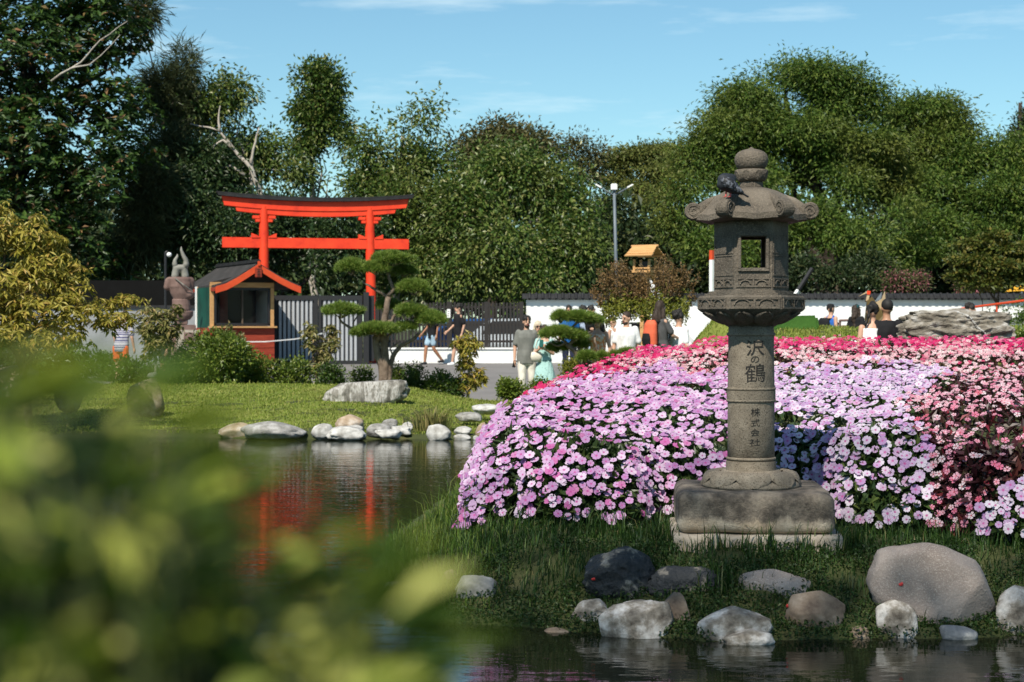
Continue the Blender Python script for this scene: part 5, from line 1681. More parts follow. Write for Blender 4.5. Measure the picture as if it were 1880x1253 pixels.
def rock(label, x0, x1, y0, y1, D, mat, box=.3, amp=.18, depth=.75, sub=4, bury=.25, tilt=0, onbank=False, fn=None, seed=None, cat='stone', group=None, freq=1.3, name='stone', facet=.82, rg=.3):
    w = (x1 - x0) / F * D / 2; h = (y1 - y0) / F * D
    if onbank:      # stand it where its foot meets the bank
        for Dk in np.arange(8.3, 11.5, .02):
            if Zp(y1 - 6, Dk) <= max(0.0, gz(X((x0 + x1) / 2, Dk), Dk)): break
        w = (x1 - x0) / F * Dk / 2; h = (y1 - y0) / F * Dk
        D = Dk + w * depth * .55
    c = P((x0 + x1) / 2, y1, D)
    bm = bmesh.new()
    bmesh.ops.create_icosphere(bm, subdivisions=sub, radius=1)
    sd = Vector((seed if seed is not None else random.uniform(0, 99),) * 3)
    H = h * (1 + bury) / 2
    rr_ = random.Random(int(sd.x * 1000))
    planes = []
    for k in range(16):
        a_ = rr_.uniform(0, 6.28); e_ = rr_.uniform(-.5, 1.2)
        planes.append((Vector((math.cos(a_) * math.cos(e_), math.sin(a_) * math.cos(e_), math.sin(e_))), rr_.uniform(.66, .93)))
    for v in bm.verts:
        p = v.co.copy()
        mxx = max(abs(p.x), abs(p.y), abs(p.z))
        p = p.lerp(p / mxx * .86, box)
        f = 1 + amp * noise.noise(p * freq + sd) + amp * .5 * noise.noise(p * freq * 2.6 + sd) + amp * rg * noise.noise(p * 8 + sd) + amp * rg * .6 * abs(noise.noise(p * 17 + sd))
        p *= f
        for n_, d_ in planes:
            ov = p.dot(n_) - d_
            if ov > 0: p -= n_ * ov * facet
        if fn: p = fn(p)
        v.co = Vector((p.x * w, p.y * w * depth, p.z * H))
    zs_ = [v.co.z for v in bm.verts]; xs_ = [v.co.x for v in bm.verts]
    kx = 2 * w / (max(xs_) - min(xs_)); kz = h * (1 + bury) / (max(zs_) - min(zs_))
    zt_, xm = max(zs_), (max(xs_) + min(xs_)) / 2
    for v in bm.verts:
        v.co.x = (v.co.x - xm) * kx; v.co.z = (v.co.z - zt_) * kz + h
    me = bpy.data.meshes.new('rock'); bm.to_mesh(me); bm.free()
    me.polygons.foreach_set('use_smooth', [True] * len(me.polygons))
    o = link(name, me, mat)
    o.location = (c.x, D + w * depth * .15, c.z)
    o.rotation_euler = (0, tilt, 0)
    tag(o, label, cat, group)
    return o
SGR = 'stones along the far shore'
for a in (
    ('long low grey stone with a white waterline at the far shore, leftmost in clear view', 438, 562, 774, 803, 25.05, 'grey'),
    ('brown flat stone half hidden by the blurred bush at the far shore', 400, 472, 776, 802, 25.5, 'tan'),
    ('small whitish stone right of the long low grey shore stone', 570, 614, 778, 803, 25.1, 'white'),
    ('rounded tan stone standing above the pale flat shore stone', 614, 668, 761, 790, 25.55, 'tan'),
    ('pale flat stone with a tan top at the waterline below the rounded tan stone', 597, 673, 782, 805, 24.95, 'white'),
    ('thin white stone wedged under the rounded tan stone', 632, 668, 780, 792, 25.3, 'white'),
    ('blocky grey shore stone right of the rounded tan stone', 672, 718, 778, 800, 25.25, 'grey'),
    ('small grey stone peeking over the blocky grey shore stone', 700, 730, 769, 786, 25.6, 'grey'),
    ('white angular stone low at the water in front of the blocky grey one', 687, 738, 788, 803, 24.95, 'white'),
    ('flat whitish stone left of the iris clump', 718, 755, 782, 797, 25.3, 'white'),
    ('small white stone behind the flat one by the iris clump', 735, 758, 775, 789, 25.6, 'white'),
    ('white bell-shaped stone standing in the water right of the iris clump', 782, 828, 779, 808, 24.95, 'white'),
    ('pale flat stone right of the bell-shaped shore stone', 833, 866, 783, 797, 25.4, 'white'),
    ('low white stone at the waterline right of the bell-shaped stone', 832, 865, 797, 809, 25.05, 'white'),
    ('tan rounded stone at the far shore touching the flower hill edge', 872, 905, 776, 804, 25.4, 'tan'),
    ('dark grey flat stone in the grass above the shore', 835, 885, 757, 772, 26.8, 'grey'),
    ('white flat stone lying in the grass near the path', 866, 923, 742, 758, 27.8, 'white'),
    ('small stone at the water edge below the white bell-shaped stone', 868, 880, 800, 808, 25.0, 'white'),
):
    rock(a[0], a[1], a[2], a[3], a[4], a[5], ST[a[6]], sub=4, box=.35, amp=.22, depth=.8, rg=.3, facet=.6)
def lawnrock(p):
    p.z = min(p.z, .75 + .35 * p.x * .4); p.x += p.z * .12
    return p
rock('large wedge-shaped streaked grey rock lying on the lawn', 590, 753, 698, 742, 29.3, ST['streak'], box=.55, amp=.12, depth=.45, fn=lawnrock, bury=.3, cat='rock', name='lawn_rock', facet=.5, rg=.35, sub=5)
rock('rounded boulder at the left lawn edge behind the blurred bush', 226, 300, 692, 760, 27.3, ST['brown'], box=.3, amp=.16, cat='rock', name='boulder', tilt=.2)
rock('mossy boulder left beneath the golden tree', 100, 150, 690, 745, 26.2, ST['brown'], box=.2, amp=.16, cat='rock', name='boulder')
rock('pale rounded rock low under the golden tree at the left edge', -40, 70, 670, 735, 26.0, ST['brown'], box=.2, amp=.16, cat='rock', name='boulder')
rock('small grey stone at the foot of the pale-trunked standard tree', 270, 290, 684, 694, 32.8, ST['grey'], sub=2)
rock('small pale stone in the high lawn above the crimson flowers', 1516, 1539, 618, 640, 22.6, ST['tan'], sub=3, box=.4, cat='stone')

# big rough rock with a white vein at the right
def bigrock(p):
    o_ = p.copy()
    if p.z > .55: p.z = .55 + (p.z - .55) * .5
    if p.z < 0 and p.x < -.2: p.x += .35 * min(1, -p.z)       # undercut left
    if p.x > .72 and p.z > -.2: p.x = .72 + (p.x - .72) * .5
    p.y -= .12 * max(0, p.z)
    return p
rk = rock('huge rough grey rock with a white vein and overhanging top behind the flowers', 1640, 1866, 566, 648, 22.4, ST['vein'], box=.6, amp=.34, depth=.42, sub=6, bury=.35, fn=bigrock, seed=41.0, cat='rock', name='big_rock', freq=1.9, facet=.25, rg=.5)
# the vein: a thin band of white quartz lying on the face of the rock
def vein(o, pts, wd, mat):
    from mathutils.bvhtree import BVHTree
    bm = bmesh.new(); bm.from_mesh(o.data); bmesh.ops.translate(bm, verts=bm.verts, vec=o.location)
    bt = BVHTree.FromBMesh(bm); bm.free()
    eye = Vector((0, 0, EYE)); row = []
    dense = []
    for i in range(len(pts) - 1):
        for k in range(8):
            t = k / 8; dense.append((pts[i][0] * (1 - t) + pts[i + 1][0] * t, pts[i][1] * (1 - t) + pts[i + 1][1] * t))
    for px, py in dense:
        hit = bt.ray_cast(Vector((X(px, o.location.y), 0, Zp(py, o.location.y))), Vector((0, 1, 0)))
        if hit[0]: row.append(hit[0] + Vector((0, -.012, 0)))
    mb = MB()
    for i in range(len(row) - 1):
        w0 = wd * (.6 + .6 * random.random())
        mb.tube([row[i], row[i + 1]], w0, 6, cap=True)
    ob = mb.build('quartz_vein', mat, o, local=False, smooth=True)
    return ob
vein(rk, [(1748, 572), (1770, 583), (1782, 600), (1798, 613), (1806, 627), (1818, 645)], .014, ST['white'])

# near bank stones
o_black = rock('black and white blotched rock with a jagged top at the near bank', 1068, 1212, 1003, 1108, 9.72, ST['black'], onbank=True, box=.35, amp=.26, depth=.6, sub=5, cat='rock', name='bank_rock', freq=1.6, seed=5, facet=.4, rg=.5)
rock('low dark ledge of rock running right from the black and white rock', 1180, 1330, 1040, 1098, 9.85, ST['black'], onbank=True, box=.5, amp=.22, depth=.4, sub=5, facet=.4, rg=.5, cat='rock', name='bank_rock', seed=12)
rock('pale pitted stone at the foot of the black and white rock', 1044, 1125, 1100, 1148, 9.35, ST['lime'], onbank=True, box=.3, amp=.2, sub=4, cat='stone', name='bank_stone')
rock('white-stained domed stone at the water left of the lantern front', 1098, 1242, 1103, 1180, 9.12, ST['lime'], onbank=True, box=.25, amp=.14, sub=5, depth=.6, name='bank_stone', seed=3)
rock('upright tan stone between the domed stone and the lantern', 1214, 1268, 1088, 1152, 9.42, ST['brown'], onbank=True, box=.55, amp=.15, sub=4, name='bank_stone')
rock('flat tan stone in the grass in front of the lantern', 1347, 1492, 1046, 1096, 9.72, ST['boulder'], onbank=True, box=.3, amp=.10, sub=4, depth=.6, name='bank_stone', bury=.5)
rock('flat-topped stone with a white band at the water below the lantern', 1279, 1421, 1115, 1182, 9.15, ST['lime'], onbank=True, box=.5, amp=.10, sub=5, depth=.55, name='bank_stone', seed=9)
rock('small white-crusted stone sitting in the water before the banded stone', 1325, 1423, 1157, 1192, 8.88, ST['lime'], onbank=True, box=.15, amp=.16, sub=4, depth=.7, name='bank_stone')
rock('brown domed stone with a red petal on its left side', 1440, 1553, 1085, 1160, 9.28, ST['brown'], onbank=True, box=.3, amp=.12, sub=5, depth=.6, name='bank_stone')
rock('upright ochre-faced stone with a white waterline left of the big boulder', 1610, 1686, 1102, 1180, 9.15, ST['lime'], onbank=True, box=.5, amp=.12, sub=4, depth=.8, name='bank_stone')
def bould(p):
    if p.x > .1: p.z -= .30 * (p.x - .1) * max(0, p.z + .3)
    return p
bo = rock('big smooth pinkish grey boulder on the near bank at the right', 1592, 1829, 994, 1150, 9.62, ST['boulder'], onbank=True, box=.35, amp=.10, sub=5, depth=.6, fn=bould, cat='rock', name='boulder', seed=30, bury=.12)
rock('small bluish stone in the water right of the big boulder', 1727, 1799, 1148, 1182, 8.95, ST['blue'], onbank=True, box=.15, amp=.12, sub=4, depth=.8, name='bank_stone')
rock('grey weathered stone cut by the right edge at the waterline', 1830, 1925, 1076, 1168, 9.35, ST['lime'], onbank=True, box=.4, amp=.14, sub=5, depth=.7, name='bank_stone')
rock('rounded grey stone with a hollow top at the left of the near bank', 834, 916, 1056, 1110, 9.85, ST['grey'], onbank=True, box=.45, amp=.14, sub=4, depth=.8, name='bank_stone')
rock('small brown stone behind the hollow-topped stone', 812, 842, 1046, 1078, 10.1, ST['brown'], onbank=True, box=.3, amp=.15, sub=3, name='bank_stone')
rock('flat pale stone at the left tip of the near bank', 700, 778, 1068, 1108, 10.05, ST['grey'], onbank=True, box=.5, amp=.12, sub=4, name='bank_stone')
rock('small flat white stone lying in the grass at the left tip of the near bank', 768, 812, 1094, 1106, 9.95, ST['white'], onbank=True, box=.3, amp=.12, sub=3, name='bank_stone')
rock('thin flat stone barely above the water left of the domed stone', 995, 1052, 1153, 1170, 9.05, ST['brown'], onbank=True, box=.3, amp=.12, sub=3, name='bank_stone', bury=.6)
rock('small stone in the grass left of the upright ochre-faced stone', 1560, 1600, 1150, 1175, 9.1, ST['brown'], onbank=True, box=.3, amp=.15, sub=3, name='bank_stone')

# fallen red petals on the stones
from mathutils.bvhtree import BVHTree
M['petal_red'] = mat_plain('red_petal', (.62, .05, .045), .6)
for px, py, lab in ((1655, 1074, 'fallen red petal on the big smooth boulder'), (1447, 1114, 'fallen red petal on the brown domed stone'), (1090, 1064, 'fallen pinkish red petal on the black and white rock')):
    best = None
    for o in [o for o in COL.objects if o.type == 'MESH' and o.get('category') in ('stone', 'rock') and o.location.y < 11]:
        bm = bmesh.new(); bm.from_mesh(o.data); bmesh.ops.transform(bm, verts=bm.verts, matrix=rmat(o))
        bt = BVHTree.FromBMesh(bm); bm.free()
        d = (P(px, py, 10) - Vector((0, 0, EYE))).normalized()
        h = bt.ray_cast(Vector((0, 0, EYE)), d)
        if h[0] and (best is None or h[3] < best[2]): best = (h[0], h[1], h[3])
    if best:
        n_ = best[1]; c = best[0] + n_ * .004
        mb = MB(); mb.ell((0, 0, 0), (.013, .009, .003), 10, 5); mb.ell((.006, .005, .002), (.008, .009, .003), 8, 5)
        o = mb.build('fallen_petal', M['petal_red'], None, smooth=True)
        o.location = c; o.rotation_euler = n_.to_track_quat('Z', 'Y').to_euler()
        tag(o, lab, 'petal')

# ------------------------------------------------------------------ flower hill
XB_Y = [9.5, 10.8, 12.5, 14, 16, 19, 22, 24]
XB_X = [-.31, -.34, -.34, -.16, .16, .74, 1.42, 1.85]
FB_X = [-.5, .25, .75, .95, 2.0, 2.12, 2.62, 2.78, 3.2, 12]
FB_Y = [11.25, 10.70, 10.66, 11.05, 11.05, 10.50, 10.42, 10.12, 9.95, 9.9]
YB = 22.3
def d_bed(x, y):
    return np.minimum(np.minimum(x - np.interp(y, XB_Y, XB_X), y - np.interp(x, FB_X, FB_Y)), np.minimum(YB - y, 12 - x))
def canopy(x, y):
    d = d_bed(x, y)
    t = np.clip(d / .42, 0, 1)
    lump = .05 * np.sin(x * 3.1 + 1.2 * np.sin(y * 1.7)) * np.sin(y * 2.3 + x) + .03 * np.sin(x * 7 + y * 5)
    # the pink plants at the right make a mound of their own in front
    mound = .22 * np.exp(-(((x - 3.35) / .75) ** 2 + ((y - 11.6) / 1.1) ** 2)) + .10 * np.exp(-(((x - 2.35) / .35) ** 2 + ((y - 10.9) / .4) ** 2))
    ground_ = ground(x, y)
    return ground_ + .46 * np.sqrt(np.maximum(0, 1 - (1 - t) ** 2)) + (lump + mound) * t
def zone(x, y):
    """0 lilac left, 1 lilac right, 2 salmon pink, 3 crimson"""
    wob = .25 * np.sin(x * 2.1) + .15 * np.sin(x * 5.3)
    xb = np.interp(y, [9.8, 10.12, 10.18, 10.6, 11, 12, 13, 14, 15, 16.5], [9, 9, 2.58, 2.56, 2.62, 2.80, 2.95, 3.35, 3.7, 4.4]) + .06 * np.sin(y * 9)
    edge = np.interp(x, [.2, .9, 1.6, 2.4, 3.4, 5, 7], [13.6, 16.2, 18.0, 17.2, 16.2, 16.2, 15.5])
    edge = np.where((x > 1.7) & (x < 3.6), 16.6 + 0 * x, edge)
    z = np.where(x < 1.42 + (y - 10) * .12, 0, 1)
    z = np.where((x > xb), 2, z)
    z = np.where(y > edge + wob, 3, z)
    z = np.where((y > 18.6) & (x > 3.2), 3, z)
    z = np.where((z == 3) & (y < 19.4 + .4 * np.sin(x * 3) + .3 * np.sin(x * 7.7)) & (x > 1.2), 4, z)
    return z
# canopy points with roughly even spacing
cand = 90000
cx = rng.uniform(-.5, 7.3, cand); cy = rng.uniform(9.8, YB, cand)
# more samples along the steep front and left edges
ce = 130000
ex = rng.uniform(-.5, 5, ce); ey = np.interp(ex, FB_X, FB_Y) + rng.random(ce) ** 1.5 * .55
el_y = rng.uniform(10.5, 20, 40000); el_x = np.interp(el_y, XB_Y, XB_X) + rng.random(40000) ** 1.5 * .55
cx = np.concatenate([cx, ex, el_x]); cy = np.concatenate([cy, ey, el_y])
ok = (d_bed(cx, cy) > .004) & (cx < cy * .32 + .2)
cx, cy = cx[ok], cy[ok]
p_ = rng.permutation(len(cx)); cx, cy = cx[p_], cy[p_]
cz = canopy(cx, cy)
e = .02
nx_ = -(canopy(cx + e, cy) - canopy(cx - e, cy)) / (2 * e); ny_ = -(canopy(cx, cy + e) - canopy(cx, cy - e)) / (2 * e)
cn = unit(np.stack([np.clip(nx_, -4, 4), np.clip(ny_, -4, 4), np.ones_like(nx_)], -1))
# lower the share of flowers on the dark foot of the plants
hfrac = (cz - ground(cx, cy))
cell = {}
keep = []
thin = rng.random(len(cx))
zone_all = zone(cx, cy)
dall = d_bed(cx, cy)
for i in range(len(cx)):
    sp_ = .061
    if hfrac[i] < .09 and thin[i] < .75: continue
    if 2.55 < cx[i] < 2.78 and cy[i] < 10.8 and thin[i] < .8: continue
    k = (int(cx[i] / sp_), int(cy[i] / sp_), int(cz[i] / sp_))
    if cell.get(k, 0): continue
    if thin[i] < (.16, .14, .58, .34, .44)[zone_all[i]] * (1.1 if (dall[i] < .45 and zone_all[i] < 2) else 1):
        cell[k] = 1; continue
    if noise.noise(Vector((cx[i] * 3.3, cy[i] * 3.3, cz[i] * 4))) < -.48 + .2 * thin[i]: continue
    cell[k] = 1; keep.append(i)
keep = np.array(keep)
fx_, fy_, fz_, fn_ = cx[keep], cy[keep], cz[keep], cn[keep]
zn = zone(fx_, fy_)
def flower_proto(round_=True):
    vs = [(0, 0, 0)]; fs = []; rad = [0.0]
    for k in range(5):
        a = 2 * PI * k / 5; w = 1.0 if round_ else .80
        sh = [(-.60 * w, .50), (-.62 * w, .80), (-.34 * w, .99), (0, .93 if round_ else .90), (.34 * w, .99), (.62 * w, .80), (.60 * w, .50)]
        b = len(vs)
        for da, r_ in sh:
            zz = .10 * r_ * r_ - .05 * (abs(da) > .5) + (.02 if k % 2 else -.02)
            vs.append((r_ * math.cos(a + da), r_ * math.sin(a + da), zz)); rad.append(r_)
        for j in range(len(sh) - 1): fs.append((0, b + j, b + j + 1))
    return np.array(vs), np.array(fs), np.array(rad)
FR = flower_proto(True); FS = flower_proto(False)
def flower_mesh(name, proto, pos, nrm, size, rot):
    V0, F0, r0 = proto
    n_ = unit(nrm); ref = np.where(np.abs(n_[:, 2:3]) > .95, np.array([[1., 0, 0]]), np.array([[0, 0, 1.]]))
    a = unit(np.cross(n_, ref)); b = np.cross(n_, a)
    c_, s_ = np.cos(rot)[:, None], np.sin(rot)[:, None]
    a2 = a * c_ + b * s_; b2 = -a * s_ + b * c_
    V = pos[:, None, :] + size[:, None, None] * (V0[None, :, 0:1] * a2[:, None, :] + V0[None, :, 1:2] * b2[:, None, :] + V0[None, :, 2:3] * n_[:, None, :])
    nv = len(V0)
    Fc = (F0[None] + (np.arange(len(pos)) * nv)[:, None, None]).reshape(-1, 3)
    me = np_mesh(name, V.reshape(-1, 3), [Fc])
    at = me.attributes.new('rad', 'FLOAT', 'POINT')
    at.data.foreach_set('value', np.tile(r0, len(pos)).astype(np.float32))
    return me
FM = [mat_flower('lilac_petal', [(0, (.37, .17, .38)), (.3, (.45, .25, .46)), (.6, (.52, .35, .53)), (.85, (.62, .50, .63)), (.93, (.44, .11, .31)), (1, (.48, .18, .36))], (.42, .06, .26)),
      mat_flower('pale_lilac_petal', [(0, (.38, .21, .43)), (.3, (.46, .32, .50)), (.65, (.55, .45, .59)), (.93, (.62, .57, .65)), (1, (.45, .18, .38))], (.44, .08, .28)),
      mat_flower('salmon_pink_petal', [(0, (.52, .13, .23)), (.4, (.59, .28, .37)), (.75, (.64, .44, .50)), (.95, (.68, .58, .62)), (1, (.52, .05, .12))], (.50, .05, .09)),
      mat_flower('crimson_petal', [(0, (.44, .008, .075)), (.45, (.55, .02, .13)), (.70, (.55, .05, .18)), (.85, (.58, .22, .29)), (1, (.64, .48, .50))], (.45, .02, .07)),
      mat_flower('rose_petal', [(0, (.50, .04, .13)), (.15, (.56, .20, .26)), (.5, (.62, .38, .42)), (1, (.68, .58, .59))], (.48, .03, .08))]
LM = [mat_leaf('impatiens_leaf', [(0, (.018, .035, .010)), (.7, (.04, .068, .018)), (1, (.08, .10, .03))], .4, .2, .4),
      mat_leaf('impatiens_leaf_b', [(0, (.020, .042, .012)), (.7, (.05, .085, .022)), (1, (.10, .13, .03))], .4, .2, .4),
      mat_leaf('impatiens_dark_leaf', [(0, (.018, .008, .009)), (.6, (.055, .013, .018)), (.85, (.035, .035, .015)), (1, (.20, .015, .035))], .4, .15, .4),
      mat_leaf('impatiens_red_leaf', [(0, (.022, .014, .012)), (.5, (.07, .018, .022)), (.8, (.05, .065, .02)), (1, (.15, .02, .035))], .4, .15, .4)]
LM.append(LM[3])
LB = ['mound of lilac impatiens left of the stone lantern', 'mound of pale lilac impatiens right of the stone lantern', 'salmon pink impatiens with dark leaves at the right edge', 'band of crimson impatiens along the top of the flower hill', 'strip of pale pink impatiens with dark red leaves below the crimson band']
ZC = [(.8, 12), (2.3, 13), (3.4, 12), (3.5, 20.5), (3.2, 17.5)]
beds = []
# leaves under the flowers
li = rng.choice(len(cx), 52000, replace=False) if len(cx) > 52000 else np.arange(len(cx))
lx_, ly_, lz_, ln_ = cx[li], cy[li], cz[li], cn[li]
lzn = zone(lx_, ly_)
for zid in range(5):
    rt = root('impatiens_bed', LB[zid], 'flower bed', (*ZC[zid], gz(*ZC[zid])))
    q = np.where(lzn == zid)[0]
    pos = np.stack([lx_[q], ly_[q], lz_[q]], -1) - ln_[q] * (.025 + rng.random(len(q)) ** 1.3 * .20)[:, None] - np.array([0, 0, .02])
    pos[:, 2] = np.maximum(pos[:, 2], ground(pos[:, 0], pos[:, 1]) + .02)
    dd = ln_[q] * .5 + 1.0 * rdir(len(q)) - np.array([0, 0, .15])
    nr = ln_[q] + .5 * rdir(len(q)) + np.array([0, 0, .5])
    L = rng.uniform(.06, .115, len(q))
    V, T = leaf_arrays(pos, dd, nr, L, L * .38)
    link('foliage', np_mesh('foliage', V, [T]), LM[zid], rt)
    q = np.where(zn == zid)[0]
    dist = fy_[q]
    q = q[np.argsort(dist)]
    n = len(q)
    toeye = unit(np.array([0, 0, EYE]) - np.stack([fx_[q], fy_[q], fz_[q]], -1))
    nr = fn_[q] * .8 + .25 * toeye + np.array(SUN) * .25 + .38 * rdir(n) + np.array([0, 0, .1])
    pos = np.stack([fx_[q], fy_[q], fz_[q]], -1) + fn_[q] * (.014 + .014 * rng.standard_normal(n))[:, None]
    size = rng.uniform(.020, .034, n) * (1, 1, .84, .95, .88)[zid] * (1 + .10 * (d_bed(fx_[q], fy_[q]) < .42) * (zid < 2))
    rot = rng.uniform(0, 6.28, n)
    proto = FR if zid < 2 else FS
    k = min(300, n)
    me1 = flower_mesh('flower', proto, np.zeros((1, 3)), np.array([[0, 0, 1.0]]), np.ones(1), np.zeros(1))
    me1.materials.append(FM[zid])
    for j in range(k):
        o = link('flower', me1, None, rt, local=True)
        o.location = Vector(pos[j]) - rt.location
        qn = Vector(nr[j]).to_track_quat('Z', 'Y') @ Euler((0, 0, rot[j])).to_quaternion()
        o.rotation_euler = qn.to_euler(); o.scale = (size[j],) * 3
    if n > k:
        o = link('flowers', flower_mesh('flowers', proto, pos[k:], nr[k:], size[k:], rot[k:]), FM[zid], rt)
        o['kind'] = 'stuff'
print('flowers', len(keep))

# ------------------------------------------------------------------ grass and ground cover
M['blade_lawn'] = mat_leaf('lawn_blade', [(0, (.12, .18, .020)), (.6, (.22, .28, .040)), (.9, (.30, .32, .070)), (1, (.40, .34, .13))], .55, .3, .25, patch=(.9, (.20, .19, .055), .5))
M['blade_bank'] = mat_leaf('bank_blade', [(0, (.012, .036, .006)), (.6, (.026, .065, .010)), (.93, (.06, .11, .02)), (1, (.20, .165, .07))], .5, .3, .3)
M['cover'] = mat_leaf('ground_cover_leaf', [(0, (.014, .036, .007)), (.7, (.03, .065, .011)), (1, (.07, .10, .022))], .5, .2, .3)
def grass(name, x, y, h, w, mat, lean=.4, zoff=-.01, azm=None):
    n = len(x)
    pos = np.stack([x, y, ground(x, y) + zoff], -1)
    az = rng.uniform(0, 6.28, n) if azm is None else azm
    V, T = blade_arrays(pos, h, w, h * rng.uniform(.1, lean * 2, n), az)
    o = link(name, np_mesh(name, V, [T]), mat)
    return tag(o, kind='stuff')
# lawn beyond the pond
n = 120000
x = rng.uniform(-12.5, 1.7, n); y = rng.uniform(25.3, 34.6, n)
ok = (y > shore_far(x) + .10) & ~((x > 1.1) & (y < 26.2)) & (ground(x, y) > .05) & (x > -.33 * y - .5) & (y < 34.2)
x, y = x[ok], y[ok]
grass('lawn_grass', x, y, rng.uniform(.025, .065, len(x)) * (1 + .8 * (rng.random(len(x)) > .97)), rng.uniform(.012, .020, len(x)), M['blade_lawn'], .5)
# high lawn and turf mounds to the right
n = 90000
x = rng.uniform(2.7, 11, n); y = rng.uniform(22.4, 37, n)
ok = (x < .31 * y + .4) & (x > 3.0) & (ground(x, y) > .3)
grass('high_lawn_grass', x[ok], y[ok], rng.uniform(.03, .09, ok.sum()), rng.uniform(.012, .022, ok.sum()), M['blade_lawn'], .5)
# near bank: long grass
n = 46000
x = rng.uniform(-1.3, 3.9, n); y = rng.uniform(8.9, 13.2, n)
di = d_island(x, y)
lan_ = (np.abs(x - LX) < .47) & (np.abs(y - LD) < .47)
ok = (di > .03) & (d_bed(x, y) < .12) & ~lan_ & (rng.random(n) < np.clip(.35 + di * 1.1, 0, 1))
x, y, di = x[ok], y[ok], di[ok]
hh = rng.uniform(.03, .095, len(x)) * np.interp(di, [0, .3, 1], [.7, 1.0, 1.25]) * (1 + 1.0 * (rng.random(len(x)) > .9)) * np.interp(x, [-.6, 0], [1.45, 1])
sunny = x < -.18 + .25 * rng.standard_normal(len(x))
M['blade_sunlit'] = mat_leaf('sunlit_bank_blade', [(0, (.05, .10, .012)), (.6, (.10, .17, .022)), (.93, (.18, .235, .045)), (1, (.26, .22, .10))], .5, .35, .3)  # brighter copy of the bank blades, sunlight on the left tip put into colour
grass('bank_grass', x[~sunny], y[~sunny], hh[~sunny], rng.uniform(.004, .008, (~sunny).sum()), M['blade_bank'], .55)
grass('tip_grass', x[sunny], y[sunny], hh[sunny] * 1.25, rng.uniform(.004, .008, sunny.sum()), M['blade_sunlit'], .6)
# tall tufts before the plinth and under the flowers
tx, ty = [], []
for c_x, c_y, sp_, k in [(LX + .02, 9.86, .03, 26), (LX + .22, 9.84, .03, 30), (LX - .30, 9.85, .04, 22), (LX + .40, 9.86, .04, 30), (LX - .1, 9.82, .05, 16), (LX + .55, 10.0, .06, 60), (LX - .6, 10.1, .08, 80), (-.1, 10.5, .14, 120), (.5, 10.45, .14, 90), (-.5, 11.2, .18, 220), (-.65, 12.2, .18, 220), (1.15, 9.45, .06, 60), (2.55, 10.1, .1, 50), (.25, 9.75, .12, 60)]:
    tx += list(c_x + sp_ * rng.standard_normal(k)); ty += list(c_y + sp_ * .6 * rng.standard_normal(k))
tx, ty = np.array(tx), np.array(ty)
grass('tall_grass', tx, ty, rng.uniform(.09, .24, len(tx)), rng.uniform(.005, .009, len(tx)), M['blade_bank'], .45)
# creeping leaves between the stones
n = 44000
x = rng.uniform(-1.0, 3.6, n); y = rng.uniform(8.85, 10.2, n)
di = d_island(x, y)
nz = np.array([noise.noise(Vector((a * 3, b * 3, 0))) for a, b in zip(x, y)])
ok = (di > -.02) & (di < .95) & ((nz > -.15) | (di < .3)) & ~((np.abs(x - LX) < .5) & (np.abs(y - LD) < .5))
x, y = x[ok], y[ok]
pos = np.stack([x, y, ground(x, y) + rng.uniform(.0, .05, len(x))], -1)
V, T = leaf_arrays(pos, rdir(len(x)) + np.array([0, 0, .3]), rdir(len(x)) * .5 + np.array([0, 0, 1]), rng.uniform(.012, .026, len(x)), rng.uniform(.010, .018, len(x)))
tag(link('ground_cover', np_mesh('ground_cover', V, [T]), M['cover']), kind='stuff')

# ------------------------------------------------------------------ people
CL = {}
def cloth(name, c, rough=.85, var=.12):
    if name not in CL: CL[name] = mat_rough('cloth_' + name, [(.3, tuple(v * (1 - var) for v in c)), (.7, tuple(min(.9, v * (1 + var)) for v in c))], 9, rough, 60, .25, .006, 5, spec=.15)
    return CL[name]
def pattern(name, c1, c2, scale, lo=.52, hi=.58, mapping=None):
    if name not in CL: CL[name] = mat_rough('cloth_' + name, [(lo, c1), (hi, c2)], scale, .85, 60, .2, .005, 2, spec=.15, mapping=mapping)
    return CL[name]
SK = {'light': mat_plain('skin_light', (.50, .29, .20), .5, .06, 8), 'tan': mat_plain('skin_tan', (.40, .21, .13), .5, .06, 8), 'brown': mat_plain('skin_brown', (.33, .155, .085), .5, .06, 8)}
HR = {'black': mat_plain('hair_black', (.012, .010, .009), .7, .3, 30), 'brown': mat_plain('hair_brown', (.03, .018, .012), .7, .3, 30), 'blond': mat_plain('hair_white_blond', (.50, .43, .32), .5, .2, 30)}
BLK = M['black']

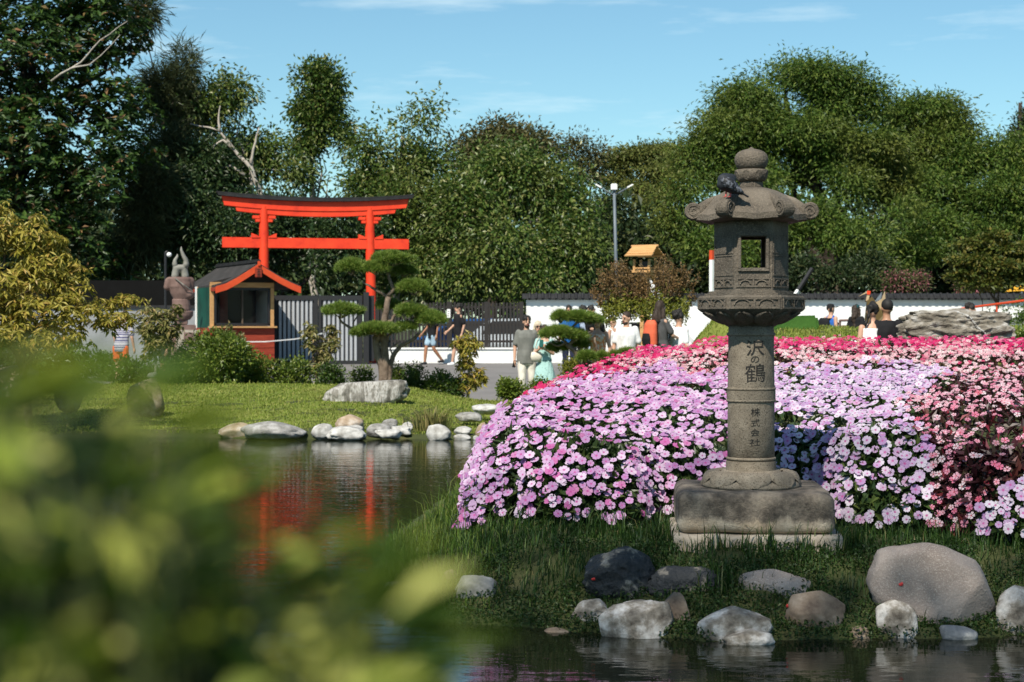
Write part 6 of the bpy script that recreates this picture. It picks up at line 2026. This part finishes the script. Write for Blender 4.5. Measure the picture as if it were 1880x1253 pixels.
def person(label, px, ytop, D, h=1.72, yaw=0.0, skin='light', hair=('short', 'black'), top=None, bottom=None, arms=None, legs=None, sit=False, headyaw=0, headtilt=0, female=False, shoes=None, beard=False, glasses=None, cap=None, face=True, detail=False, lean=0.0, zfix=None):
    """top = (kind, material), bottom = (kind, material). The figure faces the camera at yaw 0."""
    x = X(px, D); g = gz(x, D)
    S = h / 1.75
    rt = root('person', label, 'person', (x, D, g), yaw)
    rt.scale = (S, S, S)
    W = .90 if female else 1.0
    dz = -.80 if sit else 0.0
    def U(v): return Vector((v[0], v[1] - lean * max(0, v[2] - .9), v[2] + dz))
    vox = .0095 if detail else .015
    hipx, shx = .09, .175 * W
    hip = {s: U((s * hipx, 0, .90)) for s in (-1, 1)}
    sh = {s: U((s * shx, 0, 1.415)) for s in (-1, 1)}
    A = {}; Lg = {}
    for s in (-1, 1):
        if arms and s in arms: e, w_ = [Vector(v) + Vector((0, -lean * .3, dz)) for v in arms[s]]
        else: e = sh[s] + Vector((s * .055, .03, -.28)); w_ = e + Vector((s * .015, -.06, -.245))
        A[s] = (e, w_)
        if legs and s in legs: k, a = [Vector(v) for v in legs[s]]
        elif sit: k, a = Vector((s * .17, -.34, .36)), Vector((s * .14, -.52, .07))
        else: k, a = Vector((s * .095, -.015, .49)), Vector((s * .10, .02, .075))
        Lg[s] = (k, a)
    # --- body: one surface
    mb = MB()
    mb.loft([(U((0, 0, .80)), .12 * W, .09), (U((0, 0, .90)), .155, .105), (U((0, 0, .97)), .155, .105), (U((0, 0, 1.08)), .130 * W, .09), (U((0, 0, 1.22)), .150 * W, .105), (U((0, -.005 if not female else -.02, 1.32)), .165 * W, .11), (U((0, 0, 1.41)), .150 * W, .09), (U((0, 0, 1.455)), .09, .065), (U((0, 0, 1.48)), .055, .055)], 16)
    mb.capsule(U((0, 0, 1.43)), U((0, -.01, 1.56)), .056 * W, .052 * W)
    for s in (-1, 1):
        e, w_ = A[s]
        mb.capsule(sh[s], e, .050 * W, .040 * W).capsule(e, w_, .040 * W, .027 * W)
        d = (w_ - e).normalized()
        pn = Vector((-s * 1, 0, 0)); pn = (pn - d * pn.dot(d)).normalized(); lat = d.cross(pn)
        fr = .0085 if detail else .012
        pc = w_ + d * .055
        mb.capsule(w_, pc + d * .01, .026, .034).capsule(pc + lat * .018, pc - lat * .018 + d * .01, .020, .020)
        for i in range(4):
            o_ = lat * (.030 - .020 * i); b0 = w_ + d * .085 + o_; L_ = (.062, .07, .066, .052)[i]
            m_ = b0 + d * L_ * .55 + pn * .010; t_ = m_ + d * L_ * .40 + pn * .024
            mb.capsule(pc + o_ * .8, b0, fr * 1.1, fr, 6).capsule(b0, m_, fr, fr * .95, 6).capsule(m_, t_, fr * .95, fr * .8, 6)
        tb = w_ + d * .025 + lat * .024
        mb.capsule(tb, tb + d * .035 + lat * .026 + pn * .012, fr * 1.25, fr, 6).capsule(tb + d * .035 + lat * .026 + pn * .012, tb + d * .066 + lat * .028 + pn * .02, fr, fr * .85, 6)
        k, a = Lg[s]
        mb.capsule(hip[s] - Vector((0, 0, .02)), k, .085, .054).capsule(k, k.lerp(a, .35), .054, .056).capsule(k.lerp(a, .35), a, .056, .036)
        if not sit: mb.capsule(a + Vector((0, .02, -.035)), a + Vector((0, -.13, -.045)), .035, .028)
        else: mb.capsule(a + Vector((0, .0, -.03)), a + Vector((0, -.12, -.03)), .035, .028)
    hc = U((0, -.012, 1.63)); HM = Matrix.Translation(hc) @ Euler((headtilt, 0, headyaw)).to_matrix().to_4x4()
    def H(v): return HM @ Vector(v)
    hr = (0, 0, headyaw)
    mb.ell(H((0, .012, .018)), (.072, .090, .100), 14, 10, (headtilt, 0, headyaw)).ell(H((0, -.022, -.058)), (.052, .062, .062), 12, 8, (headtilt, 0, headyaw))
    mb.capsule(H((0, -.082, .008)), H((0, -.098, -.022)), .010, .015, 8)
    for s in (-1, 1): mb.ell(H((s * .074, .012, -.008)), (.010, .018, .030), 8, 6, hr)
    mb.capsule(H((-.035, -.068, .028)), H((.035, -.068, .028)), .012, .012, 8)
    mb.fuse('body', SK[skin], rt, vox, 3)
    if face:
        for s in (-1, 1):
            MB().ell(H((s * .030, -.082, .010)), (.013, .006, .007), 10, 6, hr).build('eye', HR['black'], rt, local=True, smooth=True)
            MB().capsule(H((s * .016, -.086, .030)), H((s * .046, -.077, .031)), .004, .003, 6).build('eyebrow', HR['black'], rt, local=True)
        MB().ell(H((0, -.084, -.062)), (.022, .007, .006), 10, 6, hr).build('mouth', M['pink'], rt, local=True, smooth=True)
    if beard:
        b = MB(); b.ell(H((0, -.030, -.080)), (.054, .060, .044), 12, 8, hr); b.build('beard', HR['brown'], rt, local=True, smooth=True)
        b = MB(); b.capsule(H((-.022, -.085, -.045)), H((.022, -.085, -.045)), .007, .007, 6); b.build('moustache', HR['brown'], rt, local=True)
    if glasses:
        zz = .062 if glasses == 'up' else .010; yy = -.080 if glasses == 'up' else -.088
        b = MB()
        for s in (-1, 1): b.ell(H((s * .032, yy, zz)), (.027, .008, .020), 10, 6, hr); b.capsule(H((s * .055, yy, zz + .005)), H((s * .074, .01, zz + .004)), .004, .004, 6)
        b.capsule(H((-.01, yy, zz)), H((.01, yy, zz)), .004, .004, 6); b.build('sunglasses', M['black'] if glasses != 'up' else M['black'], rt, local=True, smooth=True)
    # --- hair
    kind, hcname = hair
    if kind != 'none':
        b = MB(); hvx = .011
        t_ = .012 if kind == 'buzz' else (.014 if kind == 'short' else .024)
        b.ell(H((0, .024, .036 + t_ * .3)), (.072 + t_ * .55, .088 + t_ * .45, .086 + t_ * .55), 14, 10, (headtilt - .1, 0, headyaw))
        if kind == 'curly':
            for k in range(22):
                a_ = random.uniform(0, 6.28); e_ = random.uniform(-.1, 1.4)
                v = Vector((math.cos(a_) * math.cos(e_) * .078, .03 + math.sin(a_) * math.cos(e_) * .088, .04 + math.sin(e_) * .09))
                if v.y < -.03 and v.z < .08: continue
                b.ell(H(v), (.032, .032, .032), 8, 6)
        if kind in ('long', 'longback'):
            b.capsule(H((0, .075, .02)), H((0, .105, -.16)), .075, .085).capsule(H((0, .105, -.16)), H((0, .13 if kind == 'longback' else .10, -.38)), .085, .045)
            for s in (-1, 1): b.capsule(H((s * .07, .02, .0)), H((s * .085, .03, -.18)), .028, .030).capsule(H((s * .085, .03, -.18)), H((s * .07, .06, -.30)), .030, .018)
        if kind == 'bob':
            for s in (-1, 1): b.capsule(H((s * .075, .02, .02)), H((s * .078, .02, -.07)), .030, .030)
            b.capsule(H((0, .08, .0)), H((0, .075, -.09)), .07, .06)
        if kind == 'ponytail':
            b.capsule(H((0, .10, .04)), H((0, .16, .0)), .028, .040).capsule(H((0, .16, .0)), H((0, .165, -.14)), .040, .020)
        if kind == 'pony_long':
            b.ell(H((0, .10, .05)), (.05, .05, .05), 10, 7).capsule(H((.02, .12, .0)), H((.075, .11, -.22)), .030, .014)
        b.fuse('hair', HR[hcname], rt, hvx, 1, jitter=(.016, 22, .5) if kind != 'buzz' else 0)
    if cap:
        b = MB(); b.loft([(H((0, .012, .045)), .086, .104), (H((0, .014, .085)), .084, .100), (H((0, .016, .118)), .064, .078), (H((0, .016, .132)), .02, .03)], 16)
        b.fuse('cap', cap, rt, .009, 2)
        b = MB(); b.box(H((0, -.125, .052)), (.13, .09, .012), (headtilt - .1, 0, headyaw)); b.build('cap_brim', cap, rt, local=True, bevel=.005)
    # --- clothes
    def torso(z0, z1, t, mb, flare=0):
        prof = [(.80, .165, .118), (.90, .172, .122), (.97, .170, .120), (1.08, .152 * W, .110), (1.22, .166 * W, .120), (1.32, .182 * W, .126), (1.40, .172 * W, .108), (1.445, .120, .085), (1.468, .078, .070)]
        secs = [(U((0, -.02 if (female and 1.25 < z < 1.38) else 0, z)), rx + t + (flare * (1.1 - z) if z < 1.1 else 0), ry + t) for z, rx, ry in prof if z0 <= z <= z1]
        mb.loft(secs, 18)
    if top:
        kd, mt = top
        b = MB()
        if kd in ('tee', 'loose'):
            torso(.80, 1.47, .012 if kd == 'tee' else .022, b)
            for s in (-1, 1):
                e = A[s][0]
                b.capsule(sh[s] + Vector((-s * .02, 0, .0)), sh[s].lerp(e, .72), .072 * W, .066 * W)
        elif kd in ('tank', 'dress'):
            torso(.97 if kd == 'dress' else .80, 1.41, .006, b)
            for s in (-1, 1): b.capsule(U((s * .11 * W, -.055, 1.38)), U((s * .10 * W, .0, 1.462)), .020, .018).capsule(U((s * .10 * W, .0, 1.462)), U((s * .11 * W, .06, 1.37)), .018, .020)
            if kd == 'dress':
                for s in (-1, 1): b.capsule(sh[s], sh[s].lerp(A[s][0], .55), .062, .066)
        b.fuse('dress_top' if kd == 'dress' else 'shirt', mt, rt, .012, 2, jitter=(.011, 9, .45))
    if bottom:
        kd, mt = bottom
        b = MB()
        if kd in ('trousers', 'shorts'):
            b.loft([(U((0, 0, .78)), .155, .112), (U((0, 0, .88)), .172, .122), (U((0, 0, .96)), .164, .116), (U((0, 0, 1.01)), .148, .106)], 18)
            for s in (-1, 1):
                k, a = Lg[s]
                if kd == 'trousers':
                    b.capsule(hip[s] - Vector((0, 0, .03)), k, .100, .073).capsule(k, a + Vector((0, 0, .03)), .073, .066)
                else:
                    b.capsule(hip[s] - Vector((0, 0, .03)), hip[s].lerp(k, .62), .104, .096)
        elif kd in ('skirt', 'long_skirt'):
            zl = .50 if kd == 'skirt' else .25
            b.loft([(U((0, 0, zl)), .26, .22), (U((0, 0, .75)), .21, .17), (U((0, 0, .90)), .178, .13), (U((0, 0, 1.02)), .150 * W, .112), (U((0, 0, 1.08)), .148 * W, .108)], 24)
        b.fuse({'trousers': 'trousers', 'shorts': 'shorts'}.get(kd, 'skirt'), mt, rt, .014, 2, jitter=(.012, 9, .45))
    for s in (-1, 1):
        a = Lg[s][1]
        b = MB(); b.capsule(a + Vector((0, .035, -.03)), a + Vector((0, -.12, -.042)), .045, .036).capsule(a + Vector((0, .01, -.005)), a + Vector((0, 0, .0)), .045, .045)
        b.fuse('shoe', shoes or M['black'], rt, .013, 2)
    rt['head_top'] = ytop
    return rt

def at_person(rt, v):
    return rmat(rt) @ Vector(v)
WHT = cloth('white', (.74, .74, .75))
KB = cloth('black', (.014, .014, .016))
# the walking pair by the fence
stride = {-1: ((-.09, -.16, .50), (-.09, -.20, .075)), 1: ((.09, .02, .49), (.09, .30, .14))}
person('visitor in black top and pale denim shorts walking behind the cloud-pruned pine', 793, 566, 50.0, 1.68, R(-62), 'brown', ('long', 'black'), ('tee', KB), ('shorts', cloth('denim', (.30, .42, .52))), legs=stride, shoes=M['black'], female=True, arms={-1: ((-.22, -.05, 1.15), (-.24, -.22, .95)), 1: ((.2, .1, 1.15), (.22, .05, .9))})
person('visitor in black shirt and shorts with white shoes walking along the slat fence', 842, 562, 49.6, 1.78, R(-70), 'light', ('curly', 'black'), ('loose', KB), ('shorts', cloth('khaki', (.09, .085, .075))), legs={-1: ((-.09, -.02, .49), (-.09, .28, .13)), 1: ((.09, -.15, .50), (.09, -.22, .075))}, shoes=M['white'], arms={-1: ((-.23, -.06, 1.15), (-.2, -.26, .98)), 1: ((.2, .1, 1.15), (.22, .02, .9))})
# man in grey, women beside him
pm = person('bearded man in grey tee and cream trousers with sunglasses pushed up on his head', 967, 583, 34.8, 1.80, R(6), 'light', ('short', 'black'), ('loose', cloth('grey', (.165, .168, .155))), ('trousers', cloth('cream', (.66, .62, .55))), beard=True, glasses='up', detail=True, shoes=M['white'], headyaw=R(8), legs={-1: ((-.10, -.07, .49), (-.10, -.06, .075)), 1: ((.10, .0, .49), (.11, .12, .09))})
hand = at_person(pm, (-.25, -.06, .80))
ph = MB().box((0, 0, 0), (.075, .012, .15), (0.2, .25, .6)).build('phone', M['black'], None, bevel=.006)
ph.location = hand; tag(ph, 'black phone held down in the hand of the man in grey', 'phone')
pw = person('woman in a pale teal dotted dress holding up a phone with both hands', 1000, 610, 34.6, 1.60, R(-8), 'light', ('long', 'brown'), ('dress', pattern('teal_dots', (.33, .52, .50), (.06, .13, .14), 38, .60, .66)), ('skirt', CL['teal_dots']), female=True, detail=True, headtilt=R(14), shoes=M['white'],
            arms={-1: ((-.21, -.10, 1.15), (-.05, -.27, 1.27)), 1: ((.20, -.12, 1.13), (.02, -.28, 1.24))})
hand = at_person(pw, (-.03, -.36, 1.36))
ph = MB().box((0, 0, 0), (.078, .012, .155), (-.15, .12, 0)).build('phone', cloth('phone_green', (.02, .10, .09)), None, bevel=.006)
ph.location = hand; tag(ph, 'dark green phone held up by the woman in the teal dress', 'phone')
bg = root('shoulder_bag', 'cream shoulder bag hanging at the side of the woman in the teal dress', 'bag', tuple(at_person(pw, (-.17, -.12, .95))))
MB().loft([((0, 0, 0), .10, .035), ((0, 0, .1), .12, .05), ((0, 0, .2), .10, .04)], 14).build('bag_body', cloth('bag', (.60, .56, .48)), bg, local=True, smooth=True)
MB().tube([(-.05, 0, .2), (.02, .02, .45), (.10, .06, .56)], .008, 6).build('strap', CL['cloth_bag'] if 'cloth_bag' in CL else CL['bag'], bg, local=True)
person('older woman with short white-blond hair half hidden behind the couple', 988, 597, 36.0, 1.64, R(-25), 'light', ('bob', 'blond'), ('tee', cloth('greyblue', (.30, .33, .36))), ('trousers', KB), female=True, headyaw=R(40), glasses='on')
# behind the small pine
person('man in bright blue shirt looking over the small pine at the white wall', 1045, 557, 41.5, 1.74, R(5), 'tan', ('short', 'black'), ('loose', cloth('blue', (.012, .10, .30))), ('trousers', cloth('navy', (.02, .025, .05))), headtilt=R(4))
person('dark-haired person in black with sunglasses turned right behind the small pine', 1085, 563, 42.5, 1.76, R(60), 'light', ('short', 'black'), ('tee', KB), ('trousers', cloth('paleblue', (.35, .42, .55))), glasses='on', arms={-1: ((-.2, -.12, 1.15), (-.02, -.28, 1.12)), 1: ((.2, -.1, 1.15), (.05, -.28, 1.08))})
person('person with black hair tucked behind the one in sunglasses by the small pine', 1071, 566, 43.0, 1.72, R(150), 'light', ('curly', 'black'), ('tee', cloth('paleblue', (.35, .42, .55))), ('trousers', KB))
person('woman in white sleeveless top with a dark ponytail walking before the white wall', 1124, 588, 38.5, 1.62, R(65), 'light', ('ponytail', 'brown'), ('tank', WHT), ('skirt', cloth('pink', (.62, .14, .20))), female=True, arms={-1: ((-.2, .02, 1.14), (-.2, -.12, .92)), 1: ((.2, -.02, 1.14), (.2, -.2, .98))})
pg2 = person('woman in an orange patterned sleeveless dress with long black hair and sunglasses', 1098, 600, 31.0, 1.66, R(-18), 'light', ('long', 'black'), ('tank', pattern('orange_print', (.74, .27, .11), (.74, .60, .47), 22, .47, .57)), ('long_skirt', CL['orange_print']), female=True, glasses='on', detail=True, headyaw=R(-20), arms={-1: ((-.23, .02, 1.14), (-.24, -.05, .9)), 1: ((.24, -.02, 1.13), (.25, -.08, .88))})
person('man with cropped hair and beard in a plain white tee looking down to the left', 1150, 600, 31.2, 1.72, R(-8), 'light', ('buzz', 'brown'), ('loose', WHT), ('trousers', WHT), beard=True, detail=True, headyaw=R(-42), headtilt=R(8))
pb = person('long-haired person in a dark grey tee carrying the orange backpack', 1213, 583, 29.8, 1.72, R(118), 'light', ('longback', 'brown'), ('tee', cloth('darkgrey', (.07, .07, .072))), ('trousers', KB), female=True, headyaw=R(10), face=True, arms={-1: ((-.2, -.12, 1.16), (-.1, -.30, 1.12)), 1: ((.2, -.08, 1.14), (.12, -.28, 1.0))})
def backpack(label, rt, mat, mat2, wide=.30, zc=1.20):
    b = root('backpack', label, 'backpack', tuple(at_person(rt, (0, .21, zc))), rt.rotation_euler.z)
    MB().loft([((0, 0, -.24), wide * .42, .075), ((0, 0, -.20), wide * .5, .10), ((0, .01, .0), wide * .52, .11), ((0, 0, .16), wide * .46, .095), ((0, -.01, .23), wide * .30, .06)], 16).fuse('pack_body', mat, b, .014, 2)
    MB().loft([((0, .085, -.20), wide * .36, .05), ((0, .095, -.1), wide * .38, .055), ((0, .085, .0), wide * .33, .045)], 14).fuse('front_pocket', mat2, b, .012, 2)
    for s in (-1, 1):
        MB().tube([(s * .09, -.07, .20), (s * .10, -.20, .22), (s * .13, -.335, .10), (s * .13, -.30, -.12), (s * .11, -.08, -.2)], .018, 6).build('strap', mat2, b, local=True)
    return b
backpack('orange backpack with black front pocket on the long-haired person by the flowers', pb, cloth('orange', (.62, .12, .06)), KB, .32)
person('dark curly-haired man in a white tee seen from behind at the edge of the flowers', 1246, 583, 30.0, 1.76, R(128), 'light', ('curly', 'black'), ('loose', WHT), ('trousers', cloth('paleblue', (.35, .42, .55))), headyaw=R(-6))
# right-hand visitors
pb = person('man in a blue tank top and black cap carrying a black backpack', 1525, 556, 41.0, 1.78, R(120), 'light', ('short', 'black'), ('tank', cloth('blue2', (.03, .12, .42))), ('shorts', KB), cap=KB)
backpack('plain black backpack worn by the man in the blue tank top', pb, KB, KB, .40)
person('woman in a black top and dark teal cap near the paper crane', 1572, 556, 41.0, 1.76, R(140), 'light', ('long', 'brown'), ('loose', KB), ('trousers', KB), cap=cloth('teal_cap', (.01, .07, .08)), female=True)
person('dark-haired woman sitting with her back turned, white straps across her shoulders', 1602, 577, 22.9, 1.66, R(186), 'light', ('pony_long', 'black'), ('tank', WHT), ('long_skirt' if False else 'trousers', WHT), sit=True, female=True, headyaw=R(-25), face=False, headtilt=R(10))
person('man with short black hair in a black tee sitting beside the big rock', 1628, 565, 22.9, 1.78, R(176), 'tan', ('buzz', 'black'), ('loose', KB), ('trousers', KB), sit=True, face=False, headyaw=R(12))
person('black-haired man in a white shirt passing behind the big grey rock', 1782, 547, 40.0, 1.84, R(75), 'light', ('curly', 'black'), ('tee', WHT), ('trousers', KB))
person('short person whose dark hair just shows over the big grey rock', 1760, 560, 40.4, 1.50, R(150), 'light', ('short', 'brown'), ('tee', cloth('darkgrey', (.07, .07, .072))), ('trousers', KB), face=False)
# left visitors
person('visitor in orange shorts and a striped shirt bending behind the golden tree', 222, 560, 39.0, 1.74, R(160), 'light', ('short', 'brown'), ('tee', pattern('stripes', (.07, .07, .16), (.5, .48, .52), 3.0, .45, .55, mapping=(.1, .1, 9))), ('shorts', cloth('coral', (.78, .12, .05))), face=False, lean=.25, shoes=M['white'])
person('visitor in dark clothes half hidden behind the standard tree', 302, 556, 38.5, 1.72, R(-60), 'tan', ('short', 'black'), ('tee', KB), ('shorts', KB), face=True)

# ------------------------------------------------------------------ blurred bush right in front of the camera
M['bush_leaf'] = mat_leaf('near_bush_leaf', [(0, (.018, .045, .006)), (.35, (.05, .105, .010)), (.62, (.18, .24, .028)), (.82, (.38, .41, .06)), (1, (.55, .55, .18))], .40, .4, .4)
M['stem_green'] = mat_plain('green_stem', (.05, .065, .02), .7)
def near_bush(label, base, tips, n_leaf, leaf):
    rt = root('near_bush', label, 'bush', base)
    mb = MB(); P_, D_, N_, L_ = [], [], [], []
    for (px, py, D) in tips:
        e = P(px, py, D); b = Vector((base[0] + (e.x - base[0]) * .45 + random.uniform(-.05, .05), base[1] + (e.y - base[1]) * .5, base[2]))
        mid = b.lerp(e, .55) + Vector((random.uniform(-.05, .05), random.uniform(-.05, .05), .05))
        mb.tube([b, mid, e], [.0030, .0022, .001], 5)
        ax = (e - mid).normalized()
        for j in range(n_leaf):
            t = 1 - (j / n_leaf) ** 1.1 * .9
            c = mid.lerp(e, t * 1.0) if t > 0 else mid
            a = j * 2.4 + random.uniform(-.3, .3)
            sd = Vector((math.cos(a), math.sin(a), random.uniform(-.15, .55)))
            P_.append(c); D_.append(sd + ax * .35); N_.append(Vector((0, 0, 1)) + sd * -.3 + Vector((random.uniform(-.3, .3),) * 3)); L_.append(leaf * random.uniform(.7, 1.2) * (1 if t < .9 else .8))
    mb.build('stem', M['stem_green'], rt)
    L_ = np.array(L_)
    V, T = leaf_arrays(np.array(P_), np.array(D_), np.array(N_), L_, L_ * .52, .18)
    link('foliage', np_mesh('foliage', V, [T]), M['bush_leaf'], rt)
    return rt
tips = []
edge = [(-60, 650), (10, 655), (70, 650), (140, 675), (195, 700), (240, 690), (290, 735), (350, 745), (400, 800), (430, 860), (470, 1000), (540, 960), (620, 985), (690, 1000), (740, 1120), (820, 1140), (700, 1190), (640, 1080)]
for px, py in edge: tips.append((px + random.uniform(-15, 15), py + 55, random.uniform(.50, .66)))
for k in range(300):
    px = random.uniform(-160, 740)
    lim = np.interp(px, [-160, 0, 250, 330, 420, 470, 560, 690, 780], [660, 675, 700, 775, 870, 1030, 1000, 1025, 1180])
    py = lim + 20 + random.random() ** 1.1 * (1500 - lim)
    tips.append((px, py, random.uniform(.48, .85)))
near_bush('out-of-focus yellow-green leafy bush filling the lower left in front of the pond', (-.10, .66, .10), tips, 16, .038)

# added unseen tree, its sparse crown softens the sun on lantern and stones
def shade(label, target, dist, r, n, seedy=0):
    c = Vector(target) + SUN * dist
    return added_shade_tree(label, (c.x, c.y, c.z), r, n)
shade('tall sparse tree added out of view to the left to thin the sun on the lantern', (1.75, 9.15, .7), 26.0, (3.7, 1.45, 1.6), 105)
